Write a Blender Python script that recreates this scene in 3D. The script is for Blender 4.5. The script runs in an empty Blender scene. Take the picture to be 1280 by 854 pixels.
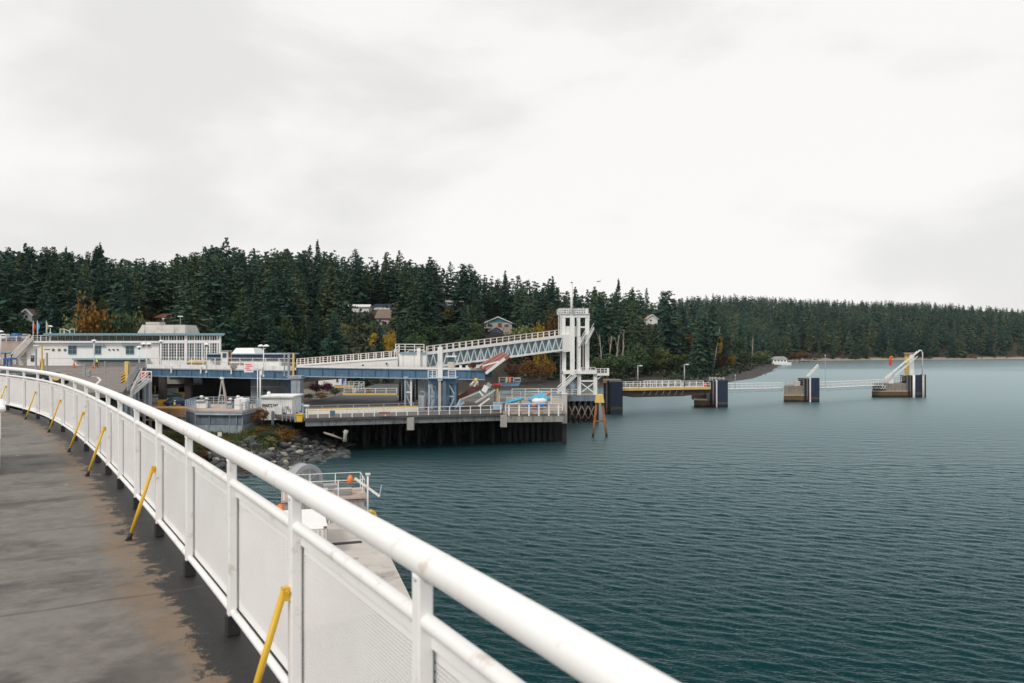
import bpy, bmesh, math, random
import numpy as np
from mathutils import Vector, Matrix

random.seed(7)
rng = np.random.default_rng(11)
SC = bpy.context.scene
COL = SC.collection

# ---------------------------------------------------------------- camera, sky, sun, exposure
EYE = 15.0                                    # metres above the water
cam_d = bpy.data.cameras.new('camera')
cam = bpy.data.objects.new('camera', cam_d)
COL.objects.link(cam)
cam.location = (0, 0, EYE)
cam.rotation_euler = (math.radians(90), 0, 0)
cam_d.sensor_width = 36.0
cam_d.lens = 36.0 * 1000 / 1280
cam_d.shift_y = 3 / 1280
cam_d.clip_start = 0.05
cam_d.clip_end = 20000
cam_d.dof.use_dof = True
cam_d.dof.focus_distance = 17.0
cam_d.dof.aperture_fstop = 4.0
SC.camera = cam

SUN_EL, SUN_AZ = math.radians(42), math.radians(215)   # azimuth clockwise from +Y: behind and to the left
world = bpy.data.worlds.new("World")
SC.world = world
world.use_nodes = True
wn, wl = world.node_tree.nodes, world.node_tree.links
wn.clear()
w_out = wn.new('ShaderNodeOutputWorld')
w_bg = wn.new('ShaderNodeBackground')
w_bg.inputs['Strength'].default_value = 0.1
sky = wn.new('ShaderNodeTexSky')
sky.sky_type = 'NISHITA'
sky.sun_disc = False
sky.sun_elevation = SUN_EL
sky.sun_rotation = SUN_AZ
w_tc = wn.new('ShaderNodeTexCoord')
w_map = wn.new('ShaderNodeMapping')
w_map.inputs['Scale'].default_value = (1.0, 1.0, 2.3)
w_map.inputs['Location'].default_value = (0.7, 2.5, 1.4)
w_n1 = wn.new('ShaderNodeTexNoise')
w_n1.inputs['Scale'].default_value = 2.1
w_n1.inputs['Detail'].default_value = 7
w_n1.inputs['Roughness'].default_value = 0.5
w_n1.inputs['Distortion'].default_value = 0.2
w_r1 = wn.new('ShaderNodeValToRGB')
w_r1.color_ramp.interpolation = 'EASE'
w_r1.color_ramp.elements[0].position = 0.38
w_r1.color_ramp.elements[0].color = (6.85, 6.74, 6.6, 1)
w_r1.color_ramp.elements[1].position = 0.55
w_r1.color_ramp.elements[1].color = (8.2, 8.03, 7.88, 1)
w_mix = wn.new('ShaderNodeMix')
w_mix.data_type = 'RGBA'
w_mix.inputs['Factor'].default_value = 0.95            # a closed cloud layer over the clear sky
wl.new(w_tc.outputs['Generated'], w_map.inputs['Vector'])
wl.new(w_map.outputs['Vector'], w_n1.inputs['Vector'])
wl.new(w_n1.outputs['Fac'], w_r1.inputs['Fac'])
wl.new(sky.outputs['Color'], w_mix.inputs[6])
wl.new(w_r1.outputs['Color'], w_mix.inputs[7])
wl.new(w_mix.outputs[2], w_bg.inputs['Color'])
wl.new(w_bg.outputs['Background'], w_out.inputs['Surface'])

sun_d = bpy.data.lights.new('sun', 'SUN')
sun_d.energy = 1.5
sun_d.angle = math.radians(12)
sun_d.color = (1.0, 0.95, 0.88)
sun = bpy.data.objects.new('sun', sun_d)
COL.objects.link(sun)
sdir = Vector((math.sin(SUN_AZ) * math.cos(SUN_EL), math.cos(SUN_AZ) * math.cos(SUN_EL), math.sin(SUN_EL)))
sun.rotation_euler = sdir.to_track_quat('Z', 'Y').to_euler()
sun.location = (-60, -60, 90)

SC.view_settings.view_transform = 'Standard'
SC.view_settings.look = 'None'
SC.view_settings.exposure = 0.28
SC.view_settings.gamma = 1.0
SC.cycles.use_denoising = True
SC.cycles.max_bounces = 6
SC.cycles.volume_bounces = 0
SC.cycles.transparent_max_bounces = 12


# ---------------------------------------------------------------- helpers
def W(px, py, d):
    """World point seen at photograph pixel (px, py) at d metres ahead of the eye."""
    return Vector(((px - 640) / 1000 * d, d, EYE - (py - 430) / 1000 * d))


def X(px, d):
    return (px - 640) / 1000 * d


def Z(py, d):
    return EYE - (py - 430) / 1000 * d


def sstep(a, b, x):
    t = np.clip((x - a) / (b - a), 0, 1)
    return t * t * (3 - 2 * t)


def org(o):
    v = Vector((0, 0, 0))
    while o is not None:
        v += o.location
        o = o.parent
    return v


def tag(o, label=None, cat=None, group=None, kind=None):
    if label: o['label'] = label
    if cat: o['category'] = cat
    if group: o['group'] = group
    if kind: o['kind'] = kind
    return o


def thing(name, label, cat, loc, group=None):
    o = bpy.data.objects.new(name, None)
    o.empty_display_size = 0.3
    COL.objects.link(o)
    o.location = loc
    return tag(o, label, cat, group)


def raw_mesh(name, verts, faces, mat=None, smooth=False):
    me = bpy.data.meshes.new(name)
    me.from_pydata([tuple(v) for v in verts], [], [tuple(f) for f in faces])
    if mat: me.materials.append(mat)
    if smooth:
        me.polygons.foreach_set('use_smooth', [True] * len(me.polygons))
    me.update()
    return me


def link(name, me, parent=None, loc=None):
    o = bpy.data.objects.new(name, me)
    COL.objects.link(o)
    if parent is not None: o.parent = parent
    if loc is not None: o.location = loc
    return o


class MB:
    """Collects shapes in world coordinates and links them as one mesh object."""
    def __init__(self):
        self.v, self.f = [], []

    def add(self, vs, fs):
        k = len(self.v)
        self.v += [Vector(v) for v in vs]
        self.f += [[i + k for i in f] for f in fs]
        return self

    def box(self, c, s, rz=0.0, M=None):
        hx, hy, hz = s[0] / 2, s[1] / 2, s[2] / 2
        vs = [Vector((x, y, z)) for z in (-hz, hz) for x, y in ((-hx, -hy), (hx, -hy), (hx, hy), (-hx, hy))]
        R = M if M is not None else Matrix.Rotation(rz, 3, 'Z')
        vs = [R @ v + Vector(c) for v in vs]
        return self.add(vs, [(3, 2, 1, 0), (4, 5, 6, 7), (0, 1, 5, 4), (1, 2, 6, 5), (2, 3, 7, 6), (3, 0, 4, 7)])

    def beam(self, a, b, w, h=None, up=(0, 0, 1)):
        a, b = Vector(a), Vector(b)
        h = w if h is None else h
        d = (b - a).normalized()
        u = Vector(up)
        if abs(d.dot(u)) > 0.98: u = Vector((0, 1, 0))
        s = d.cross(u).normalized()
        t = s.cross(d).normalized()
        vs = []
        for p in (a, b):
            for i, j in ((-1, -1), (1, -1), (1, 1), (-1, 1)):
                vs.append(p + s * (i * w / 2) + t * (j * h / 2))
        return self.add(vs, [(3, 2, 1, 0), (4, 5, 6, 7), (0, 1, 5, 4), (1, 2, 6, 5), (2, 3, 7, 6), (3, 0, 4, 7)])

    def tube(self, pts, r, n=8, caps=True):
        pts = [Vector(p) for p in pts]
        rs = r if isinstance(r, (list, tuple)) else [r] * len(pts)
        vs, fs = [], []
        ref = None
        for i, p in enumerate(pts):
            d = (pts[min(i + 1, len(pts) - 1)] - pts[max(i - 1, 0)]).normalized()
            u = Vector((0, 0, 1)) if abs(d.z) < 0.95 else Vector((0, 1, 0))
            if ref is not None and abs(ref.dot(d)) < 0.95: u = ref
            s = d.cross(u).normalized()
            t = s.cross(d).normalized()
            ref = t
            for k in range(n):
                a = 2 * math.pi * k / n
                vs.append(p + (s * math.cos(a) + t * math.sin(a)) * rs[i])
        for i in range(len(pts) - 1):
            for k in range(n):
                fs.append((i * n + k, i * n + (k + 1) % n, (i + 1) * n + (k + 1) % n, (i + 1) * n + k))
        if caps:
            fs.append(tuple(range(n - 1, -1, -1)))
            fs.append(tuple((len(pts) - 1) * n + k for k in range(n)))
        return self.add(vs, fs)

    def prism(self, poly, z0, z1):
        n = len(poly)
        area = sum(poly[i][0] * poly[(i + 1) % n][1] - poly[(i + 1) % n][0] * poly[i][1] for i in range(n))
        if area < 0: poly = poly[::-1]
        vs = [(p[0], p[1], z0) for p in poly] + [(p[0], p[1], z1) for p in poly]
        fs = [tuple(range(n - 1, -1, -1)), tuple(range(n, 2 * n))]
        fs += [(i, (i + 1) % n, n + (i + 1) % n, n + i) for i in range(n)]
        return self.add(vs, fs)

    def frustum(self, c, s0, s1, z0, z1, rz=0.0):
        R = Matrix.Rotation(rz, 3, 'Z')
        vs = []
        for (sx, sy), z in ((s0, z0), (s1, z1)):
            for i, j in ((-1, -1), (1, -1), (1, 1), (-1, 1)):
                p = R @ Vector((i * sx / 2, j * sy / 2, 0))
                vs.append((c[0] + p.x, c[1] + p.y, z))
        return self.add(vs, [(3, 2, 1, 0), (4, 5, 6, 7), (0, 1, 5, 4), (1, 2, 6, 5), (2, 3, 7, 6), (3, 0, 4, 7)])

    def lathe(self, c, prof, n=12):
        vs, fs = [], []
        for r, z in prof:
            for k in range(n):
                a = 2 * math.pi * k / n
                vs.append((c[0] + r * math.cos(a), c[1] + r * math.sin(a), c[2] + z))
        for i in range(len(prof) - 1):
            for k in range(n):
                fs.append((i * n + k, i * n + (k + 1) % n, (i + 1) * n + (k + 1) % n, (i + 1) * n + k))
        fs.append(tuple(range(n - 1, -1, -1)))
        fs.append(tuple((len(prof) - 1) * n + k for k in range(n)))
        return self.add(vs, fs)

    def slab(self, quad, t):
        q = [Vector(p) for p in quad]
        nrm = (q[1] - q[0]).cross(q[3] - q[0]).normalized()
        if nrm.z < 0: nrm = -nrm; q = q[::-1]
        return self.add([p - nrm * t for p in q] + q,
                        [(3, 2, 1, 0), (4, 5, 6, 7), (0, 1, 5, 4), (1, 2, 6, 5), (2, 3, 7, 6), (3, 0, 4, 7)])

    def build(self, name, mat, parent=None, smooth=False, bevel=0.0, loc=None):
        o0 = org(parent) if parent is not None else (Vector(loc) if loc is not None else Vector((0, 0, 0)))
        me = raw_mesh(name, [v - o0 for v in self.v], self.f, mat, smooth)
        o = link(name, me, parent, loc if parent is None and loc is not None else None)
        if bevel:
            m = o.modifiers.new('bevel', 'BEVEL')
            m.width = bevel
            m.segments = 2
            m.limit_method = 'ANGLE'
        return o


def copy_tree(o, parent=None, loc=None, label=None):
    c = o.copy()
    COL.objects.link(c)
    if parent is not None: c.parent = parent
    if loc is not None: c.location = loc
    if label: c['label'] = label
    for ch in o.children: copy_tree(ch, c)
    return c


# ---------------------------------------------------------------- materials
MATS = {}


def mat(name, col, rough=0.6, var=0.12, scale=2.0, metallic=0.0, bump=0.0, streak=0.0, stain=None, stain_amt=0.0,
        stain_scale=1.2, tide=False, spec=0.5, coords='pos'):
    if name in MATS: return MATS[name]
    m = bpy.data.materials.new(name)
    m.use_nodes = True
    N, L = m.node_tree.nodes, m.node_tree.links
    b = N['Principled BSDF']
    b.inputs['Roughness'].default_value = rough
    b.inputs['Metallic'].default_value = metallic
    b.inputs['Specular IOR Level'].default_value = spec
    if coords == 'pos':
        vec = N.new('ShaderNodeNewGeometry').outputs['Position']
    else:
        vec = N.new('ShaderNodeTexCoord').outputs['Object']
    n1 = N.new('ShaderNodeTexNoise')
    n1.inputs['Scale'].default_value = scale
    n1.inputs['Detail'].default_value = 6
    n1.inputs['Roughness'].default_value = 0.65
    L.new(vec, n1.inputs['Vector'])
    r = N.new('ShaderNodeValToRGB')
    r.color_ramp.elements[0].position = 0.3
    r.color_ramp.elements[1].position = 0.7
    r.color_ramp.elements[0].color = tuple(c * (1 - var) for c in col) + (1,)
    r.color_ramp.elements[1].color = tuple(min(1, c * (1 + var)) for c in col) + (1,)
    L.new(n1.outputs['Fac'], r.inputs['Fac'])
    out = r.outputs['Color']

    def mixto(out, fac, c):
        mx = N.new('ShaderNodeMix')
        mx.data_type = 'RGBA'
        L.new(fac, mx.inputs['Factor'])
        L.new(out, mx.inputs[6])
        mx.inputs[7].default_value = tuple(c) + (1,)
        return mx.outputs[2]

    def ramp(fac, a, b_, hi=1.0):
        mr = N.new('ShaderNodeMapRange')
        mr.interpolation_type = 'SMOOTHSTEP'
        mr.inputs['From Min'].default_value = a
        mr.inputs['From Max'].default_value = b_
        mr.inputs['To Max'].default_value = hi
        L.new(fac, mr.inputs['Value'])
        return mr.outputs['Result']

    if streak:
        mp = N.new('ShaderNodeMapping')
        mp.inputs['Scale'].default_value = (3.0, 3.0, 0.22)
        L.new(vec, mp.inputs['Vector'])
        n2 = N.new('ShaderNodeTexNoise')
        n2.inputs['Scale'].default_value = 1.0
        n2.inputs['Detail'].default_value = 4
        L.new(mp.outputs['Vector'], n2.inputs['Vector'])
        out = mixto(out, ramp(n2.outputs['Fac'], 0.48, 0.72, streak), tuple(c * 0.35 for c in col))
    if stain:
        n3 = N.new('ShaderNodeTexNoise')
        n3.inputs['Scale'].default_value = stain_scale
        n3.inputs['Detail'].default_value = 8
        n3.inputs['Roughness'].default_value = 0.7
        L.new(vec, n3.inputs['Vector'])
        out = mixto(out, ramp(n3.outputs['Fac'], 0.56, 0.68, stain_amt), stain)
    if tide:                                  # weed and wet below the high-water mark
        sp = N.new('ShaderNodeSeparateXYZ')
        L.new(vec, sp.inputs['Vector'])
        ad = N.new('ShaderNodeMath')
        ad.operation = 'MULTIPLY_ADD'
        L.new(n1.outputs['Fac'], ad.inputs[0])
        ad.inputs[1].default_value = -0.9
        L.new(sp.outputs['Z'], ad.inputs[2])
        out = mixto(out, ramp(ad.outputs[0], 1.25, 0.95), (0.11, 0.07, 0.032))
        out = mixto(out, ramp(ad.outputs[0], 0.25, -0.05), (0.012, 0.013, 0.010))
    L.new(out, b.inputs['Base Color'])
    if bump:
        bp = N.new('ShaderNodeBump')
        bp.inputs['Strength'].default_value = bump
        bp.inputs['Distance'].default_value = 0.05
        n4 = N.new('ShaderNodeTexNoise')
        n4.inputs['Scale'].default_value = scale * 6
        n4.inputs['Detail'].default_value = 5
        L.new(vec, n4.inputs['Vector'])
        L.new(n4.outputs['Fac'], bp.inputs['Height'])
        L.new(bp.outputs['Normal'], b.inputs['Normal'])
    MATS[name] = m
    return m


RUST = (0.16, 0.055, 0.02)
white = mat('white_paint', (0.76, 0.76, 0.745), 0.5, 0.06, 0.8, streak=0.22, stain=(0.36, 0.27, 0.18), stain_amt=0.35, stain_scale=0.9)
white_clean = mat('white_render', (0.78, 0.775, 0.76), 0.6, 0.05, 0.5, streak=0.10)
rail_white = mat('rail_white', (0.83, 0.825, 0.815), 0.38, 0.03, 4.0, stain=(0.42, 0.29, 0.18), stain_amt=0.42, stain_scale=7)
blue = mat('blue_steel', (0.068, 0.145, 0.235), 0.5, 0.2, 0.6, streak=0.4, stain=(0.20, 0.25, 0.28), stain_amt=0.5, stain_scale=1.0)
pale_blue = mat('pale_blue_steel', (0.30, 0.40, 0.49), 0.5, 0.15, 1.0, streak=0.3)
teal_trim = mat('teal_trim', (0.16, 0.32, 0.38), 0.5, 0.08)
navy = mat('navy_fender', (0.008, 0.021, 0.050), 0.45, 0.2, 1.0, streak=0.3)
concrete = mat('concrete', (0.33, 0.315, 0.29), 0.85, 0.18, 0.7, bump=0.2, streak=0.5, stain=(0.10, 0.09, 0.075), stain_amt=0.6)
conc_tide = mat('weathered_concrete', (0.23, 0.20, 0.165), 0.85, 0.22, 0.6, bump=0.25, streak=0.6, stain=(0.09, 0.075, 0.055), stain_amt=0.6, tide=True)
conc_pale = mat('pale_concrete', (0.47, 0.44, 0.40), 0.85, 0.12, 0.5, bump=0.15, stain=(0.20, 0.175, 0.15), stain_amt=0.6, stain_scale=0.35)
caisson_conc = mat('blue_grey_concrete', (0.15, 0.19, 0.235), 0.8, 0.2, 0.8, bump=0.2, streak=0.6, stain=(0.08, 0.09, 0.10), stain_amt=0.6)
caisson_pale = mat('pale_blue_grey_concrete', (0.30, 0.34, 0.38), 0.8, 0.2, 0.8, bump=0.2, streak=0.5, stain=(0.12, 0.13, 0.14), stain_amt=0.5)
asphalt = mat('asphalt', (0.175, 0.150, 0.138), 0.85, 0.15, 0.25, bump=0.1, stain=(0.11, 0.095, 0.09), stain_amt=0.7, stain_scale=0.3)
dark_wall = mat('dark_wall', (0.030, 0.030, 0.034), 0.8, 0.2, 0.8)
brown_dark = mat('dark_brown_steel', (0.035, 0.024, 0.022), 0.7, 0.2)
timber_dark = mat('dark_timber', (0.012, 0.0115, 0.012), 0.85, 0.3, 1.5, streak=0.5)
timber_grey = mat('grey_timber', (0.14, 0.145, 0.155), 0.85, 0.3, 1.5, streak=0.6, tide=True)
rust_pile = mat('rust_pile', (0.27, 0.095, 0.03), 0.75, 0.3, 1.0, streak=0.5, tide=True)
rust_red = mat('red_oxide_steel', (0.27, 0.10, 0.075), 0.65, 0.25, 0.8, streak=0.4, stain=(0.36, 0.22, 0.17), stain_amt=0.5)
rust_dark = mat('dark_red_steel', (0.11, 0.035, 0.028), 0.65, 0.25, 0.8)
yellow = mat('yellow_paint', (0.70, 0.43, 0.03), 0.45, 0.1, 3.0, stain=(0.30, 0.18, 0.04), stain_amt=0.4, stain_scale=6)
yellow_pale = mat('pale_yellow_paint', (0.66, 0.47, 0.14), 0.6, 0.12, 0.8, stain=(0.35, 0.2, 0.06), stain_amt=0.5)
black = mat('black_rubber', (0.018, 0.018, 0.02), 0.6, 0.15)
grey_metal = mat('grey_metal', (0.32, 0.33, 0.34), 0.45, 0.12, 1.0, metallic=0.3)
grey_panel = mat('grey_siding', (0.19, 0.215, 0.24), 0.6, 0.1, 0.6, streak=0.3)
beige = mat('beige_panel', (0.38, 0.37, 0.34), 0.7, 0.08)
pink_conc = mat('pinkish_deck', (0.42, 0.34, 0.30), 0.8, 0.12, 0.7, stain=(0.22, 0.18, 0.16), stain_amt=0.5)
red_paint = mat('red_paint', (0.62, 0.04, 0.035), 0.5, 0.08)
pink_red = mat('pink_red_plastic', (0.75, 0.10, 0.12), 0.5, 0.06)
orange = mat('orange_paint', (0.75, 0.20, 0.05), 0.5, 0.1)
hivis = mat('hivis_yellow', (0.62, 0.72, 0.06), 0.7, 0.05)
trousers_m = mat('dark_trousers', (0.02, 0.025, 0.03), 0.8, 0.1)
skin_m = mat('skin', (0.50, 0.30, 0.21), 0.6, 0.05)
turq = mat('turquoise_tarp', (0.07, 0.37, 0.54), 0.55, 0.12, 2.0, bump=0.4)
blue_tarp = mat('blue_tarp', (0.03, 0.20, 0.55), 0.55, 0.12, 2.0, bump=0.4)
blue_bright = mat('bright_blue_paint', (0.03, 0.10, 0.36), 0.5, 0.1)
roof_brown = mat('brown_roof', (0.20, 0.14, 0.115), 0.85, 0.15, 1.0)
roof_navy = mat('navy_roof', (0.025, 0.045, 0.10), 0.6, 0.1)
teal_gable = mat('teal_gable', (0.04, 0.22, 0.26), 0.6, 0.1)
wood_red = mat('red_brown_wood', (0.22, 0.08, 0.05), 0.7, 0.15)
paint_line = mat('road_paint', (0.62, 0.60, 0.57), 0.7, 0.15, 3.0, stain=(0.25, 0.22, 0.2), stain_amt=0.7, stain_scale=5)
car_dark = mat('dark_car_paint', (0.02, 0.028, 0.035), 0.25, 0.05, 1.0)
car_blue = mat('blue_car_paint', (0.02, 0.05, 0.14), 0.25, 0.05, 1.0)
car_green = mat('green_car_paint', (0.02, 0.075, 0.075), 0.25, 0.05, 1.0)
bark = mat('bark', (0.075, 0.055, 0.042), 0.9, 0.25, 2.0)
bark_pale = mat('pale_bark', (0.28, 0.23, 0.19), 0.9, 0.2, 2.0)
rock_m = mat('boulder_rock', (0.080, 0.086, 0.090), 0.85, 0.4, 0.5, bump=0.5, stain=(0.035, 0.032, 0.026), stain_amt=0.75, stain_scale=0.5)
rock_pale = mat('pale_boulder_rock', (0.36, 0.325, 0.26), 0.85, 0.25, 0.9, bump=0.5, stain=(0.15, 0.12, 0.09), stain_amt=0.5)
flag_red = mat('flag_red', (0.55, 0.05, 0.06), 0.8, 0.1)
flag_blue = mat('flag_blue', (0.08, 0.35, 0.65), 0.8, 0.1)
flag_green = mat('flag_green', (0.35, 0.38, 0.18), 0.8, 0.1)
gull_m = mat('gull_feathers', (0.45, 0.45, 0.46), 0.8, 0.1)


def glass_mat(name, col, rough=0.08):
    m = bpy.data.materials.new(name)
    m.use_nodes = True
    b = m.node_tree.nodes['Principled BSDF']
    b.inputs['Base Color'].default_value = col + (1,)
    b.inputs['Roughness'].default_value = rough
    b.inputs['Specular IOR Level'].default_value = 0.6
    return m


glass = glass_mat('window_glass', (0.03, 0.06, 0.075))
glass_teal = glass_mat('teal_glass', (0.05, 0.12, 0.14))
glass_pale = glass_mat('pale_walkway_glass', (0.20, 0.29, 0.325), 0.25)


def foliage(name, c0, c1, c2, attr=None):
    """Leaves: colour differs from clump to clump and from plant to plant."""
    m = bpy.data.materials.new(name)
    m.use_nodes = True
    N, L = m.node_tree.nodes, m.node_tree.links
    b = N['Principled BSDF']
    b.inputs['Roughness'].default_value = 0.75
    b.inputs['Specular IOR Level'].default_value = 0.25
    if attr:
        src = N.new('ShaderNodeAttribute')
        src.attribute_name = attr
        rnd = src.outputs['Fac']
    else:
        rnd = N.new('ShaderNodeObjectInfo').outputs['Random']
    geo = N.new('ShaderNodeNewGeometry')
    n1 = N.new('ShaderNodeTexNoise')
    n1.inputs['Scale'].default_value = 0.55
    n1.inputs['Detail'].default_value = 4
    L.new(geo.outputs['Position'], n1.inputs['Vector'])
    a = N.new('ShaderNodeMath')
    a.operation = 'MULTIPLY_ADD'
    L.new(rnd, a.inputs[0])
    a.inputs[1].default_value = 0.75
    sub = N.new('ShaderNodeMath')
    sub.operation = 'MULTIPLY_ADD'
    L.new(n1.outputs['Fac'], sub.inputs[0])
    sub.inputs[1].default_value = 0.9
    sub.inputs[2].default_value = -0.33
    L.new(sub.outputs[0], a.inputs[2])
    r = N.new('ShaderNodeValToRGB')
    e = r.color_ramp.elements
    e[0].position, e[0].color = 0.05, c0 + (1,)
    e[1].position, e[1].color = 0.95, c2 + (1,)
    k = e.new(0.5)
    k.color = c1 + (1,)
    L.new(a.outputs[0], r.inputs['Fac'])
    L.new(r.outputs['Color'], b.inputs['Base Color'])
    return m


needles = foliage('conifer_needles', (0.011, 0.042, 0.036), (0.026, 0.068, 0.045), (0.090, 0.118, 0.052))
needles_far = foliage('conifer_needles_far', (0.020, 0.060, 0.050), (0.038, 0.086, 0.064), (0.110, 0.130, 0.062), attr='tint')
leaf_green = foliage('green_leaves', (0.035, 0.065, 0.025), (0.055, 0.095, 0.035), (0.11, 0.14, 0.045))
leaf_pale = foliage('pale_green_leaves', (0.09, 0.12, 0.04), (0.15, 0.18, 0.065), (0.24, 0.23, 0.08))
leaf_yellow = foliage('yellow_leaves', (0.20, 0.13, 0.012), (0.36, 0.23, 0.02), (0.46, 0.31, 0.035))
leaf_orange = foliage('orange_leaves', (0.075, 0.042, 0.012), (0.155, 0.075, 0.014), (0.22, 0.112, 0.02))
leaf_russet = foliage('russet_leaves', (0.05, 0.025, 0.015), (0.10, 0.045, 0.022), (0.15, 0.075, 0.03))
leaf_maroon = foliage('maroon_leaves', (0.04, 0.008, 0.014), (0.065, 0.012, 0.02), (0.10, 0.02, 0.03))
undergrowth_m = foliage('undergrowth_leaves', (0.018, 0.034, 0.022), (0.032, 0.055, 0.03), (0.075, 0.062, 0.03), attr='tint')
hedge_m = foliage('hedge_leaves', (0.018, 0.045, 0.018), (0.03, 0.065, 0.026), (0.05, 0.085, 0.035))


# ---------------------------------------------------------------- terrain
SHORE = [(-900, 60), (-300, 76), (-60, 84), (-42, 88), (-33, 87), (-27, 95), (-24, 108), (-26, 130), (-27, 200), (-22, 250), (14, 268),
         (44, 276), (76, 298), (104, 346), (140, 430), (182, 545), (257, 708), (380, 752), (505, 785), (816, 850), (1300, 900), (2600, 1000),
         (2600, 2600), (-900, 2600)]
PN = np.array(SHORE, float)


def shore_dist(x, y):
    x = np.atleast_1d(np.asarray(x, float)); y = np.atleast_1d(np.asarray(y, float))
    best = np.full(x.shape, 1e9)
    inside = np.zeros(x.shape, bool)
    for i in range(len(PN)):
        a, b = PN[i], PN[(i + 1) % len(PN)]
        d = b - a
        t = np.clip(((x - a[0]) * d[0] + (y - a[1]) * d[1]) / (d @ d), 0, 1)
        best = np.minimum(best, np.hypot(x - a[0] - t * d[0], y - a[1] - t * d[1]))
        cond = (a[1] > y) != (b[1] > y)
        xi = a[0] + (y - a[1]) / (b[1] - a[1] + 1e-12) * d[0]
        inside ^= cond & (x < xi)
    return np.where(inside, best, -best)


def bumps(x, y):
    return (np.sin(x * 0.031 + 1.3) * np.cos(y * 0.027 + 0.4) + 0.6 * np.sin(x * 0.073 + y * 0.051) + 0.35 * np.sin(x * 0.17 - y * 0.13 + 2))


# benches in the hillside on which the houses stand: (pixel, foot pixel row, metres away)
SITES = [(X(px, d), d + 5, Z(py, d)) for px, py, d in ((622, 412, 340), (620, 419, 326), (478, 407, 300), (442, 391, 330), (477, 387, 345), (569, 381, 350), (815, 404, 420), (33, 402, 215), (390, 389, 320), (204, 402, 225))]


def ground_z(x, y):
    x = np.atleast_1d(np.asarray(x, float)); y = np.atleast_1d(np.asarray(y, float))
    d = shore_dist(x, y)
    n = bumps(x, y)
    dd = np.maximum(d + n * 1.5, 0)
    flat = sstep(-14, 20, x) * sstep(215, 150, x)          # muddy flat at the head of the cove
    bw = 14 + 34 * flat
    beach = np.minimum(dd, bw) / bw * (1.7 + .5 * flat) + np.where(d < 0, np.maximum(d * 0.16, -5), 0)
    far = sstep(60, 330, x)
    hill = (29 + 4 * n + 30 * far) * (1 - np.exp(-np.maximum(dd - bw + 2, 0) / (52 + 42 * far)))
    right = beach + hill
    left = np.where(d < 0, np.maximum(d * 0.3, -5), np.minimum(dd * 0.42, 4.4)) + sstep(188, 290, y) * (19 + 3 * n) + sstep(290, 410, y) * 12
    wl_ = sstep(-5, -55, x) * 1.0
    low = sstep(-34.8, -37, x) * sstep(-62, -56, x) * sstep(123, 118, y)      # hollow in front of the caisson
    left = left - np.maximum(left - 1.6 - 0.02 * dd, 0) * low
    out = right * (1 - wl_) + left * wl_
    for sx, sy, sz in SITES:
        w = np.exp(-(((x - sx) / 15) ** 2 + ((y - sy) / 17) ** 2) ** 1.5)
        out = out * (1 - w) + sz * w
    return out


def ground_material():
    m = bpy.data.materials.new('shore_and_forest_floor')
    m.use_nodes = True
    N, L = m.node_tree.nodes, m.node_tree.links
    b = N['Principled BSDF']
    b.inputs['Roughness'].default_value = 0.9
    geo = N.new('ShaderNodeNewGeometry')
    sp = N.new('ShaderNodeSeparateXYZ')
    L.new(geo.outputs['Position'], sp.inputs['Vector'])
    n = N.new('ShaderNodeTexNoise')
    n.inputs['Scale'].default_value = 0.35
    n.inputs['Detail'].default_value = 8
    n.inputs['Roughness'].default_value = 0.7
    L.new(geo.outputs['Position'], n.inputs['Vector'])
    ad = N.new('ShaderNodeMath')
    ad.operation = 'MULTIPLY_ADD'
    L.new(n.outputs['Fac'], ad.inputs[0])
    ad.inputs[1].default_value = 1.4
    L.new(sp.outputs['Z'], ad.inputs[2])
    r = N.new('ShaderNodeValToRGB')
    mr = N.new('ShaderNodeMapRange')
    mr.inputs['From Min'].default_value = 0.0
    mr.inputs['From Max'].default_value = 8.0
    L.new(ad.outputs[0], mr.inputs['Value'])
    L.new(mr.outputs['Result'], r.inputs['Fac'])
    e = r.color_ramp.elements
    e[0].position, e[0].color = 0.0, (0.03, 0.03, 0.026, 1)
    e[1].position, e[1].color = 1.0, (0.045, 0.040, 0.026, 1)
    for p, c in ((0.12, (0.045, 0.04, 0.034)), (0.17, (0.024, 0.020, 0.017)), (0.24, (0.034, 0.027, 0.022)), (0.32, (0.036, 0.028, 0.022)), (0.42, (0.040, 0.034, 0.023))):
        k = e.new(p)
        k.color = c + (1,)
    # pale sand on the open beach of the far shore only
    fx = N.new('ShaderNodeMapRange')
    fx.inputs['From Min'].default_value = 205
    fx.inputs['From Max'].default_value = 250
    L.new(sp.outputs['X'], fx.inputs['Value'])
    zz = N.new('ShaderNodeMapRange')
    zz.inputs['From Min'].default_value = 3.1
    zz.inputs['From Max'].default_value = 2.5
    L.new(ad.outputs[0], zz.inputs['Value'])
    mm = N.new('ShaderNodeMath')
    mm.operation = 'MULTIPLY'
    L.new(fx.outputs['Result'], mm.inputs[0])
    L.new(zz.outputs['Result'], mm.inputs[1])
    mx = N.new('ShaderNodeMix')
    mx.data_type = 'RGBA'
    L.new(mm.outputs[0], mx.inputs['Factor'])
    L.new(r.outputs['Color'], mx.inputs[6])
    mx.inputs[7].default_value = (0.30, 0.25, 0.20, 1)
    L.new(mx.outputs[2], b.inputs['Base Color'])
    bp = N.new('ShaderNodeBump')
    bp.inputs['Strength'].default_value = 0.7
    bp.inputs['Distance'].default_value = 0.5
    L.new(n.outputs['Fac'], bp.inputs['Height'])
    L.new(bp.outputs['Normal'], b.inputs['Normal'])
    return m


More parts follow.
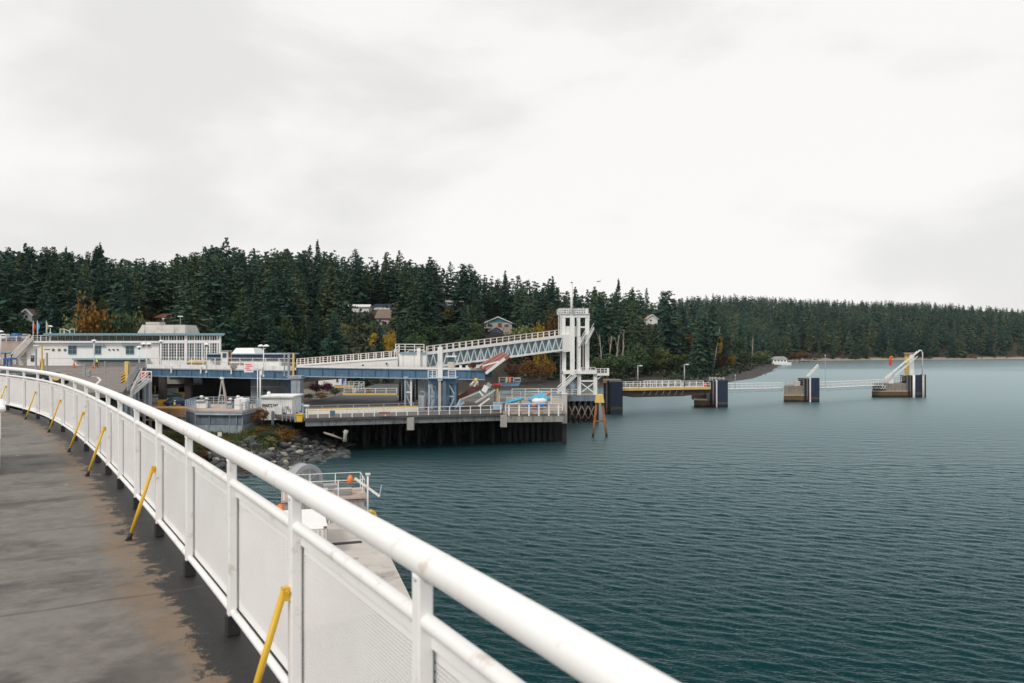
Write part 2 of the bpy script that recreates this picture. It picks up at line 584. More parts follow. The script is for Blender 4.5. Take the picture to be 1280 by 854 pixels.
def grid_mesh(name, xs, ys, m):
    gx, gy = np.meshgrid(xs, ys)
    gz = ground_z(gx.ravel(), gy.ravel())
    v = np.column_stack([gx.ravel(), gy.ravel(), gz])
    nx, ny = len(xs), len(ys)
    i = np.arange(nx * ny).reshape(ny, nx)
    f = np.column_stack([i[:-1, :-1].ravel(), i[:-1, 1:].ravel(), i[1:, 1:].ravel(), i[1:, :-1].ravel()])
    me = bpy.data.meshes.new(name)
    me.vertices.add(len(v)); me.vertices.foreach_set('co', v.ravel())
    me.loops.add(f.size); me.loops.foreach_set('vertex_index', f.ravel().astype(np.int32))
    me.polygons.add(len(f)); me.polygons.foreach_set('loop_start', np.arange(0, f.size, 4, dtype=np.int32))
    me.polygons.foreach_set('use_smooth', np.ones(len(f), bool))
    me.materials.append(m)
    me.update(calc_edges=True)
    return me


gxs = np.concatenate([np.linspace(-890, -230, 60), np.arange(-225, 300, 3.0), np.linspace(303, 2590, 260)])
gys = np.concatenate([np.arange(62, 500, 3.0), np.arange(500, 1010, 7.0), np.linspace(1012, 2590, 60)])
g = link('ground', grid_mesh('ground', gxs, gys, ground_material()))
tag(g, 'wooded hillside ground and dark shore of the cove', kind='structure')


# ---------------------------------------------------------------- water
def water_material():
    m = bpy.data.materials.new('sea_water')
    m.use_nodes = True
    N, L = m.node_tree.nodes, m.node_tree.links
    N.remove(N['Principled BSDF'])
    geo = N.new('ShaderNodeNewGeometry')
    mp = N.new('ShaderNodeMapping')
    mp.inputs['Scale'].default_value = (3.4, 8.0, 1)
    mp.inputs['Rotation'].default_value = (0, 0, 0.33)
    L.new(geo.outputs['Position'], mp.inputs['Vector'])
    n = N.new('ShaderNodeTexNoise')           # cat's-paw ripples on the backs of the waves
    n.inputs['Scale'].default_value = 1.0
    n.inputs['Detail'].default_value = 4
    n.inputs['Distortion'].default_value = 0.7
    L.new(mp.outputs['Vector'], n.inputs['Vector'])
    bp = N.new('ShaderNodeBump')
    a2 = N.new('ShaderNodeAttribute')
    a2.attribute_name = 'ripple'
    L.new(a2.outputs['Fac'], bp.inputs['Strength'])
    bp.inputs['Distance'].default_value = 0.045
    L.new(n.outputs['Fac'], bp.inputs['Height'])
    at = N.new('ShaderNodeAttribute')
    at.attribute_name = 'chop'                # unresolved small ripples, as surface roughness
    gl = N.new('ShaderNodeBsdfGlossy')
    gl.inputs['Color'].default_value = (0.80, 0.96, 1.0, 1)
    L.new(at.outputs['Fac'], gl.inputs['Roughness'])
    L.new(bp.outputs['Normal'], gl.inputs['Normal'])
    df = N.new('ShaderNodeBsdfDiffuse')       # light scattered back out of the deep water
    df.inputs['Color'].default_value = (0.001, 0.026, 0.030, 1)
    lw = N.new('ShaderNodeLayerWeight')
    lw.inputs['Blend'].default_value = 0.5
    L.new(bp.outputs['Normal'], lw.inputs['Normal'])
    pw = N.new('ShaderNodeMath')
    pw.operation = 'POWER'
    L.new(lw.outputs['Facing'], pw.inputs[0])
    pw.inputs[1].default_value = 10.0
    ma = N.new('ShaderNodeMath')
    ma.operation = 'MULTIPLY_ADD'
    L.new(pw.outputs[0], ma.inputs[0])
    ma.inputs[1].default_value = 0.80
    ma.inputs[2].default_value = 0.008
    mx = N.new('ShaderNodeMixShader')
    L.new(ma.outputs[0], mx.inputs['Fac'])
    L.new(df.outputs['BSDF'], mx.inputs[1])
    L.new(gl.outputs['BSDF'], mx.inputs[2])
    L.new(mx.outputs['Shader'], N['Material Output'].inputs['Surface'])
    return m


def water_mesh():
    """The sea as real waves: many wave trains added up, on a grid that is fine near the ferry and coarse far off."""
    rw = np.random.default_rng(5)
    ys = [13.0]
    while ys[-1] < 2690:
        y = ys[-1]
        ys.append(y * (1.0032 if y < 100 else 1.0048 if y < 330 else 1.02))
    ys = np.array(ys)
    us = np.concatenate([np.linspace(-1.05, -.74, 8)[:-1], np.arange(-.74, .74, .0032), np.linspace(.74, 1.05, 8)])
    gy, gu = np.meshgrid(ys, us, indexing='ij')
    gx = gu * gy
    shp = gx.shape
    x, y = gx.ravel(), gy.ravel()
    nw = 96
    lam = np.geomspace(.24, 12.0, nw)
    wgt = np.exp(-(np.log(lam / .55) / 1.25) ** 2)
    sl = wgt / np.sqrt((wgt ** 2).sum() / 2) * WAVE_SLOPE        # slope amplitude of each train
    th = math.radians(-107) + rw.normal(size=nw) * .42
    ph = rw.uniform(0, 6.28, nw)
    # wind patches: rough and smooth lanes, and the calmer head of the cove
    pat = .5 + .5 * np.sin(x * .013 + .8 * np.sin(y * .021) + y * .043) * np.sin(x * .006 - y * .017 + 1.1)
    amp = .78 + .36 * pat
    amp *= 1 - .36 * np.clip((y - 95) / 160, 0, 1) ** 1
    amp *= 1 - .32 * np.clip((y - 250) / 150, 0, 1)
    amp *= 1 - .6 * np.clip((24 - x) / 26, 0, 1) * np.clip((y - 84) / 22, 0, 1) * np.clip((175 - y) / 30, 0, 1)   # sheltered by the pier
    lee = np.clip((y - 405 - 40 * np.sin(x * .01)) / 60, 0, 1)
    amp *= 1 - lee * (.88 - .5 * np.clip(np.sin(y * .03 + .8 * np.sin(x * .012)) * 1.6 - .5, 0, 1))
    cell = np.maximum(y * .0032, np.gradient(ys)[:, None].repeat(len(us), 1).ravel())
    z = np.zeros_like(x); dx = np.zeros_like(x); dy = np.zeros_like(x); lost = np.zeros_like(x)
    for l, s_, t, p in zip(lam, sl, th, ph):
        kx, ky = math.cos(t), math.sin(t)
        keep = np.clip((l / cell - 2.2) / 2.0, 0, 1)
        a = s_ * l / 6.2832 * keep
        arg = (x * kx + y * ky) * 6.2832 / l + p + .6 * np.sin(x * .11 + p) * np.cos(y * .09 + t)
        z += a * np.cos(arg)
        dx -= kx * a * np.sin(arg) * .85
        dy -= ky * a * np.sin(arg) * .85
        lost += s_ ** 2 / 2 * (1 - keep ** 2)
    sig = np.sqrt(lost / 2) * amp
    alpha = np.sqrt(2 * sig ** 2 + .05 ** 2)
    rough = np.sqrt(np.clip(alpha, .0, .5))
    v = np.column_stack([x + dx * amp, y + dy * amp, z * amp])
    ny, nx = shp
    idx = np.arange(ny * nx).reshape(shp)
    f = np.column_stack([idx[:-1, :-1].ravel(), idx[:-1, 1:].ravel(), idx[1:, 1:].ravel(), idx[1:, :-1].ravel()])
    land = shore_dist(x[::1], y[::1]) > 14 if False else None
    cx, cy = x[f[:, 0]], y[f[:, 0]]
    keepf = shore_dist(cx, cy) < 14
    f = f[keepf]
    base = len(v)
    v = np.vstack([v, [(-1500, -600, -.5), (2700, -600, -.5), (2700, 2700, -.5), (-1500, 2700, -.5)]])
    f = np.vstack([f, [(base, base + 1, base + 2, base + 3)]])
    rough = np.concatenate([rough, [.4] * 4])
    me = bpy.data.meshes.new('water')
    me.vertices.add(len(v)); me.vertices.foreach_set('co', v.astype(np.float32).ravel())
    me.loops.add(f.size); me.loops.foreach_set('vertex_index', f.ravel().astype(np.int32))
    me.polygons.add(len(f)); me.polygons.foreach_set('loop_start', np.arange(0, f.size, 4, dtype=np.int32))
    me.polygons.foreach_set('use_smooth', np.ones(len(f), bool))
    me.materials.append(water_material())
    me.update(calc_edges=True)
    at = me.attributes.new('chop', 'FLOAT', 'POINT')
    at.data.foreach_set('value', rough.astype(np.float32))
    rip = np.clip((150 - v[:, 1]) / 95, 0, 1)
    me.attributes.new('ripple', 'FLOAT', 'POINT').data.foreach_set('value', rip.astype(np.float32))
    return me


WAVE_SLOPE = 0.18
wat = link('water', water_mesh())
tag(wat, 'dark teal rippled sea water of the bay', kind='structure')

# ---------------------------------------------------------------- the ferry deck and its railing
DECK = EYE - 1.6
RAIL_DROP, RAIL_PX = 0.6, [(790, 854), (530, 700), (368, 608.5), (287.5, 566), (237, 538.5), (201, 520), (173, 507), (152, 497.5), (135, 491), (121, 485.5),
                           (107, 480), (93.5, 475.2), (80, 471), (64.5, 467.8), (47.5, 465), (29.5, 462.8), (10, 460.8)]
rp = []
for px, py in RAIL_PX:
    d = RAIL_DROP * 1000 / (py - 430)
    rp.append((X(px, d), d))
rp = np.array(rp)
coef = np.polyfit(rp[:, 1], rp[:, 0], 4)
post_y = rp[:, 1].copy()


def rail_at(y):
    x = np.polyval(coef, y) if y >= 1.3 else np.polyval(coef, 1.3) + (y - 1.3) * np.polyval(np.polyder(coef), 1.3)
    return Vector((x, y, DECK))


def rail_n(y):
    s = np.polyval(np.polyder(coef), max(y, 1.3))
    t = Vector((s, 1, 0)).normalized()
    return Vector((-t.y, t.x, 0)), t        # inward normal (towards the deck), tangent


# rail posts: those seen, then two nearer and a few further along
posts_y = [-2.4, -1.2, 0.15] + [y for y in post_y[1:]] + [20.6, 21.8, 23.0, 24.1]
curve_y = sorted(set(list(np.linspace(-4.0, 24.2, 120))))


def deck_material():
    m = bpy.data.materials.new('worn_deck_coating')
    m.use_nodes = True
    N, L = m.node_tree.nodes, m.node_tree.links
    b = N['Principled BSDF']
    uv = N.new('ShaderNodeUVMap')
    sep = N.new('ShaderNodeSeparateXYZ')
    L.new(uv.outputs['UV'], sep.inputs['Vector'])

    def noise(scale, det, rough=0.6, vec=None, dist=0.0):
        n = N.new('ShaderNodeTexNoise')
        n.inputs['Scale'].default_value = scale
        n.inputs['Detail'].default_value = det
        n.inputs['Roughness'].default_value = rough
        n.inputs['Distortion'].default_value = dist
        L.new(vec if vec is not None else uv.outputs['UV'], n.inputs['Vector'])
        return n.outputs['Fac']

    def mapr(v, a, b_, c=0.0, d=1.0):
        r = N.new('ShaderNodeMapRange')
        r.interpolation_type = 'SMOOTHSTEP'
        for k, q in (('From Min', a), ('From Max', b_), ('To Min', c), ('To Max', d)): r.inputs[k].default_value = q
        L.new(v, r.inputs['Value'])
        return r.outputs['Result']

    def math_(op, a, b_):
        n = N.new('ShaderNodeMath')
        n.operation = op
        for i, q in enumerate((a, b_)):
            if isinstance(q, (int, float)): n.inputs[i].default_value = q
            else: L.new(q, n.inputs[i])
        return n.outputs[0]

    def mix(out, fac, c):
        x = N.new('ShaderNodeMix')
        x.data_type = 'RGBA'
        L.new(fac, x.inputs['Factor'])
        if isinstance(out, tuple): x.inputs[6].default_value = out + (1,)
        else: L.new(out, x.inputs[6])
        if isinstance(c, tuple): x.inputs[7].default_value = c + (1,)
        else: L.new(c, x.inputs[7])
        return x.outputs[2]
    fine = noise(7, 8, 0.7)
    base = mix((0.108, 0.098, 0.088), mapr(fine, 0.3, 0.7), (0.185, 0.169, 0.150))
    # mottled greenish grey patches
    base = mix(base, mapr(noise(1.1, 5), 0.45, 0.65, 0, 0.6), (0.185, 0.182, 0.162))
    # dark marks running across the deck
    mp = N.new('ShaderNodeMapping')
    mp.inputs['Scale'].default_value = (0.6, 1.25, 1)
    mp.inputs['Rotation'].default_value = (0, 0, 0.25)
    L.new(uv.outputs['UV'], mp.inputs['Vector'])
    st = noise(1.0, 10, 0.68, mp.outputs['Vector'], 0.35)
    far = mapr(sep.outputs['X'], 0.15, 0.8, 0.15, 1.0)
    base = mix(base, math_('MULTIPLY', mapr(st, 0.47, 0.62, 0, 0.78), far), (0.045, 0.036, 0.034))
    # rust-brown drift along the railing
    br = noise(1.3, 6)
    dist = math_('SUBTRACT', sep.outputs['X'], math_('MULTIPLY', math_('SUBTRACT', br, 0.5), 0.9))
    base = mix(base, math_('MULTIPLY', mapr(dist, 0.46, 0.26, 0, 0.7), mapr(fine, 0.25, 0.6)), (0.20, 0.125, 0.065))
    # black damp edge under the railing
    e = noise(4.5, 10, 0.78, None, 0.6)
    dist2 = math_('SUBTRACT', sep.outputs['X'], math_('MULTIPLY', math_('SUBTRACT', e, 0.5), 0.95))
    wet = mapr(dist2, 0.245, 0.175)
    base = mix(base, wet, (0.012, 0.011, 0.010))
    # chipped paint flecks
    vo = N.new('ShaderNodeTexVoronoi')
    vo.inputs['Scale'].default_value = 1.7
    vo.inputs['Randomness'].default_value = 1.0
    L.new(uv.outputs['UV'], vo.inputs['Vector'])
    w1 = noise(22, 3)
    dd = math_('ADD', vo.outputs['Distance'], math_('MULTIPLY', math_('SUBTRACT', w1, 0.5), 0.12))
    base = mix(base, mapr(dd, 0.075, 0.055, 0, 0.75), (0.52, 0.50, 0.47))
    vo2 = N.new('ShaderNodeTexVoronoi')
    vo2.inputs['Scale'].default_value = 9.0
    L.new(uv.outputs['UV'], vo2.inputs['Vector'])
    d3 = math_('ADD', vo2.outputs['Distance'], math_('MULTIPLY', math_('SUBTRACT', w1, 0.5), 0.5))
    sp2 = math_('MULTIPLY', mapr(d3, 0.05, 0.02, 0, 0.8), mapr(noise(1.9, 3), 0.5, 0.6))
    base = mix(base, sp2, (0.42, 0.41, 0.39))
    base = mix(base, mapr(noise(34, 4, 0.7), 0.60, 0.72, 0, 0.5), (0.07, 0.06, 0.052))
    # fine seams
    sv = N.new('ShaderNodeTexNoise')
    sv.inputs['Scale'].default_value = 1.6
    L.new(uv.outputs['UV'], sv.inputs['Vector'])
    seam = math_('ABSOLUTE', math_('SUBTRACT', math_('FRACT', math_('ADD', math_('MULTIPLY', sep.outputs['Y'], 0.42), math_('MULTIPLY', sv.outputs['Fac'], 0.06)), 0.0), 0.5), 0.0)
    base = mix(base, mapr(seam, 0.010, 0.004, 0, 0.55), (0.05, 0.04, 0.035))
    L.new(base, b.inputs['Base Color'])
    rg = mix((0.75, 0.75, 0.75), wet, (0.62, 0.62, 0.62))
    L.new(rg, b.inputs['Roughness'])
    bp = N.new('ShaderNodeBump')
    bp.inputs['Strength'].default_value = 0.25
    bp.inputs['Distance'].default_value = 0.02
    L.new(fine, bp.inputs['Height'])
    L.new(bp.outputs['Normal'], b.inputs['Normal'])
    return m


def deck_mesh():
    offs = [-0.16, 0.0, 0.4, 1.0, 2.0, 4.0, 7.0, 11.0]
    vs, fs, uvs = [], [], []
    s = 0.0
    prev = None
    rows = []
    for y in curve_y:
        p = rail_at(y)
        if prev is not None: s += (p - prev).length
        prev = p
        nrm, t = rail_n(y)
        row = []
        for o in offs:
            row.append(len(vs))
            vs.append(p + nrm * o)
            uvs.append((o, s))
        rows.append(row)
    for i in range(len(rows) - 1):
        for k in range(len(offs) - 1):
            fs.append((rows[i][k], rows[i][k + 1], rows[i + 1][k + 1], rows[i + 1][k]))
    n_top = len(fs)
    # deck edge plate
    base = len(vs)
    for i, y in enumerate(curve_y):
        vs.append(Vector(vs[rows[i][0]]) - Vector((0, 0, 0.45)))
        uvs.append((0.4, i * 0.3))
    for i in range(len(rows) - 1):
        fs.append((rows[i][0], rows[i + 1][0], base + i + 1, base + i))
    me = raw_mesh('deck', vs, [f[::-1] for f in fs[:n_top]] + fs[n_top:], deck_material())
    me.materials.append(rail_white)
    for i, p in enumerate(me.polygons):
        if i >= n_top: p.material_index = 1
    ul = me.uv_layers.new(name='UVMap')
    for lp in me.loops: ul.data[lp.index].uv = uvs[lp.vertex_index]
    return me


dk = link('deck', deck_mesh())
tag(dk, 'worn grey ferry deck with rust stains along the railing', kind='structure')


def panel_material():
    """Thin white sheet punched with small round holes, and a row of bolt slots down one edge."""
    m = bpy.data.materials.new('perforated_white_sheet')
    m.use_nodes = True
    N, L = m.node_tree.nodes, m.node_tree.links
    b = N['Principled BSDF']
    b.inputs['Base Color'].default_value = (0.80, 0.79, 0.785, 1)
    b.inputs['Roughness'].default_value = 0.5
    uv = N.new('ShaderNodeUVMap')

    def math_(op, a, b_=0.0):
        n = N.new('ShaderNodeMath')
        n.operation = op
        for i, q in enumerate((a, b_)):
            if isinstance(q, (int, float)): n.inputs[i].default_value = q
            else: L.new(q, n.inputs[i])
        return n.outputs[0]
    sep = N.new('ShaderNodeSeparateXYZ')
    L.new(uv.outputs['UV'], sep.inputs['Vector'])
    pitch = 0.015
    v = math_('DIVIDE', sep.outputs['Y'], pitch * 0.866)
    row = math_('FLOOR', v)
    u = math_('ADD', math_('DIVIDE', sep.outputs['X'], pitch), math_('MULTIPLY', math_('MODULO', row, 2.0), 0.5))
    du = math_('SUBTRACT', math_('FRACT', u), 0.5)
    dv = math_('MULTIPLY', math_('SUBTRACT', math_('FRACT', v), 0.5), 0.866)
    r2 = math_('ADD', math_('MULTIPLY', du, du), math_('MULTIPLY', dv, dv))
    hole = math_('LESS_THAN', r2, 0.075)
    inner = math_('MULTIPLY', math_('GREATER_THAN', sep.outputs['X'], 0.09), math_('GREATER_THAN', sep.outputs['Y'], 0.05))
    inner = math_('MULTIPLY', inner, math_('LESS_THAN', sep.outputs['Y'], 0.585))
    hole = math_('MULTIPLY', hole, inner)
    # slots down the edge
    sy = math_('SUBTRACT', math_('FRACT', math_('DIVIDE', sep.outputs['Y'], 0.030)), 0.5)
    slot = math_('MULTIPLY', math_('LESS_THAN', math_('ABSOLUTE', sy), 0.17),
                 math_('LESS_THAN', math_('ABSOLUTE', math_('SUBTRACT', sep.outputs['X'], 0.060)), 0.0024))
    slot = math_('MULTIPLY', slot, math_('GREATER_THAN', sep.outputs['Y'], 0.04))
    hole = math_('MAXIMUM', hole, slot)
    n = N.new('ShaderNodeTexNoise')
    n.inputs['Scale'].default_value = 2.0
    n.inputs['Detail'].default_value = 5
    L.new(uv.outputs['UV'], n.inputs['Vector'])
    r = N.new('ShaderNodeValToRGB')
    r.color_ramp.elements[0].position, r.color_ramp.elements[0].color = 0.3, (0.81, 0.80, 0.79, 1)
    r.color_ramp.elements[1].position, r.color_ramp.elements[1].color = 0.7, (0.88, 0.87, 0.865, 1)
    L.new(n.outputs['Fac'], r.inputs['Fac'])
    L.new(r.outputs['Color'], b.inputs['Base Color'])
    tr = N.new('ShaderNodeBsdfTransparent')
    mx = N.new('ShaderNodeMixShader')
    L.new(hole, mx.inputs['Fac'])
    L.new(b.outputs['BSDF'], mx.inputs[1])
    L.new(tr.outputs['BSDF'], mx.inputs[2])
    L.new(mx.outputs['Shader'], N['Material Output'].inputs['Surface'])
    return m


panel_m = panel_material()
rail = thing('deck_railing', 'long curved white ferry railing with perforated panels and yellow braces', 'railing', (0, 0, DECK))


def rail_line(h, off=0.0, step=110, y0=-3.4, y1=24.1):
    pts = []
    for y in np.linspace(y0, y1, step):
        nrm, t = rail_n(y)
        pts.append(rail_at(y) + nrm * off + Vector((0, 0, h)))
    return pts


MB().tube(rail_line(1.0), 0.044, 16).build('top_rail', rail_white, rail, smooth=True)
MB().tube(rail_line(0.835), 0.0235, 12).build('middle_rail', rail_white, rail, smooth=True)
MB().tube(rail_line(0.125, 0.0), 0.02, 8).build('bottom_rail', rail_white, rail, smooth=True)
for y in posts_y:
    p = rail_at(y)
    nrm, t = rail_n(y)
    M = Matrix(((t.x, nrm.x, 0), (t.y, nrm.y, 0), (0, 0, 1)))
    po = MB().box(p + Vector((0, 0, 0.53)) + nrm * 0.004, (0.054, 0.045, 0.88), M=M).build('post', rail_white, rail, bevel=0.006)
    MB().tube([p + Vector((0, 0, 0.944)), p + Vector((0, 0, 0.966))], [0.029, 0.034], 12).build('weld_collar', rail_white, po, smooth=True)
    MB().box(p + Vector((0, 0, 0.055)), (0.075, 0.07, 0.11), M=M).build('foot_block', black, rail, bevel=0.006)
for a, b_ in zip(posts_y[:-1], posts_y[1:]):
    n = 8
    vs, fs, uvs = [], [], []
    s = 0
    prev = None
    for i in range(n + 1):
        y = a + (b_ - a) * i / n
        nrm, t = rail_n(y)
        p = rail_at(y) - nrm * 0.034
        if prev is not None: s += (p - prev).length
        prev = p
        if i == 0: p = p + t * 0.006
        if i == n: p = p - t * 0.006
        for h in (0.135, 0.765):
            for off in (0, 0.004):
                vs.append(p + nrm * off + Vector((0, 0, h - DECK + DECK)))
                uvs.append((s, h - 0.135))
    for i in range(n):
        k = i * 4
        fs += [(k, k + 4, k + 6, k + 2), (k + 1, k + 3, k + 7, k + 5), (k + 2, k + 6, k + 7, k + 3), (k, k + 1, k + 5, k + 4)]
    me = raw_mesh('panel', [v - Vector((0, 0, DECK)) for v in vs], fs, panel_m)
    ul = me.uv_layers.new(name='UVMap')
    for lp in me.loops: ul.data[lp.index].uv = uvs[lp.vertex_index]
    link('panel', me, rail)
    # flat cover strip over the top edge of the sheet
    pts = []
    mb = MB()
    q = [rail_at(a + (b_ - a) * i / n) for i in range(n + 1)]
    for i in range(n):
        nr, t = rail_n(a + (b_ - a) * (i + .5) / n)
        mb.beam(q[i] - nr * 0.026 + Vector((0, 0, 0.775)), q[i + 1] - nr * 0.026 + Vector((0, 0, 0.775)), 0.028, 0.03)
    mb.build('panel_edge', rail_white, rail)
brace_posts = [rp[2, 1], rp[5, 1], rp[8, 1], rp[10, 1], rp[12, 1], rp[14, 1], rp[16, 1], 0.15, 21.8]
for y in brace_posts:
    p = rail_at(y)
    nrm, t = rail_n(y)
    a = p + nrm * 0.05 + Vector((0, 0, 0.57))
    f = p + nrm * 0.235 - t * 0.03
    dv = (a - f)
    br = MB().tube([f + dv * 0.09, a], 0.0145, 10).build('brace', yellow, rail, smooth=True)
    MB().tube([f + Vector((0, 0, 0.002)), f + dv * 0.10], 0.019, 10).build('foot', black, br, smooth=True)
    Mb = Matrix(((t.x, nrm.x, 0), (t.y, nrm.y, 0), (0, 0, 1)))
    bk = MB().box(a - nrm * 0.012 - Vector((0, 0, 0.012)), (0.034, 0.04, 0.055), M=Mb)
    bk.tube([a - nrm * 0.01 - t * 0.03, a - nrm * 0.01 + t * 0.03], 0.008, 8)
    bk.build('bracket', yellow, br)
    MB().box(f + Vector((0, 0, 0.006)), (0.05, 0.05, 0.01), M=Mb).build('foot_plate', black, br)

# white locker on the inner side of the walkway
lk = Vector((-6.83, 10.2, DECK))
nr, tt = rail_n(10.2)
ang = math.atan2(tt.y, tt.x)
locker = thing('deck_locker', 'white deck locker with rounded lid beside the walkway', 'locker', lk)
cc = lk + nr * 0.15
Mx = Matrix(((tt.x, nr.x, 0), (tt.y, nr.y, 0), (0, 0, 1)))
MB().box(cc + Vector((0, 0, 0.24)), (1.5, 0.8, 0.36), M=Mx).build('body', rail_white, locker, bevel=0.03)
MB().box(cc + Vector((0, 0, 0.60)), (1.52, 0.82, 0.34), M=Mx).build('upper_body', rail_white, locker, bevel=0.03)
MB().box(cc + Vector((0, 0, 0.81)), (1.6, 0.92, 0.07), M=Mx).build('lid', rail_white, locker, bevel=0.03)
MB().box(cc + Vector((0, 0, 0.03)), (1.4, 0.7, 0.06), M=Mx).build('plinth', black, locker)


# ---------------------------------------------------------------- terminal: upper road deck, bridge, building
def guard(parent, pts, h=1.1, step=2.4, r=0.05, nr=3, m=white, pr=0.06, posts=True):
    """Guard rail on a thing: rails as one part each, every post a part of its own."""
    pts = [Vector(p) for p in pts]
    for k in range(nr):
        hh = h * (k + 1) / nr
        MB().tube([p + Vector((0, 0, hh)) for p in pts], r if k == nr - 1 else r * 0.75, 6).build('rail', m, parent)
    if not posts: return
    me = None
    for a, b in zip(pts[:-1], pts[1:]):
        L_ = (b - a).length
        n = max(1, round(L_ / step))
        for i in range(n + (1 if b is pts[-1] else 0)):
            p = a.lerp(b, i / n)
            if me is None:
                o = MB().box((p.x, p.y, p.z + h / 2), (pr * 2, pr * 2, h)).build('rail_post', m, parent)
                me, p_first = o.data, p.copy()
            else:
                link('rail_post', me, parent, p - p_first)


ROADZ = 10.5
# ground-level paving of the terminal
yd = MB().prism([(-200, 112), (-57, 112), (-52, 123), (-31, 123), (-31, 186), (-200, 186)], 4.3, 4.55).build('pavement', asphalt)
tag(yd, 'paved lower yard under the terminal bridge', kind='structure')
road_poly = [(-36.5, 75), (-70.5, 152), (-70.5, 186), (-260, 186), (-260, 66), (-60, 66)]
rd = MB().prism(road_poly, ROADZ - 0.5, ROADZ).build('road', asphalt)
tag(rd, 'wide asphalt holding road of the upper ferry deck', kind='structure')


def road_strip(pts, w, name='road_marking', m=paint_line):
    mb = MB()
    for a, b in zip(pts[:-1], pts[1:]):
        a, b = Vector(a), Vector(b)
        t = (b - a).normalized()
        n = Vector((-t.y, t.x, 0)) * w / 2
        k = len(mb.v)
        mb.add([a - n, b - n, b + n, a + n], [(0, 1, 2, 3)])
    o = mb.build(name, m)
    return tag(o, kind='structure', label=None)


def R(px, py, z=ROADZ + 0.004):
    """Point on the level z seen at pixel (px, py)."""
    d = (EYE - z) * 1000 / (py - 430)
    return (X(px, d), d, z)


road_strip([R(113, 470.5), R(122, 471.5), R(125.5, 475), R(120, 480.5), R(116, 484)], 0.28)
for k in range(9):
    road_strip([R(22 + k * 19, 466.5 - k * 0.1), R(34 + k * 19, 466.6 - k * 0.1)], 0.35)
road_strip([R(20, 474), R(90, 477.5)], 0.2)
road_strip([R(70, 461.5), R(175, 461.2)], 0.3)

# bridge to the ship: two plate girders with their deck
def girder_bridge(name, label, a, b, depth, back, nst, cat='bridge', zt=None):
    a, b = Vector(a), Vector(b)
    t = thing(name, label, cat, (a.x, a.y, 4.55))
    up = Vector((0, 0, 1))
    mb = MB()
    mb.beam(a - up * depth / 2, b - up * depth / 2, 0.12, depth)
    mb.build('girder', blue, t)
    MB().beam(a - up * 0.06 + Vector((0, -.05, 0)), b - up * 0.06 + Vector((0, -.05, 0)), 0.5, 0.12).build('top_flange', pale_blue, t)
    MB().beam(a - up * (depth + .06) + Vector((0, -.05, 0)), b - up * (depth + .06) + Vector((0, -.05, 0)), 0.5, 0.12).build('bottom_flange', pale_blue, t)
    for i in range(nst + 1):
        p = a.lerp(b, i / nst)
        MB().box((p.x, p.y - 0.14, p.z - depth / 2), (0.09, 0.16, depth - 0.16)).build('stiffener', blue, t)
    back = Vector(back)
    MB().beam(a + back - up * depth / 2, b + back - up * depth / 2, 0.12, depth).build('girder', blue, t)
    MB().slab([a + up * .06 + back, b + up * .06 + back, b + up * .06 + Vector((0, -.28, 0)), a + up * .06 + Vector((0, -.28, 0))], 0.05).build('roadway', conc_pale, t)
    n = 7
    for i in range(n):
        p = a.lerp(b, (i + .5) / n) - up * (depth * .6)
        MB().beam(p, p + back, 0.3, 0.6).build('cross_beam', blue, t)
    return t


A0, A1 = W(184, 460.5, 150), W(366, 463.5, 132)
br1 = girder_bridge('road_bridge', 'blue steel plate-girder bridge with white edge in front of the white terminal building', A0, A1, 1.35, (2, 13, 0), 9)
MB().beam(A0 + Vector((0, -.2, .42)), A1 + Vector((0, -.2, .42)), 0.2, 0.7).build('kerb', white, br1)
guard(br1, [A0 + Vector((0, -.1, .7)), A1 + Vector((0, -.1, .7))], 1.3, 3.2, 0.045, 2)
for px in (219, 258, 296, 332):                        # outriggers under the lamps
    p = A0.lerp(A1, (px - 184) / 182)
    MB().box((p.x, p.y - .42, p.z - .1), (.22, .3, 1.3)).build('bracket', white, br1)
# closing pieces beside the bridge end
B0, B1 = W(371, 459, 131), W(606, 462.5, 124)
br2 = girder_bridge('loading_ramp_bridge', 'blue steel ramp bridge reaching out towards the raised red apron', B0, B1, 1.45, (1, 8, 0), 14)
MB().beam(B0 + Vector((0, -.25, .1)), B1 + Vector((0, -.25, .1)), 0.16, 0.2).build('kerb', white, br2)
for px, w_ in ((585, .5), (577, .4), (597, .5)):
    p = B0.lerp(B1, (px - 371) / 235)
    MB().box((p.x, p.y + .4, p.z + .35), (w_, .4, .6)).build('bollard', white, br2)
pp = B0.lerp(B1, (592 - 371) / 235)
MB().box((pp.x, pp.y - .05, pp.z + .55), (.45, .3, .9)).build('light_box', orange, br2)

# abutment columns of the bridge
def column(name, label, px0, px1, pyt, pyb, d, m, base=None, group=None, dep=1.0):
    xa, xb = X(px0, d), X(px1, d)
    c = (xa + xb) / 2
    zt, zb = Z(pyt, d), Z(pyb, d)
    t = thing(name, label, 'column', (c, d, zb), group)
    MB().box((c, d, (zt + zb) / 2), (xb - xa, dep, zt - zb)).build('shaft', m, t, bevel=.03)
    if base:
        MB().box((c, d, zb + base[0] / 2), (xb - xa + .12, dep + .12, base[0])).build('base', base[1], t)
    return t


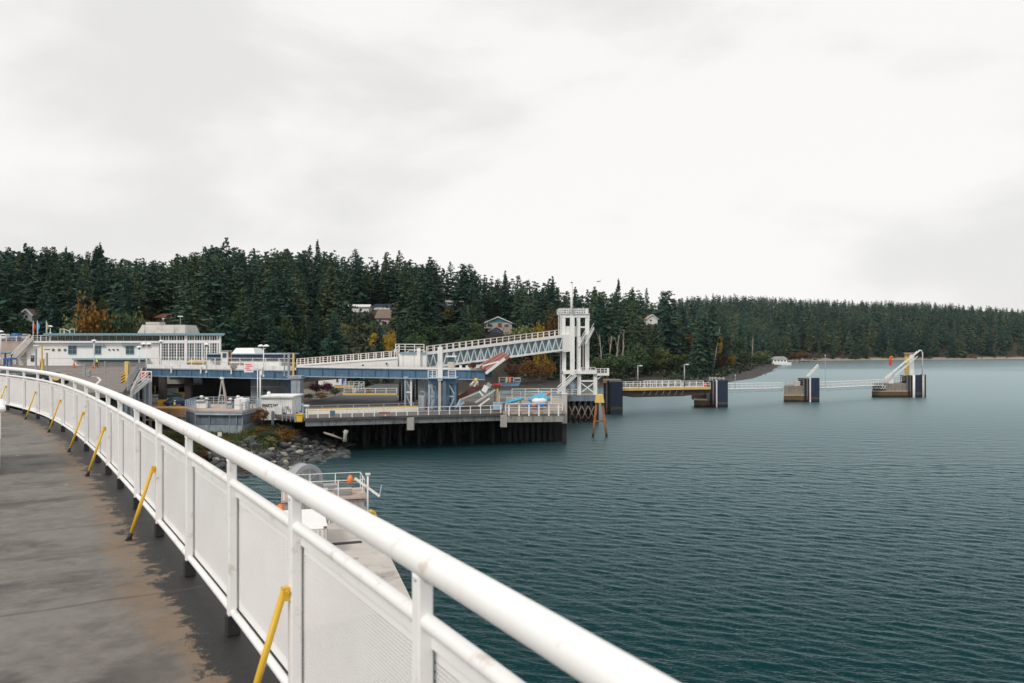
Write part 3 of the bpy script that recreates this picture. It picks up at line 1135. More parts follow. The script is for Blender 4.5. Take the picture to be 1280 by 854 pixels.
c1 = column('bridge_column', 'pale grey-blue concrete column where the two blue girders meet', 366, 377.5, 470.5, 527, 128.5, caisson_pale, dep=2.2)
MB().box((X(371, 128.5), 128.4, Z(471.5, 128.5)), (2.2, 2.6, .5)).build('cap', caisson_pale, c1, bevel=.04)
c2 = column('bridge_column', 'dark brown bridge column with yellow painted foot', 199.5, 207.5, 471, 511, 134, brown_dark, (1.55, yellow))
column('bridge_column', 'blue-grey steel column beside the red and white signal board', 184, 188, 471, 520, 112, caisson_pale)
column('bridge_column', 'dark brown column between the garage opening and dark wall', 232, 240, 472, 500, 148, brown_dark)
column('bridge_column', 'dark blue steel column right of the grey shed', 357.5, 364, 472, 510, 137, blue)

# lower building under the bridge
def boxpx(px0, px1, py0, py1, d, dep):
    """Centre and size of a box seen between these pixels at d."""
    xa, xb, zt, zb = X(px0, d), X(px1, d), Z(py0, d), Z(py1, d)
    return ((xa + xb) / 2, d + dep / 2, (zt + zb) / 2), (xb - xa, dep, zt - zb)


gar = thing('garage_building', 'dark ground-floor garage under the blue bridge with open doorway', 'building', (X(270, 160), 160, 4.55))
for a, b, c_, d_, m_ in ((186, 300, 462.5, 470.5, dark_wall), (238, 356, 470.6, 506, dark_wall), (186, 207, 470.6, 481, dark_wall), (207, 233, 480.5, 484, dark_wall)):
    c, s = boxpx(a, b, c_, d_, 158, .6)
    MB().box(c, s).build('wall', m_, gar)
c, s = boxpx(206, 232, 471, 480, 157.6, .3); MB().box(c, s).build('wall_panel', beige, gar)
c, s = boxpx(210, 228, 470.6, 472, 157.2, .3); MB().box(c, s).build('light_strip', grey_metal, gar)
c, s = boxpx(232, 241, 471.2, 482, 157.5, .3); MB().box(c, s).build('wall_panel', beige, gar)
c, s = boxpx(241, 253, 471.4, 481, 157.4, .3); fr = MB().box(c, s).build('window_frame', grey_panel, gar)
c, s = boxpx(242, 252, 472.2, 480.2, 157.3, .12); MB().box(c, s).build('pane', glass, fr)
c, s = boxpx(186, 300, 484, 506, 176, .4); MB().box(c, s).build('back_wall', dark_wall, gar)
c, s = boxpx(209, 222, 485, 492, 170, .3); MB().box(c, s).build('notice_board', white, gar)
c, s = boxpx(222, 233, 491, 497, 166, 1.2); MB().box(c, s).build('yellow_barrier', yellow, gar)
for px in (187, 193.5):
    t = thing('bollard', 'yellow bollard in the garage, left one of the two' if px < 190 else 'yellow bollard in the garage nearest the dark column', 'bollard', (X(px, 156), 156, 4.55))
    MB().lathe((X(px, 156), 156, 4.55), [(.13, 0), (.13, 2.1), (.1, 2.2), (.02, 2.24)], 10).build('post', yellow_pale, t, smooth=True)
shed = thing('storage_shed', 'grey ribbed storage shed under the blue bridge', 'shed', (X(333, 140), 140, 4.55))
c, s = boxpx(313.5, 352, 473, 500, 140, 6); MB().box(c, s).build('wall', grey_panel, shed)
for k in range(16):
    px = 314.5 + k * 2.45
    c, s = boxpx(px, px + .5, 474.5, 500, 139.93, .08); MB().box(c, s).build('rib', grey_panel, shed)
c, s = boxpx(313, 352.6, 483, 484.2, 139.85, .2); MB().box(c, s).build('band', pale_blue, shed)
c, s = boxpx(329, 332.5, 487.2, 489.6, 139.8, .1); MB().box(c, s).build('vent', dark_wall, shed)
c, s = boxpx(313, 353, 472, 473.6, 139.6, 6.6); MB().box(c, s).build('roof', grey_metal, shed)

# terminal building on the upper deck
TD = 166.0
tb = thing('terminal_building', 'long white ferry terminal building with thin teal-edged flat roof', 'building', (X(150, TD), TD, ROADZ))
zr = ROADZ
def tpart(name, px0, px1, py0, py1, m, d=TD, dep=.3, parent=None, bottom=None):
    c, s = boxpx(px0, px1, py0, py1, d, dep)
    return MB().box(c, s).build(name, m, parent if parent is not None else tb)
tpart('wall', 33.5, 199, 428.5, 457.6, white_clean, TD, 14)
tpart('roof_edge', 33, 200, 426.3, 428.6, white_clean, TD - .7, 15.5)
tpart('upper_wall', 62, 200, 419.6, 426.2, beige, TD + 3.4, 9)
for k in range(46):                                   # clerestory panes
    px = 64 + k * 2.93
    tpart('clerestory_window', px, px + 1.75, 421.3, 425.2, glass_teal if k % 3 else glass, TD + 3.3, .12)
for k in range(16):
    tpart('mullion', 63 + k * 9.1, 63.8 + k * 9.1, 420, 426.2, white_clean, TD + 3.15, .2)
MB().prism([(X(54, TD - 1.6), TD - 1.6), (X(281, TD - 1.6), TD - 1.6), (X(279, TD + 13), TD + 13), (X(60, TD + 13), TD + 13)], Z(418.6, TD - 1.6), Z(416.7, TD - 1.6)).build('roof', teal_trim, tb)
MB().prism([(X(55, TD - 1.3), TD - 1.3), (X(280, TD - 1.3), TD - 1.3), (X(278, TD + 12), TD + 12), (X(60, TD + 12), TD + 12)], Z(419.5, TD - 1.3), Z(418.65, TD - 1.3)).build('roof_soffit', white_clean, tb)
# glazed hall at the right end
MB().prism([(X(200, TD - .4), TD - .4), (X(275, TD - .4), TD - .4), (X(273, TD + 11), TD + 11), (X(200, TD + 11), TD + 11)], Z(458.2, TD), Z(446.5, TD)).build('hall_wall', white_clean, tb)
MB().prism([(X(201, TD + 1), TD + 1), (X(274, TD + 1), TD + 1), (X(272, TD + 11), TD + 11), (X(201, TD + 11), TD + 11)], Z(446.4, TD), Z(419.6, TD)).build('hall_core', dark_wall, tb)
for c0, c1_, bays in ((200.5, 231, 9), (233.5, 274.5, 13)):
    wpx = (c1_ - c0) / bays
    for i in range(bays):
        mm = glass if (i % 3 or c0 < 232) else glass_pale
        w1 = tpart('hall_window', c0 + i * wpx + .3, c0 + (i + 1) * wpx - .3, 421.3, 425.2, mm, TD - .2, .1)
        w2 = tpart('hall_window', c0 + i * wpx + .3, c0 + (i + 1) * wpx - .3, 429.3, 449.6, mm, TD - .45, .1)
        for q in range(5):
            tpart('glazing_bar', c0 + i * wpx + .3, c0 + (i + 1) * wpx - .3, 432.4 + q * 3.4, 432.75 + q * 3.4, white_clean, TD - .56, .08, w2)
    for i in range(bays + 1):
        big = i % 3 == 0
        tpart('mullion', c0 + i * wpx - (.7 if big else .28), c0 + i * wpx + (.7 if big else .28), 419.6, 450, white_clean, TD - .62, .24)
tpart('hall_band', 199.5, 275.5, 425.4, 429.2, white_clean, TD - .7, .4)
tpart('corner_post', 231, 233.6, 419.6, 457, white_clean, TD - .8, .5)
tpart('corner_post', 273.5, 275.6, 419.6, 457, white_clean, TD - .8, .5)
tpart('base_band', 234, 256, 451.4, 454.2, yellow_pale, TD - .75, .3)
# roof lantern and plant
def trap(name, px0, px1, px2, px3, py0, py1, d, dep, m, parent):
    z0, z1 = Z(py1, d), Z(py0, d)
    o0, o1 = (X(px0, d), X(px1, d)), (X(px2, d), X(px3, d))
    vs = []
    for (xa, xb), z, y0, y1 in ((o0, z0, d, d + dep), (o1, z1, d + dep * .12, d + dep * .88)):
        vs += [(xa, y0, z), (xb, y0, z), (xb, y1, z), (xa, y1, z)]
    return MB().add(vs, [(3, 2, 1, 0), (4, 5, 6, 7), (0, 1, 5, 4), (1, 2, 6, 5), (2, 3, 7, 6), (3, 0, 4, 7)]).build(name, m, parent)
lan = trap('roof_lantern', 171.5, 231.5, 175, 229, 406, 416.6, TD + 3, 8, conc_pale, tb)
for px in (180, 217.5):
    trap('panel_joint', px, px + .5, px + (1 if px < 200 else -.2), px + (1.5 if px < 200 else .3), 406.1, 416.6, TD + 2.96, .1, grey_metal, lan)
tpart('roof_vent', 182, 199, 402.6, 405.9, conc_pale, TD + 5, 3)
for px, py in ((204, 398.5), (225.5, 395.5)):
    MB().tube([(X(px, TD + 6), TD + 6, Z(407, TD + 6)), (X(px, TD + 6), TD + 6, Z(py, TD + 6))], .07, 6).build('mast', grey_metal, tb)
    MB().box((X(px, TD + 6), TD + 6, Z(py, TD + 6)), (1.1 if px > 210 else .4, .2, .18)).build('floodlight', white, tb)
for k, (px0, px1) in enumerate(((75, 80), (80.5, 87), (87.5, 93))):
    p = [(X(px0, TD + 4), TD + 4), (X(px1, TD + 4), TD + 4)]
    MB().tube([(p[0][0], p[0][1], Z(416.6, TD + 4)), (p[0][0], p[0][1], Z(411.5, TD + 4)), (p[1][0], p[1][1], Z(411.5 if k != 1 else 414, TD + 4)), (p[1][0], p[1][1], Z(416.6, TD + 4))], .07, 6).build('roof_rail', white, tb)
# windows and fittings of the long white front
for px0, px1, n in ((85, 95, 2), (116.5, 125.8, 3), (157, 167, 2)):
    f = tpart('window', px0, px1, 431.4, 443, teal_trim, TD - .16, .14)
    w_ = (px1 - px0) / n
    for i in range(n):
        for q in range(2):
            tpart('pane', px0 + i * w_ + .35, px0 + (i + 1) * w_ - .35, 432.3 + q * 5.2, 436.9 + q * 5.2, glass, TD - .2, .06, f)
for px0, px1 in ((84.5, 130), (152, 186)):
    tpart('window_hood', px0, px1, 431, 432.4, teal_trim, TD - .5, .45)
for px in (66.3, 73.7, 81):
    f = tpart('small_window', px - 1.4, px + 1.4, 436, 439, brown_dark, TD - .12, .1)
    tpart('pane', px - .75, px + .75, 436.7, 438.3, glass_pale, TD - .17, .06, f)
for px in (136.5, 141.7, 147):
    MB().lathe((X(px, TD - .1), TD - .12, Z(437.2, TD) - .0), [(.14, -.14), (.2, 0), (.14, .14)], 8).build('wall_light', dark_wall, tb)
f = tpart('door', 38.3, 42.2, 444.3, 452, brown_dark, TD - .14, .12)
tpart('door_pane', 39.1, 41.4, 445.2, 447.8, glass_pale, TD - .2, .06, f)
tpart('joint', 33.6, 198, 433.6, 433.85, beige, TD - .03, .04)
tpart('joint', 33.6, 198, 447.8, 448.05, beige, TD - .03, .04)
tpart('bench_canopy', 90, 181, 448.3, 450, teal_trim, TD - 2.2, 2)
tpart('bench_back', 92, 180, 450.1, 452.2, grey_panel, TD - .6, .3)
tpart('stair_wall', 24, 33.4, 436, 457, conc_pale, TD + 1, 4)
# outside stair at the left end, running up to the roof terrace
for k in range(2):
    d = TD - 1 + k * 3
    MB().beam(W(17 + k * 3, 448, d), W(39 + k * 1, 424, d), .3, .9).build('stair_stringer', conc_pale, tb)
    MB().tube([W(14 + k * 3, 443, d), W(37 + k, 418.7, d)], .09, 6).build('stair_rail', white, tb)
for k in range(14):
    a = W(18 + k * 1.55, 447.3 - k * 1.68, TD - .9); MB().box((a.x, a.y + 1.5, a.z), (.32, 2.8, .06)).build('tread', grey_metal, tb)
guard(tb, [W(40, 426.2, TD + .6), W(62, 426.2, TD + .6)], 1.1, 2, .045, 3)
guard(tb, [W(33, 455.5, TD - 6), W(1, 455.5, TD - 6)], 1.2, 2, .045, 2, grey_metal)

# retaining wall and raised lot left of the building
rw = thing('retaining_wall', 'pale concrete retaining wall left of the terminal stair', 'wall', (X(12, 176), 176, ROADZ))
c, s = boxpx(-60, 33, 441.5, 455.5, 176, 1); MB().box(c, s).build('face', conc_pale, rw)
c, s = boxpx(-60, 33, 440.2, 441.4, 175.8, 1.4); MB().box(c, s).build('coping', teal_trim, rw)
for px in (5.5, 13.5, 20.5):
    c, s = boxpx(px, px + 1, 441.5, 455.5, 175.8, .2); MB().box(c, s).build('pilaster', brown_dark, rw)
c, s = boxpx(-60, 33, 426.5, 440.2, 182, 1); MB().box(c, s).build('upper_wall', pink_conc, rw)
guard(rw, [W(-30, 427, 181.5), W(33, 427, 181.5)], 1.2, 2.2, .05, 3)
for k, (px, py, w_, m_, lb, ct) in enumerate(((3, 420.5, 7.5, white, 'white van parked on the raised lot at far left', 'van'), (17, 420, 8, blue_tarp, 'blue-covered trailer on the raised lot at far left', 'trailer'), (29.5, 420.5, 6, beige, 'beige camper parked on the raised lot by the trees', 'camper'))):
    d = 190
    t = thing(ct, lb, ct, (X(px, d), d, Z(426, d)))
    c, s = boxpx(px - w_ / 2, px + w_ / 2, py - 3, py + 3.4, d, 2); MB().box(c, s).build('body', m_, t, bevel=.25)
    c, s = boxpx(px - w_ / 2 + .6, px + w_ / 2 - .6, py - 1.8, py, d - .04, .1); MB().box(c, s).build('window', glass, t)
    for q in (-1, 1):
        MB().tube([(X(px + q * w_ * .3, d), d - .1, Z(425, d)), (X(px + q * w_ * .3, d), d + .2, Z(425, d))], .34, 10).build('wheel', black, t)
lot = MB().prism([(-260, 182.6), (-95, 182.6), (-80, 200), (-260, 200)], 10, Z(426, 190)).build('parking_lot', asphalt)
tag(lot, 'raised parking lot behind the retaining wall', kind='structure')
gs = MB().prism([(-260, 176), (-58, 176), (-48, 188), (-48, 196), (-260, 196)], 4, ROADZ - .02).build('terrace', asphalt)
tag(gs, 'fill under the terminal building', kind='structure')

# flags
for px, m_, lb in ((41.5, flag_red, 'flagpole with a limp red flag, leftmost of the three on the terrace'), (46.7, flag_blue, 'flagpole with a limp light blue flag, middle of the three on the terrace'), (58, flag_green, 'flagpole with a limp greenish flag, right of the three on the terrace')):
    d = TD + .4
    p0, p1 = W(px, 426.2, d), W(px, 402, d)
    t = thing('flagpole', lb, 'flagpole', p0, 'flagpoles on the terrace')
    MB().tube([p0, p1], [.09, .05], 8).build('pole', white, t, smooth=True)
    MB().lathe(p1, [(.03, 0), (.11, .06), (.03, .15)], 8).build('finial', white, t)
    vs, fs = [], []
    for i in range(9):
        for j in range(4):
            z = p1.z - .15 - i * .26
            vs.append((p1.x + .06 + j * (.10 + .05 * math.sin(i * .9)), p1.y + .09 * math.sin(j * 1.9 + i * .8), z - j * .12))
    for i in range(8):
        for j in range(3):
            k = i * 4 + j
            fs.append((k, k + 4, k + 5, k + 1))
    MB().add(vs, fs).build('flag', m_, t, smooth=True)


# street lamps with white mushroom heads
def lamp(px, pyt, pyb, d, label, twin=False):
    p0, p1 = W(px, pyb, d), W(px, pyt, d)
    t = thing('street_lamp', label, 'street lamp', p0, 'mushroom-headed lamps on the upper deck')
    MB().tube([p0, p1], .09, 8).build('pole', white, t, smooth=True)
    MB().tube([p0, p0 + Vector((0, 0, .3))], .17, 8).build('base', white, t)
    for o in ((-.45, .45) if twin else (0,)):
        q = p1 + Vector((o, 0, 0))
        MB().lathe(q, [(.10, -.35), (.14, -.22), (.22, -.05)], 12).build('lantern', glass_teal, t, smooth=True)
        MB().lathe(q, [(.46, -.06), (.50, 0), (.42, .14), (.24, .25), (.04, .3)], 14).build('hood', white_clean, t, smooth=True)
        if twin: MB().tube([p1 - Vector((0, 0, .5)), q - Vector((0, 0, .3))], .05, 6).build('arm', white, t)


lamp(117.5, 426.5, 459, 150, 'white mushroom lamp on the road behind the worker')
lamp(183, 430.5, 470, 132, 'twin white mushroom lamp at the left end of the blue bridge', True)
lamp(174, 434.5, 462, 138, 'short white mushroom lamp by the road edge left of the bridge')
lamp(258, 431, 466, 139, 'white mushroom lamp on the bridge before the glazed hall')
lamp(329.5, 433, 471, 132, 'twin white mushroom lamp on the bridge before the blue pavilion', True)
lamp(1, 415, 449, 150, 'white mushroom lamp at the far left edge of the road')
lamp(63, 408.5, 417, TD + 5, 'small white mushroom lamp on the terminal roof')
lamp(201.5, 427, 458, 150, 'white mushroom lamp close to the first hall windows')

# gate posts, barriers, cones, sign boards on the upper road
def post_thing(name, label, cat, px, w, py0, py1, d, m, extra=None):
    p0, p1 = W(px, py1, d), W(px, py0, d)
    t = thing(name, label, cat, p0)
    h = p1.z - p0.z
    MB().box((p0.x, p0.y, p0.z + h / 2), (w, w, h)).build('post', m, t, bevel=.02)
    MB().box((p0.x, p0.y, p0.z + .06), (w * 1.9, w * 1.9, .12)).build('base_plate', grey_metal, t)
    return t
gt = post_thing('barrier_gate', 'yellow lifting barrier gate with its arm raised, on the road', 'gate', 52.5, .5, 449, 464, 118, yellow_pale)
MB().beam(W(52.5, 451, 117.6), W(52.3, 432.5, 117.6), .14, .2).build('arm', yellow, gt)
MB().beam(W(50, 464, 117.8), W(51.5, 452, 117.8), .1, .1).build('strut', yellow_pale, gt)
g1 = post_thing('portal_post', 'slim grey post left of the yellow barrier gate', 'post', 45, .22, 436, 464, 118, grey_metal)
MB().box(W(45.3, 432, 117.8), (.75, .3, .16)).build('head', white, g1)
g2 = post_thing('portal_post', 'slim grey post right of the yellow barrier gate', 'post', 58.7, .22, 441, 465, 118, grey_metal)
MB().box(W(58.9, 437, 117.8), (.75, .3, .12)).build('head', dark_wall, g2)
yp = post_thing('height_post', 'yellow height post by the road edge before the chevron board', 'post', 158.8, .42, 452, 477, 96, yellow_pale)
gp = post_thing('height_post', 'thin grey post just right of the yellow height post', 'post', 161.6, .16, 455, 479, 96, grey_metal)
post_thing('mesh_post', 'thin grey post rising from the middle of the road', 'post', 131, .09, 452, 483, 90, grey_metal)
post_thing('meter_post', 'short grey meter post on the road', 'post', 105.5, .28, 455, 471, 112, grey_metal)
mb_ = thing('meter_box', 'grey utility box beside the short meter post', 'box', W(110, 473, 108))
c, s = boxpx(107.6, 112, 463.5, 471, 108, .4); MB().box(c, s).build('cabinet', grey_metal, mb_, bevel=.03)
c, s = boxpx(109, 110.6, 471, 473, 108, .2); MB().box(c, s).build('leg', grey_metal, mb_)


def chevron(px0, px1, py0, py1, d, label, m_a=yellow):
    t = thing('chevron_board', label, 'chevron board', W((px0 + px1) / 2, py1 + 3, d))
    c, s = boxpx(px0, px1, py0, py1, d, .06); MB().box(c, s).build('board', m_a, t)
    xa, xb, zt, zb = X(px0, d), X(px1, d), Z(py0, d), Z(py1, d)
    w_, h_ = xb - xa, zt - zb
    n = 4
    for k in range(n):
        z = zb + h_ * (k + .1) / n - (.0)
        dz = h_ * .42 / n * 1.05
        vs = [(xa, d - .012, min(z, zt)), (xb, d - .012, min(z + h_ * .22, zt)), (xb, d - .012, min(z + h_ * .22 + dz, zt)), (xa, d - .012, min(z + dz, zt))]
        MB().add(vs + [(v[0], v[1] + .01, v[2]) for v in vs], [(0, 1, 2, 3), (7, 6, 5, 4), (0, 4, 5, 1), (2, 6, 7, 3)]).build('stripe', black, t)
    MB().box(((xa + xb) / 2, d + .08, zb - .15), (.1, .1, .5)).build('leg', grey_metal, t)
    return t


chevron(151.3, 156.2, 466, 480, 92, 'yellow and black striped chevron board at the road edge by the stair')
chevron(33, 37.5, 467, 477, 96, 'orange and black striped chevron board between the parked dark cars', orange)

# small pavilion and kiosk on the bridge
kd = 141
kio = thing('ticket_kiosk', 'small white ticket kiosk with a dark window on the bridge', 'kiosk', W(280, 458, kd))
c, s = boxpx(276, 284.5, 439, 458, kd, 2); MB().box(c, s).build('wall', white_clean, kio, bevel=.03)
c, s = boxpx(277.5, 283.5, 441, 448, kd - .06, .1); f = MB().box(c, s).build('window', white_clean, kio)
c, s = boxpx(278, 283, 441.5, 447.4, kd - .1, .06); MB().box(c, s).build('pane', glass, f)
c, s = boxpx(275.4, 285.1, 438.2, 439, kd - .2, 2.4); MB().box(c, s).build('roof', grey_metal, kio)
c, s = boxpx(286, 288, 439.5, 458, kd + .4, .4); MB().box(c, s).build('side_post', wood_red, kio)
pav = thing('waiting_pavilion', 'low blue-fasciaed waiting pavilion with white trapezoid roof light', 'building', W(305, 458, 150))
c, s = boxpx(258, 356, 443.3, 449.5, 149, 8); MB().box(c, s).build('fascia', roof_navy, pav)
c, s = boxpx(257, 358, 442, 443.2, 148.6, 9); MB().box(c, s).build('roof', pale_blue, pav)
c, s = boxpx(262, 352, 449.6, 459, 151, 5); MB().box(c, s).build('wall', white_clean, pav)
trap('roof_light', 289.5, 318.5, 293.5, 315.5, 435.2, 442, 150, 6, white_clean, pav)
for k in range(8):
    px = 263 + k * 12.5
    c, s = boxpx(px, px + .8, 449.5, 459, 149.6, .15); MB().box(c, s).build('post', white_clean, pav)
bar = thing('concrete_barrier', 'long white barrier wall on the bridge before the pavilion', 'barrier', W(320, 461, 139))
c, s = boxpx(287, 350, 452.3, 460, 138, .5); MB().box(c, s).build('wall', white_clean, bar, bevel=.05)
c, s = boxpx(287.5, 307, 454, 459.5, 137.9, .09)
for k in range(9):
    z = c[2] - s[2] / 2 + s[2] * k / 8; MB().box((c[0], c[1], z), (s[0], .06, .05)).build('slat', pink_conc, bar)
post_group = ((355.5, 441, 470, .2, grey_metal, 'slim grey post, left of the pair at the bridge joint'), (361, 441, 471, .35, grey_metal, 'broad grey post at the bridge joint'), (366.8, 441.5, 470, .28, yellow_pale, 'yellow post at the joint of the two blue girders'))
for px, a, b, w_, m_, lb in post_group: post_thing('gate_post', lb, 'post', px, w_, a, b, 131, m_)


def signboard(px0, px1, py0, py1, d, label, kind):
    t = thing('sign_board', label, 'sign', W((px0 + px1) / 2, py1, d))
    c, s = boxpx(px0, px1, py0, py1, d, .1); MB().box(c, s).build('board', white_clean, t)
    def bl(x0, x1, y0, y1, m_):
        xa, xb = px0 + (px1 - px0) * x0, px0 + (px1 - px0) * x1
        ya, yb = py0 + (py1 - py0) * y0, py0 + (py1 - py0) * y1
        c, s = boxpx(xa, xb, ya, yb, d - .03, .028); MB().box(c, s).build('print', m_, t)
    if kind == 'signal':
        bl(.08, .36, .10, .66, pink_red); bl(.42, .62, .10, .45, grey_metal); bl(.64, .92, .10, .40, dark_wall)
        bl(.40, .66, .50, .60, dark_wall); bl(.68, .92, .46, .66, pink_red); bl(.13, .26, .2, .3, dark_wall)
    else:
        for r_, (a, b) in enumerate(((.12, .8), (.2, .9), (.1, .6), (.25, .88))): bl(a, b, .12 + r_ * .2, .22 + r_ * .2, pink_red)
    return t
signboard(176.5, 189.5, 464, 477.5, 111, 'square white board with red and black signal panels at the stair', 'signal')
signboard(305, 316.5, 453.5, 465.5, 131, 'white notice board with red lines hung on the bridge rail', 'text')

# guard rail along the road edge and stair going down beside it
ed = thing('edge_guardrail', 'white lattice guard rail along the right edge of the road', 'guard rail', (-55, 118, ROADZ))
e0, e1 = Vector((-37, 77, ROADZ)), Vector((-69.5, 149.5, ROADZ))
guard(ed, [e0, e1], 1.25, 2.6, .03, 4, grey_metal, .04)
MB().beam(e0 + Vector((.35, 0, -.35)), e1 + Vector((.35, 0, -.35)), .2, .75).build('edge_beam', conc_pale, ed)
st = thing('access_stair', 'white steel stair sloping down beside the road edge', 'stair', W(154, 504, 92))
s0, s1 = W(184, 474, 112), W(152, 500, 92)
for o in (0, 1.1):
    MB().beam(s0 + Vector((0, o, 0)), s1 + Vector((0, o, 0)), .14, .4).build('stringer', white, st)
    MB().tube([s0 + Vector((0, o, 1.0)), s1 + Vector((0, o, 1.0))], .05, 6).build('handrail', white, st)
    MB().tube([s0 + Vector((0, o, .55)), s1 + Vector((0, o, .55))], .04, 6).build('middle_rail', white, st)
for k in range(24):
    p = s0.lerp(s1, (k + .5) / 24)
    MB().box((p.x, p.y + .55, p.z + .05), (.3, 1.0, .05)).build('tread', grey_metal, st)
for k in range(6):
    p = s0.lerp(s1, (k + .5) / 6)
    MB().box((p.x, p.y, p.z + .5), (.07, .07, 1.1)).build('baluster', white, st)
for px, d in ((170, 106), (178, 110), (160, 98)):
    z = Z(474 + (184 - px) * .81, d)
    MB().box((X(px, d), d + .5, (z + 4) / 2), (.3, .3, z - 4)).build('support', caisson_pale, st)
# the road deck's edge face, columns below it
for k in range(5):
    p = e0.lerp(e1, (k + .6) / 5.2)
    t = thing('road_pier', ('blue-grey pier under the road edge, seen through the railing at left', 'blue-grey pier under the road edge near the stair foot', 'blue-grey pier under the road edge behind the stair', 'blue-grey pier under the road edge below the signal board', 'blue-grey pier under the far road edge')[k], 'pier', (p.x - .8, p.y, 4))
    MB().box((p.x - .8, p.y, 7), (.7, .7, 6)).build('shaft', caisson_pale, t)
    MB().box((p.x - .8, p.y, 9.75), (1.2, 1.2, .5)).build('cap', caisson_pale, t)
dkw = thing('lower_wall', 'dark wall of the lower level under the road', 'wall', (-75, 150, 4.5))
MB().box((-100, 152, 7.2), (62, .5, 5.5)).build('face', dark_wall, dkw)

# yellow kerb frame and low structure at the lower left
yb = thing('work_platform', 'ochre steel work platform with windows below the dark column', 'platform', W(215, 520, 118))
c, s = boxpx(180, 232, 510.5, 515.5, 118, 4); MB().box(c, s).build('deck_beam', mat('ochre_steel', (.36, .19, .05), .7, .2), yb)
for px in (186, 199, 213, 226):
    c, s = boxpx(px, px + 2.5, 515.5, 541, 118, .4); MB().box(c, s).build('leg', caisson_pale, yb)
c, s = boxpx(181, 231, 524, 526, 118.1, .3); MB().box(c, s).build('brace', yellow_pale, yb)
c, s = boxpx(182, 232, 516, 540, 122, .3); MB().box(c, s).build('back_panel', caisson_conc, yb)
c, s = boxpx(214, 231, 516, 522, 117.9, .2); MB().box(c, s).build('front_panel', mat('pinkish_panel', (.42, .22, .14), .7, .15), yb)

# ---------------------------------------------------------------- vehicles, people, cones
def car(label, loc, rz, body_m, kind='car', s=1.0, group=None):
    t = thing('parked_car', label, 'car', loc, group)
    Rz = Matrix.Rotation(rz, 4, 'Z')
    def place(mb):
        mb.v = [Vector(loc) + (Rz @ (v * s)) for v in mb.v]; return mb
    prof = [(-2.2, .35), (-2.25, .75), (-2.0, .95), (-1.35, 1.0), (1.0, 1.0), (2.0, .86), (2.2, .6), (2.15, .35)]
    def extr(prof, hw, inset=0):
        n = len(prof); mb = MB()
        vs = [(x, -hw, z) for x, z in prof] + [(x, hw, z) for x, z in prof]
        fs = [tuple(range(n - 1, -1, -1)), tuple(range(n, 2 * n))] + [(i, (i + 1) % n, n + (i + 1) % n, n + i) for i in range(n)]
        return mb.add(vs, fs)
    bd = place(extr(prof, .88)).build('body', body_m, t, bevel=.06)
    cab = MB()
    lo = [(-1.75, -.82, .97), (1.05, -.82, .97), (1.05, .82, .97), (-1.75, .82, .97)]
    hi = [(-1.3, -.66, 1.46), (.35, -.66, 1.46), (.35, .66, 1.46), (-1.3, .66, 1.46)]
    cab.add(lo + hi, [(0, 1, 5, 4), (1, 2, 6, 5), (2, 3, 7, 6), (3, 0, 4, 7), (4, 5, 6, 7)])
    place(cab).build('window', glass, t, bevel=.03)
    place(MB().box((-.47, 0, 1.475), (1.66, 1.34, .05))).build('roof', body_m, t, bevel=.02)
    for sx in (-1.35, 1.35):
        for sy in (-.8, .8):
            wh = place(MB().tube([(sx, sy - .1, .33), (sx, sy + .1, .33)], .33, 14)).build('wheel', black, t, smooth=False)
            place(MB().tube([(sx, sy - .115, .33), (sx, sy + .115, .33)], .18, 10)).build('rim', grey_metal, wh)
    for sy in (-.6, .6):
        place(MB().box((2.13, sy, .7), (.12, .34, .14))).build('headlight', glass_pale, t)
        place(MB().box((-2.2, sy, .8), (.1, .3, .14))).build('tail_light', red_paint, t)
    return t


p = R(25, 475, ROADZ); car('dark car parked on the road, left of the orange chevron board', Vector((X(22, 97), 97, ROADZ)), .1, car_dark)
car('dark car parked on the road, right of the orange chevron board', Vector((X(43, 95), 95, ROADZ)), .12, car_dark)
car('dark green car parked behind the brown column under the bridge', Vector((X(211, 150), 150, 4.55)), .2, car_green)
car('dark blue car parked under the bridge by the work platform', Vector((X(223, 134), 134, 4.55)), 1.0, car_blue)
car('silver car parked at the garage edge left of the brown column', Vector((X(196, 140), 140, 4.55)), .4, grey_metal)
bt = thing('blue_booth', 'bright blue steel booth frame at the left edge of the road', 'booth', W(9, 459, 128))
for px in (4.6, 8.8, 13.2):
    c, s = boxpx(px - .6, px + .6, 448.5, 459, 128, .2); MB().box(c, s).build('post', blue_bright, bt)
c, s = boxpx(4, 13.9, 447.6, 449.6, 127.8, 1.6); MB().box(c, s).build('roof', blue_bright, bt)
c, s = boxpx(9.2, 12.6, 449.8, 458, 128.1, .06); MB().box(c, s).build('pane', glass_pale, bt)

# tractor / loader glimpsed through the near railing
ld = thing('tow_tractor', 'small yellow and dark tow tractor on the road behind the railing', 'tractor', Vector((X(73, 90), 90, ROADZ)))
q = Vector((X(73, 90), 90, ROADZ))
MB().box(q + Vector((0, 0, .62)), (1.7, .9, .5)).build('body', yellow_pale, ld, bevel=.08)
MB().box(q + Vector((-.35, 0, 1.05)), (.6, .8, .5)).build('seat', black, ld, bevel=.06)
MB().box(q + Vector((.45, 0, .98)), (.6, .7, .3)).build('bonnet', yellow_pale, ld, bevel=.08)
for sx in (-.6, .6):
    for sy in (-.45, .45):
        MB().tube([q + Vector((sx, sy - .1, .33)), q + Vector((sx, sy + .1, .33))], .33, 12).build('wheel', black, ld)


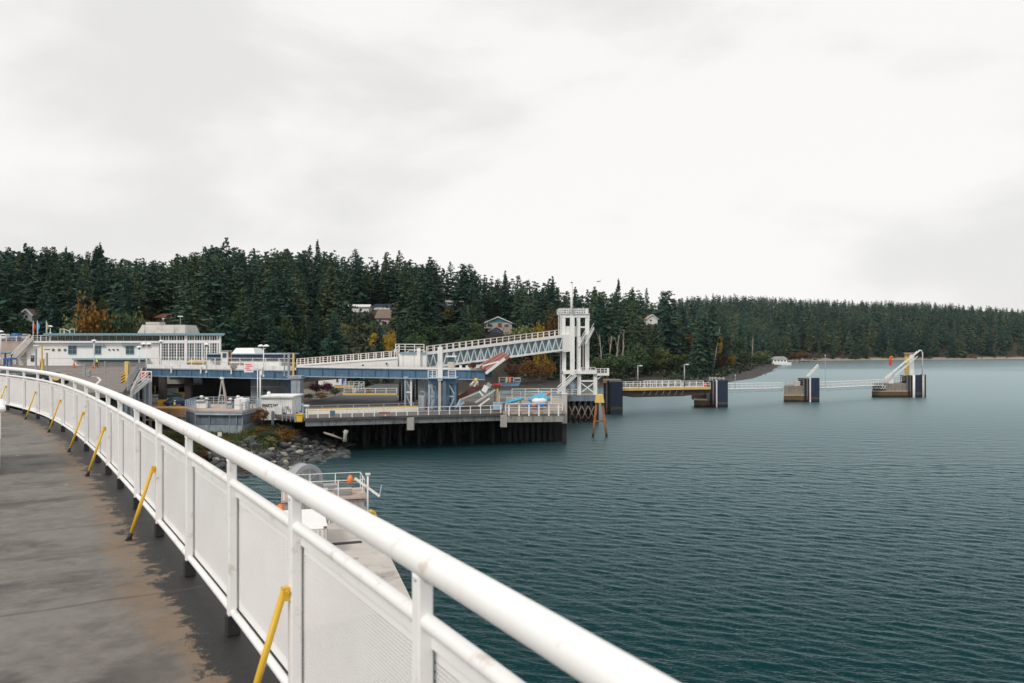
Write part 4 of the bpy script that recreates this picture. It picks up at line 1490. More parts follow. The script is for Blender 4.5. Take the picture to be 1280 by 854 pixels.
def cone(label, loc, h=1.0, group='orange and red road cones'):
    t = thing('traffic_cone', label, 'cone', loc, group)
    MB().box(Vector(loc) + Vector((0, 0, .03)), (.5 * h, .5 * h, .06)).build('base', orange, t)
    MB().lathe(loc, [(.2 * h, .06), (.05 * h, .9 * h), (.03 * h, .93 * h)], 12).build('body', orange, t, smooth=True)
    MB().lathe(loc, [(.165 * h, .25 * h), (.115 * h, .5 * h)], 12).build('band', white_clean, t, smooth=True)
    return t


cone('orange delineator cone alone on the road left of the worker', Vector(R(92.5, 460.3)), 1.35)
cone('pinkish red cone at the worker\'s left side', Vector(R(116.5, 460.8)), 1.05)
cone('pinkish red cone at the worker\'s right side', Vector(R(122.5, 459.6)), .8)


def person(label, loc, h, facing=0.0):
    """One continuous body grown along a skeleton; clothes are separate pieces."""
    t = thing('person', label, 'person', loc)
    s = h / 1.75
    J = {'pel': (0, 0, .93), 'sp': (0, .02, 1.2), 'ch': (0, .02, 1.4), 'nk': (0, .03, 1.5), 'hd': (0, .0, 1.62), 'top': (0, 0, 1.72),
         'shl': (-.2, .02, 1.42), 'ell': (-.27, -.05, 1.14), 'wrl': (-.2, -.26, 1.0), 'hal': (-.18, -.34, .98),
         'shr': (.2, .02, 1.42), 'elr': (.28, .02, 1.14), 'wrr': (.3, -.1, .9), 'har': (.3, -.14, .82),
         'hpl': (-.1, 0, .9), 'knl': (-.13, -.04, .5), 'anl': (-.14, .02, .09), 'tol': (-.15, -.17, .04),
         'hpr': (.1, 0, .9), 'knr': (.12, -.1, .5), 'anr': (.13, .0, .09), 'tor': (.14, -.18, .04)}
    E = [('pel', 'sp'), ('sp', 'ch'), ('ch', 'nk'), ('nk', 'hd'), ('hd', 'top'), ('ch', 'shl'), ('shl', 'ell'), ('ell', 'wrl'), ('wrl', 'hal'), ('ch', 'shr'), ('shr', 'elr'),
         ('elr', 'wrr'), ('wrr', 'har'), ('pel', 'hpl'), ('hpl', 'knl'), ('knl', 'anl'), ('anl', 'tol'), ('pel', 'hpr'), ('hpr', 'knr'), ('knr', 'anr'), ('anr', 'tor')]
    RAD = {'pel': .15, 'sp': .14, 'ch': .155, 'nk': .06, 'hd': .095, 'top': .07, 'shl': .075, 'shr': .075, 'ell': .05, 'elr': .05, 'wrl': .035, 'wrr': .035, 'hal': .04, 'har': .04,
           'hpl': .1, 'hpr': .1, 'knl': .065, 'knr': .065, 'anl': .045, 'anr': .045, 'tol': .04, 'tor': .04}
    keys = list(J)
    me = bpy.data.meshes.new('body')
    me.from_pydata([tuple(Vector(J[k]) * s) for k in keys], [(keys.index(a), keys.index(b)) for a, b in E], [])
    me.materials.append(trousers_m)
    ob = link('body', me, t)
    ob.rotation_euler = (0, 0, facing)
    sk = ob.modifiers.new('skin', 'SKIN')
    for k, d in zip(keys, me.skin_vertices[0].data):
        d.radius = (RAD[k] * s, RAD[k] * s)
        d.use_root = k == 'pel'
    ob.modifiers.new('sub', 'SUBSURF').levels = 1
    R3 = Matrix.Rotation(facing, 3, 'Z')
    def P(v): return Vector(loc) + R3 @ (Vector(v) * s)
    MB().tube([P((0, .01, .92)), P((0, .02, 1.15)), P((0, .02, 1.38)), P((0, .03, 1.49))], [.19 * s, .185 * s, .2 * s, .09 * s], 12).build('vest', hivis, t, smooth=True)
    for q in (.98, 1.18):
        MB().tube([P((0, .015, q)), P((0, .015, q + .05))], .198 * s, 12).build('reflective_band', white_clean, t)
    MB().tube([P((0, 0, 1.52)), P((0, -.01, 1.6)), P((0, 0, 1.70))], [.06 * s, .105 * s, .08 * s], 10).build('face', skin_m, t, smooth=True)
    MB().tube([P((0, .01, 1.66)), P((0, .01, 1.74)), P((0, .01, 1.79))], [.125 * s, .11 * s, .03 * s], 12).build('helmet', white_clean, t, smooth=True)
    return t


person('worker in yellow hi-vis vest, dark trousers and white helmet between two red road cones', Vector(R(121, 459.8)), 1.85, .3)
person('worker in hi-vis clothing beside the dark blue car under the bridge', Vector((X(218.5, 124), 124, 4.55)), 1.7, -.4)


# ---------------------------------------------------------------- pier, hoist, walkway and tower
PZ = 5.0
def L(px, d, z=PZ):
    return Vector((X(px, d), d, z))


E0, E1, E2, E3 = L(381, 107.5), L(626, 115.6), L(627, 117.6), L(706, 118.6)
pier = thing('pier', 'weathered concrete pier with white railings above the dark water', 'pier', L(545, 120, 0))
MB().prism([(E0.x, E0.y), (E1.x, E1.y), (E2.x, E2.y), (E3.x, E3.y), (9.6, 152), (-34, 152), (-38, 118)], PZ - .35, PZ).build('deck_slab', mat('dark_pier_deck', (.13, .115, .105), .85, .2, .7), pier)
MB().prism([(E2.x + .2, E2.y + .4), (E3.x - .2, E3.y + .4), (9.3, 151), (-1, 151)], PZ + .005, PZ + .06).build('planking', mat('pale_planks', (.33, .27, .235), .85, .15, .7), pier)
MB().prism([(L(384, 114.6).x, 114.6), (L(523, 120.3).x, 120.3), (-11.5, 128), (-11.5, 151.5), (-34, 151.5), (-37.5, 120)], PZ + .01, PZ + .05).build('roadway', mat('dark_asphalt', (.062, .064, .070), .85, .2, .4), pier)
MB().box((-12, 149, 1.6), (44, .5, 6)).build('bulkhead', timber_dark, pier)
MB().beam(E0 + Vector((0, .3, -.72)), E1 + Vector((0, .3, -.72)), .5, .75).build('edge_beam', mat('pier_concrete', (.185, .195, .205), .85, .25, .8, bump=.2, streak=.8, stain=(.05, .05, .05), stain_amt=.7), pier)
MB().beam(E0 + Vector((0, -.05, -.18)), E1 + Vector((0, -.05, -.18)), .35, .34).build('edge_lip', mat('dark_lip', (.07, .068, .066), .85, .3, .8), pier)
MB().beam(E2 + Vector((.5, .3, -.95)), E3 + Vector((-.1, .3, -.95)), .5, 1.2).build('edge_beam', concrete, pier)
MB().beam(E2 + Vector((.2, -.05, -.18)), E3 + Vector((0, -.05, -.18)), .4, .34).build('edge_lip', pink_conc, pier)
for px, d in ((513.5, 111.4), (629.5, 115.3)):
    c = L(px, d)
    MB().box((c.x, c.y - .1, PZ - 1.1), (.95, .9, 1.7)).build('column_head', concrete, pier)
def pier_front(x):
    return E0.y + (x - E0.x) / (E1.x - E0.x) * (E1.y - E0.y) if x < E1.x else 118.6


pile_me = None
for row, off in enumerate((6.5, 11, 16, 22, 29)):
    for k in range(13):
        x = -24 + k * 2.6 + rng.uniform(-.3, .3)
        y = pier_front(x) + off
        if shore_dist(x, y)[0] > 3 or y > 151: continue
        if pile_me is None:
            o = MB().lathe((x, y, -3), [(.32, 0), (.3, 7.5)], 9).build('pile', timber_dark, pier, smooth=True)
            pile_me, p0 = o.data, Vector((x, y, 0))
        else:
            link('pile', pile_me, pier, Vector((x, y, 0)) - p0)
for off in (6.5, 11, 16, 22):
    for xa, xb in ((-24, -1.9), (-1.4, 8.6)):
        MB().beam((xa, pier_front(xa) + off, PZ - .75), (xb, pier_front(xb) + off, PZ - .75), .5, .75).build('cap_beam', timber_dark, pier)
for k in range(9):                                     # dark fender timbers on the end block
    px = 637 + k * 7.6
    c = L(px, 118)
    MB().box((c.x, c.y + 5.2, 1.0), (.5, .35, 4.6)).build('fender_timber', timber_dark, pier)
MB().beam((-1.5, 124.2, 1.4), (8.4, 124.4, 1.4), .3, 3.6).build('fender_wall', timber_dark, pier)
guard(pier, [E0 + Vector((.2, .1, 0)), E1 + Vector((0, .1, 0))], 1.1, 1.55, .045, 2)
guard(pier, [L(383, 115), L(535, 121)], 1.1, 2.3, .045, 3, grey_metal)
MB().beam(L(384, 113.5, PZ + .2), L(522, 119.2, PZ + .2), .45, .45).build('kerb', white, pier)
MB().beam(L(386, 114.2, PZ + .55), L(522, 119.9, PZ + .55), .3, .3).build('yellow_kerb', yellow_pale, pier)
guard(pier, [E2 + Vector((.6, .6, 0)), E3 + Vector((-.3, .6, 0))], 1.15, 30, .045, 2)
for px in (636.2, 648.8, 661.2, 673.5, 686, 698):
    c = L(px, 117.4); MB().box((c.x, c.y - .12, PZ + .25), (.2, .2, 1.6)).build('edge_post', white, pier)
MB().box((X(480, 109.5), 109.9, PZ + .5), (1.5, .25, .3)).build('timber_block', rust_red, pier)
MB().box((X(414, 108), 108.6, PZ + .55), (.7, .3, .75)).build('control_box', blue, pier)
ep = thing('pier_end_post', 'tall pale post at the outer corner of the pier', 'post', L(705.5, 119.8, -2))
MB().box((X(705.6, 119.8), 119.9, 5.3), (.78, .7, 4.4)).build('shaft', conc_pale, ep, bevel=.05)
MB().box((X(705.6, 119.8), 119.9, .5), (.6, .55, 5.2)).build('footing', timber_dark, ep)
MB().box((X(705.6, 119.8), 119.9, 7.55), (.9, .85, .15)).build('cap', white, ep)

# rack of white rails behind the covered boats
rk = thing('boat_rack', 'white tubular rack behind the turquoise-covered boats on the pier', 'rack', L(660, 128))
guard(rk, [L(624, 126), L(703, 128.5)], 2.4, 4.0, .06, 3)
guard(rk, [L(640, 131), L(705, 133)], 2.6, 2.4, .05, 3)
for px in (641, 672):
    c = L(px, 127.5, PZ + 2.0); MB().box((c.x, c.y, c.z), (3.2, 1.0, .16)).build('shelf', conc_pale, rk)


def boat_tarp(name, label, pts, r, m, sag=0.0, hull=None):
    pts = [Vector(p) for p in pts]
    t = thing(name, label, 'boat', (pts[0] + pts[-1]) / 2 - Vector((0, 0, r)))
    n = len(pts)
    mb = MB()
    vs, fs = [], []
    for i, p in enumerate(pts):
        d = (pts[min(i + 1, n - 1)] - pts[max(i - 1, 0)]).normalized()
        s = d.cross(Vector((0, 0, 1))).normalized()
        k = r * max(.12, math.sin(math.pi * (i + .35) / (n - .3)) ** .6)
        for a in range(12):
            an = 2 * math.pi * a / 12
            z = math.sin(an)
            vs.append(p + s * math.cos(an) * k + Vector((0, 0, z * k * (.85 if z > 0 else .5) + .06 * math.sin(i * 2.3 + a))))
    for i in range(n - 1):
        for a in range(12):
            fs.append((i * 12 + a, i * 12 + (a + 1) % 12, (i + 1) * 12 + (a + 1) % 12, (i + 1) * 12 + a))
    fs += [tuple(range(11, -1, -1)), tuple((n - 1) * 12 + a for a in range(12))]
    mb.add(vs, fs).build('cover', m, t, smooth=True)
    if hull:
        mb = MB()
        mb.tube([pts[1] - Vector((0, r * .55, r * .2)), pts[2] - Vector((0, r * .62, r * .3)), pts[-3] - Vector((0, r * .62, r * .3)), pts[-2] - Vector((0, r * .5, r * .2))], [r * .3, r * .62, r * .62, r * .3], 10)
        mb.build('hull', hull, t, smooth=True)
    for q in (1, n - 2):
        MB().box(pts[q] - Vector((0, 0, r * .9)), (.25, 1.2, r * .9)).build('chock', timber_grey, t)
    return t


def arc(px0, py0, px1, py1, d, n=7, bow=0):
    return [W(px0 + (px1 - px0) * i / (n - 1), py0 + (py1 - py0) * i / (n - 1) - bow * math.sin(math.pi * i / (n - 1)), d) for i in range(n)]
boat_tarp('covered_boat', 'slim boat under a turquoise tarp lying left on the pier', arc(628, 505, 655, 498.2, 122), .46, turq)
boat_tarp('covered_boat', 'white boat under a bright turquoise tarp right on the pier', arc(660, 500.3, 688, 499.5, 123.5, bow=1), .85, turq, hull=white_clean)
boat_tarp('covered_boat', 'low boat under a darker blue tarp beneath the white one', arc(657, 507.5, 682, 506.5, 121), .5, blue_tarp)
boat_tarp('covered_boat', 'turquoise covered dinghy behind the white boat on the rack', arc(668, 495, 686, 494.2, 127.5), .62, turq)
for px, py, m_, lb in ((626, 507.5, pink_red, 'pink-red buoy at the pier rail by the slim covered boat'), (686, 492, orange, 'small orange buoy on the boat rack'), (668, 507, orange, 'small orange buoy on the planks under the boats')):
    t = thing('buoy', lb, 'buoy', W(px, py + 2, 120.5))
    MB().lathe(W(px, py + 2, 120.5), [(.05, 0), (.26, .15), (.32, .32), (.26, .5), (.08, .62)], 10).build('float', m_, t, smooth=True)
    MB().lathe(W(px, py - 3, 120.5), [(.04, 0), (.05, .12)], 6).build('eye', grey_metal, t)

# blue hoist tower carrying the ramp bridge
HD = 119.0
ht = thing('hoist_tower', 'blue steel hoist frame with a tall white column on the pier', 'hoist', L(553, HD))
for px in (536.5, 544.5, 560.5, 569.3):
    for dy in (0, 4):
        MB().box((X(px, HD), HD + dy, (PZ + 9.9) / 2), (.28, .28, 9.9 - PZ)).build('leg', pale_blue if px < 540 else blue, ht)
for a, b in ((536.5, 544.5), (560.5, 569.3)):
    for dy in (0, 4):
        p0, p1 = Vector((X(a, HD), HD + dy, 9.2)), Vector((X(b, HD), HD + dy, 5.2))
        MB().beam(p0, (p1.x, p1.y, 7.2), .17).build('diagonal', pale_blue, ht)
        MB().beam((p0.x, p0.y, p1.z), (p1.x, p1.y, 7.2), .17).build('diagonal', pale_blue, ht)
        MB().beam((p0.x, p0.y, 7.2), (p1.x, p1.y, 7.2), .2).build('strut', pale_blue, ht)
MB().box((X(553, HD), HD + 2, 9.45), (X(570.5, HD) - X(535.5, HD), 4.5, .75)).build('head_beam', blue, ht)
MB().box((X(553, HD), HD + 1.6, 9.93), (X(571, HD) - X(535, HD), 5.4, .12)).build('platform', pale_blue, ht)
MB().box((X(550.3, HD - .6), HD - .6, (9.6 + 14.55) / 2), (.72, .72, 14.55 - 9.6)).build('column', white, ht, bevel=.04)
MB().box((X(549.6, HD - .6), HD - .6, (PZ + 9.6) / 2), (.4, .4, 9.6 - PZ)).build('hydraulic_ram', conc_pale, ht)
MB().box((X(555.5, HD - .6), HD - .5, (PZ + 9.6) / 2), (.5, .4, 9.6 - PZ)).build('column_foot', blue, ht)
guard(ht, [Vector((X(536, HD), HD - .9, 10)), Vector((X(546.5, HD), HD - .9, 10))], 1.05, .8, .045, 3)
guard(ht, [Vector((X(561, HD), HD - .9, 10)), Vector((X(570, HD), HD - .9, 10))], 1.05, .8, .045, 3)
cab = thing('control_cabin', 'small white-roofed control cabin on the ramp bridge right of the white column', 'cabin', W(564, 459.5, 127))
c, s = boxpx(560, 567.5, 446.6, 452.5, 127, 1.4); MB().box(c, s).build('window', glass_teal, cab)
c, s = boxpx(559.5, 568, 452.6, 460.5, 126.9, 1.6); MB().box(c, s).build('body', conc_pale, cab)
c, s = boxpx(557.3, 570.3, 445, 446.5, 126.6, 2.2); MB().box(c, s).build('roof', white, cab)
for n_, (pxa, pxb, d, lb) in enumerate(((506.5, 514, 127, 'white and blue lattice trestle under the left part of the ramp bridge'), (524.5, 531, 128.5, 'blue lattice trestle under the ramp bridge left of the hoist frame'))):
    t = thing('trestle', lb, 'trestle', L((pxa + pxb) / 2, d))
    for px in (pxa, pxb):
        MB().box((X(px, d), d, 7.4), (.26, .3, 4.8)).build('leg', white if n_ == 0 and px > pxa else pale_blue, t)
    for q in range(2):
        z0, z1 = 5.1 + q * 2.35, 7.3 + q * 2.35
        MB().beam((X(pxa, d), d, z1), (X(pxb, d), d, z0), .16).build('diagonal', pale_blue, t)
        MB().beam((X(pxa, d), d, z1 + .05), (X(pxb, d), d, z1 + .05), .18).build('strut', white, t)
    MB().box((X((pxa + pxb) / 2, d), d, 9.7), (X(pxb, d) - X(pxa, d) + .5, .6, .3)).build('cap', pale_blue, t)
for px, d in ((500, 139), (504, 141), (517, 139), (521, 142)):
    t = thing('bridge_pile', 'dark steel pile under the ramp bridge among the trestles', 'pile', L(px, d), 'dark piles under the ramp bridge')
    MB().lathe(L(px, d, 4), [(.22, 0), (.22, 6)], 8).build('shaft', dark_wall, t, smooth=True)
    MB().box(L(px, d, 10.05), (.6, .6, .2)).build('cap', dark_wall, t)
cb = thing('equipment_cabinet', 'pale grey equipment cabinet on the pier left of the hoist frame', 'cabinet', L(527, 116.5))
c, s = boxpx(523, 530.5, 495, 513, 116.5, 1); MB().box(c, s).build('body', grey_metal, cb, bevel=.04)
c, s = boxpx(523.8, 529.8, 497, 511, 116.45, .05); MB().box(c, s).build('door', caisson_pale, cb)

# raised red apron at the tip of the upper ramp
ap = thing('ramp_apron', 'raised red-oxide apron at the tip of the upper ramp bridge', 'ramp', W(612, 463, 125))
q = [W(596, 459, 124.5), W(612, 464, 119.5), W(637, 446, 120), W(627, 440.5, 125.5)]
MB().slab(q, .18).build('plate', rust_red, ap)
for k in range(6):
    a = q[0].lerp(q[1], (k + .5) / 6); b = q[3].lerp(q[2], (k + .5) / 6)
    MB().beam(a + Vector((0, 0, .13)), b + Vector((0, 0, .13)), .2, .22).build('rib', rust_red if k % 2 else mat('pale_red_steel', (.42, .24, .2), .6, .2), ap)
MB().beam(W(607, 467, 119), W(631, 448.5, 119.5), .24, .4).build('side_beam', white, ap)
MB().beam(W(603, 457.5, 119.3), W(623, 452, 119.5), .16, .2).build('side_rail', white, ap)
for px, py, m_ in ((590, 456.5, rust_dark), (594, 455, brown_dark), (599, 458, white)):
    c = W(px, py, 123.8); MB().box(c, (1.1, .8, .5), .4).build('hinge', m_, ap)
# lower apron, tilted up behind the pier rail
la = thing('lower_apron', 'tilted dark red lower ramp apron with white arms behind the pier railing', 'ramp', W(590, 505, 121))
a0, a1, b0, b1 = W(571, 500, 121), W(601, 481.5, 121), W(578, 496, 127), W(612, 476, 127)
MB().slab([a0, b0, b1, a1], .3).build('plate', rust_dark, la)
MB().beam(a0 + Vector((0, -.2, .1)), a1 + Vector((0, -.2, .1)), .3, .7).build('side_beam', rust_dark, la)
MB().beam(W(577, 499, 119.5), W(600, 489.5, 119.5), .16, .2).build('arm', conc_pale, la)
MB().beam(W(594, 503.5, 118.8), W(619, 487.5, 119.5), .2, .26).build('arm', conc_pale, la)
MB().beam(W(598, 508, 118.5), W(612, 498, 119), .16, .2).build('arm', white, la)
MB().beam(W(599, 489, 119.5), W(604, 495, 119.5), .2, .25).build('link', white, la)
MB().box(W(606.5, 486.3, 119.4), (.8, .6, 1.0), M=Matrix.Rotation(.5, 3, 'Y')).build('winch_cover', white, la, bevel=.06)
MB().box(W(611, 482.5, 119.6), (.75, .6, .8), M=Matrix.Rotation(.5, 3, 'Y')).build('winch_cover', grey_metal, la, bevel=.06)
mb = MB()
for k in range(6): mb.tube([W(588 + k * 1.7, 482 - (k % 3) * 2.2, 120.5), W(590.5 + k * 1.5, 479.5 + (k % 2) * 4.4, 121)], .2, 6)
mb.build('hydraulics', conc_pale, la)
MB().lathe(W(595, 478, 121), [(.1, 0), (.32, .2), (.3, .5), (.08, .65)], 8).build('beacon', yellow_pale, la, smooth=True)
for k in range(4): MB().lathe(W(571 + k * 3.5, 496 - k * 1.2, 124), [(.1, -.3), (.35, 0), (.1, .3)], 8).build('yellow_float', yellow_pale, la, smooth=True)
pz_ = MB(); pz_.beam(W(572, 508, 116), W(576, 499, 116.5), .25, .25); pz_.beam(W(569, 509, 116), W(580, 503, 116.5), .4, .3); pz_.build('hinge_foot', pale_blue, la)
mast = thing('signal_mast', 'red and cream mast cluster right of the lower apron', 'mast', L(621, 121))
for px, m_, a, b in ((618, conc_tide, 489, 513), (621.5, yellow_pale, 486, 511), (619, rust_dark, 478, 490), (624, rust_dark, 479.5, 489)):
    MB().beam(W(px, b, 121), W(px + .6, a, 121), .26).build('pole', m_, mast)
MB().beam(W(616, 481, 120.8), W(627, 480, 120.8), .22, .3).build('cross_arm', red_paint, mast)
MB().box(W(622, 507, 119), (1.4, .8, 1.0)).build('base_box', pale_blue, mast)
wb = thing('workboat', 'grey and white workboat moored behind the boat rack', 'boat', W(634, 486, 140))
MB().add([tuple(W(a, b, d)) for a, b, d in ((624, 483, 138), (648, 482.5, 138), (651, 478, 139), (623, 478.5, 138), (624, 483, 142), (648, 482.5, 142), (651, 478, 141), (623, 478.5, 142))],
         [(0, 1, 2, 3), (7, 6, 5, 4), (3, 2, 6, 7), (4, 5, 1, 0), (1, 5, 6, 2), (0, 3, 7, 4)]).build('hull', blue, wb)
c, s = boxpx(643, 651, 472.5, 478, 139, 2); MB().box(c, s).build('cabin', grey_metal, wb, bevel=.1)
c, s = boxpx(644, 650, 473.5, 475.8, 138.95, .1); MB().box(c, s).build('window', glass, wb)
guard(wb, [W(624, 478.3, 138.5), W(642, 478.3, 138.5)], .9, 1.2, .04, 2, conc_pale)
for px in (633, 637): MB().beam(W(px, 478, 139.5), W(px + .5, 472, 139.5), .35, .3).build('davit', orange if px > 634 else conc_pale, wb)

# sloping passenger walkway
WD0, WD1 = 139.0, 152.0
wk = thing('walkway_ramp', 'long white sloping walkway parapet left of the truss', 'walkway', W(371, 459, 139))
def wall_quad(pts, dep):
    vs = [tuple(p) for p in pts] + [(p.x, p.y + dep, p.z) for p in pts]
    n = len(pts)
    return MB().add(vs, [tuple(range(n)), tuple(range(2 * n - 1, n - 1, -1))] + [(i, n + i, n + (i + 1) % n, (i + 1) % n) for i in range(n)])
wall_quad([W(371, 460, 139), W(497, 460, 139), W(497, 445.8, 139), W(371, 456, 139)], 2.6).build('parapet', white_clean, wk)
wall_quad([W(371, 457.9, 138.9), W(496.5, 449.3, 138.9), W(496.5, 448.8, 138.9), W(371, 457.5, 138.9)], .1).build('joint', beige, wk)
for px, py in ((453.5, 456.8), (483, 454.6)):
    MB().tube([W(px, py, 138.95), W(px, py, 138.7)], .16, 10).build('drain_hole', dark_wall, wk)
for dy in (0.1, 2.4):
    guard(wk, [W(371, 456, 139) + Vector((0, dy, 0)), W(496, 445.8, 139) + Vector((0, dy, 0))], 1.0, 1.38, .055, 3, mat('pinkish_white_paint', (.66, .60, .57), .6, .1), .085)
# underside of the walkway left of the ramp bridge
wall_quad([W(377, 471.5, 141), W(452, 471.5, 141), W(377, 478, 141)], 3).build('soffit', pink_conc, wk)
ls = thing('walkway_landing', 'white box landing with railings where the walkway meets the truss', 'landing', W(514, 459, 138))
c, s = boxpx(499, 533, 441.5, 459.6, 137.5, 3.6); MB().box(c, s).build('box', white_clean, ls)
c, s = boxpx(499.5, 532, 440.6, 442.4, 137.2, 4); MB().box(c, s).build('teal_band', teal_trim, ls)
c, s = boxpx(521, 525.4, 435, 459.6, 137.0, .5); MB().box(c, s).build('pilaster', white, ls)
for px in (503.5, 517.5): c, s = boxpx(px, px + .3, 443, 459.5, 137.45, .08); MB().box(c, s).build('joint', beige, ls)
guard(ls, [W(494.5, 440, 137.6), W(530, 440.4, 137.6)], 1.35, 1.5, .05, 3)
guard(ls, [W(494.5, 440, 140.6), W(530, 440.4, 140.6)], 1.35, 1.5, .05, 3)
trap('dome', 507, 532, 511, 529, 437.6, 440.6, 138.5, 2, conc_pale, ls)
c, s = boxpx(511, 528, 438.4, 440, 138.35, .1); MB().box(c, s).build('window', glass_teal, ls)
guard(ls, [W(493, 446, 137.6), W(499, 440, 137.6)], 1.2, 1.2, .05, 3)

tr = thing('truss_walkway', 'pale blue and white lattice truss footbridge rising to the tower', 'footbridge', W(533, 459, 139))
def TW(px, py, off=0.0):
    f = (px - 533) / 170
    p = W(px, py, WD0 + (WD1 - WD0) * f)
    return p + Vector((0, off, 0))
def top_y(px): return 443.6 + (422.0 - 443.6) * (px - 533) / 170
def bot_y(px): return 460.0 + (437.5 - 460.0) * (px - 533) / 170
TWID = 2.6
for off in (0, TWID):
    MB().beam(TW(533, top_y(533) - 1.7, off), TW(703, top_y(703) - 1.7, off), .2, .52).build('top_chord', white, tr)
    MB().beam(TW(533, bot_y(533), off), TW(703, bot_y(703), off), .24, .36).build('bottom_chord', white, tr)
    nb = 20
    for k in range(nb):
        pa, pb, pm = 533 + 170 * k / nb, 533 + 170 * (k + 1) / nb, 533 + 170 * (k + .5) / nb
        mtr = mat('truss_paint', (.62, .68, .70), .5, .1)
        ofs = off + (-.05 if off == 0 else .05)
        MB().beam(TW(pa, top_y(pa), ofs), TW(pm, bot_y(pm), ofs), .15, .15).build('diagonal', mtr, tr)
        MB().beam(TW(pm, bot_y(pm), ofs), TW(pb, top_y(pb), ofs), .15, .15).build('diagonal', mtr, tr)
        if k % 2 == 0:
            MB().beam(TW(pa, top_y(pa), ofs), TW(pa, bot_y(pa), ofs), .12, .12).build('vertical', mtr, tr)
for k in range(10):                                  # glazing inside the truss
    pa, pb = 533.4 + 17 * k, 533.2 + 17 * (k + 1)
    wall_quad([TW(pa, bot_y(pa), .5), TW(pb - .3, bot_y(pb), .5), TW(pb - .3, top_y(pb), .5), TW(pa, top_y(pa), .5)], .06).build('pane', glass_pale, tr)
MB().slab([TW(533, bot_y(533), 0), TW(703, bot_y(703), 0), TW(703, bot_y(703), TWID), TW(533, bot_y(533), TWID)], .12).build('floor', grey_metal, tr)
MB().slab([TW(533, top_y(533) - 3.6, 0), TW(703, top_y(703) - 3.6, 0), TW(703, top_y(703) - 3.6, TWID), TW(533, top_y(533) - 3.6, TWID)], .1).build('roof', white, tr)
for off in (.05, TWID - .05):
    guard(tr, [TW(533, top_y(533) - 3.7, off), TW(701, top_y(701) - 3.7, off)], .95, 1.25, .055, 2, MATS['pinkish_white_paint'], .07)
wall_quad([TW(703, 440.5), TW(717.5, 439.0), TW(717.5, 417.5), TW(703, 419)], 2.6).build('end_panel', white_clean, tr)

# the white tower
TD2 = 153.0
tw = thing('hoist_gantry_tower', 'tall white gantry tower with mast, stairs and top platform', 'tower', (X(722, TD2), TD2, PZ))
def tbox(name, px0, px1, py0, py1, d=TD2, dep=.6, m=white, par=None):
    c, s = boxpx(px0, px1, py0, py1, d, dep)
    return MB().box(c, s).build(name, m, par or tw)
DEP = 5.0
for d_ in (TD2, TD2 + DEP):
    tbox('upper_leg', 700.8, 706.8, 397.2, 421, d_)
    tbox('upper_leg', 720.8, 725.4, 397.2, 421, d_, .5)
    tbox('upper_leg', 731.6, 736.6, 397.2, 464, d_)
    tbox('lower_column', 702.6, 707.6, 421.1, 464, d_)
    tbox('lower_column', 721, 726, 421.1, 464, d_)
    tbox('top_beam', 700.4, 737, 392.8, 397.1, d_ - .05, .7)
    tbox('cill_beam', 707, 731.5, 408, 410, d_ + .1, .4)
tbox('side_panel', 701, 725.3, 410.1, 421, TD2 + .15, .3)
tbox('top_platform', 698, 737.2, 392.0, 392.7, TD2 - .3, DEP + 1.2)
for d_ in (0, DEP):
    MB().beam((X(700.8, TD2), TD2 + .3, Z(400 + 0, TD2)), (X(700.8, TD2), TD2 + DEP, Z(400, TD2)), .4, .5).build('side_beam', white, tw)
MB().beam((X(736.4, TD2), TD2 + .5, Z(399, TD2)), (X(736.4, TD2), TD2 + DEP, Z(399, TD2)), .4, .6).build('side_beam', white, tw)
guard(tw, [(X(698.4, TD2), TD2 - .2, Z(392, TD2)), (X(735, TD2), TD2 - .2, Z(392, TD2)), (X(735, TD2), TD2 + DEP, Z(392, TD2)), (X(698.4, TD2), TD2 + DEP, Z(392, TD2))], .95, .9, .055, 3, white, .05)
MB().tube([W(714.6, 396, TD2 - .6), W(714.6, 353.8, TD2 - .6)], [.26, .22], 12).build('mast', white, tw, smooth=True)
MB().lathe(W(714.6, 353.8, TD2 - .6), [(.24, 0), (.2, .12), (.05, .2)], 12).build('mast_cap', dark_wall, tw, smooth=True)
tbox('mast_column', 712.8, 718.3, 395, 469, TD2 - .95, .8)
MB().tube([W(728.7, 393, TD2), W(728.7, 383.5, TD2)], .04, 6).build('antenna', grey_metal, tw)
for px in (698.2, 700.2):
    MB().tube([W(px, 388, TD2 - .4), W(px, 419, TD2 - .4)], .05, 6).build('ladder_rail', white, tw)
for k in range(22):
    MB().beam(W(698.2, 388.5 + k * 1.4, TD2 - .4), W(700.2, 388.5 + k * 1.4, TD2 - .4), .05).build('ladder_rung', white, tw)
MB().tube([W(729, 421, TD2 + 1), W(729, 463, TD2 + 1)], .16, 8).build('cable_riser', conc_pale, tw)
tbox('lattice_panel', 726.2, 731.4, 421, 463.9, TD2 + DEP + .7, .15, brown_dark)
MB().tube([W(700.8, 438, TD2 + .2), W(700.8, 478, TD2 + .2)], .14, 8).build('drain_pipe', grey_metal, tw)
tbox('lamp_shelf', 693.5, 702, 438.8, 441, TD2 + .1, .8)
# stair on the right
q = [W(735.5, 411, TD2 + 1.5), W(742.3, 410, TD2 + 1.5), W(732.4, 430.5, TD2 - 2.5), W(723.5, 434.5, TD2 - 2.5)]
for i, j in ((0, 3), (1, 2)):
    MB().beam(q[i], q[j], .14, .5).build('stringer', white, tw)
    MB().tube([q[i] + Vector((0, 0, .9)), q[j] + Vector((0, 0, .9))], .045, 6).build('handrail', white, tw)
for k in range(15):
    a = q[0].lerp(q[3], (k + .5) / 15); b = q[1].lerp(q[2], (k + .5) / 15)
    MB().beam(a, b, .22, .06).build('tread', grey_metal, tw)
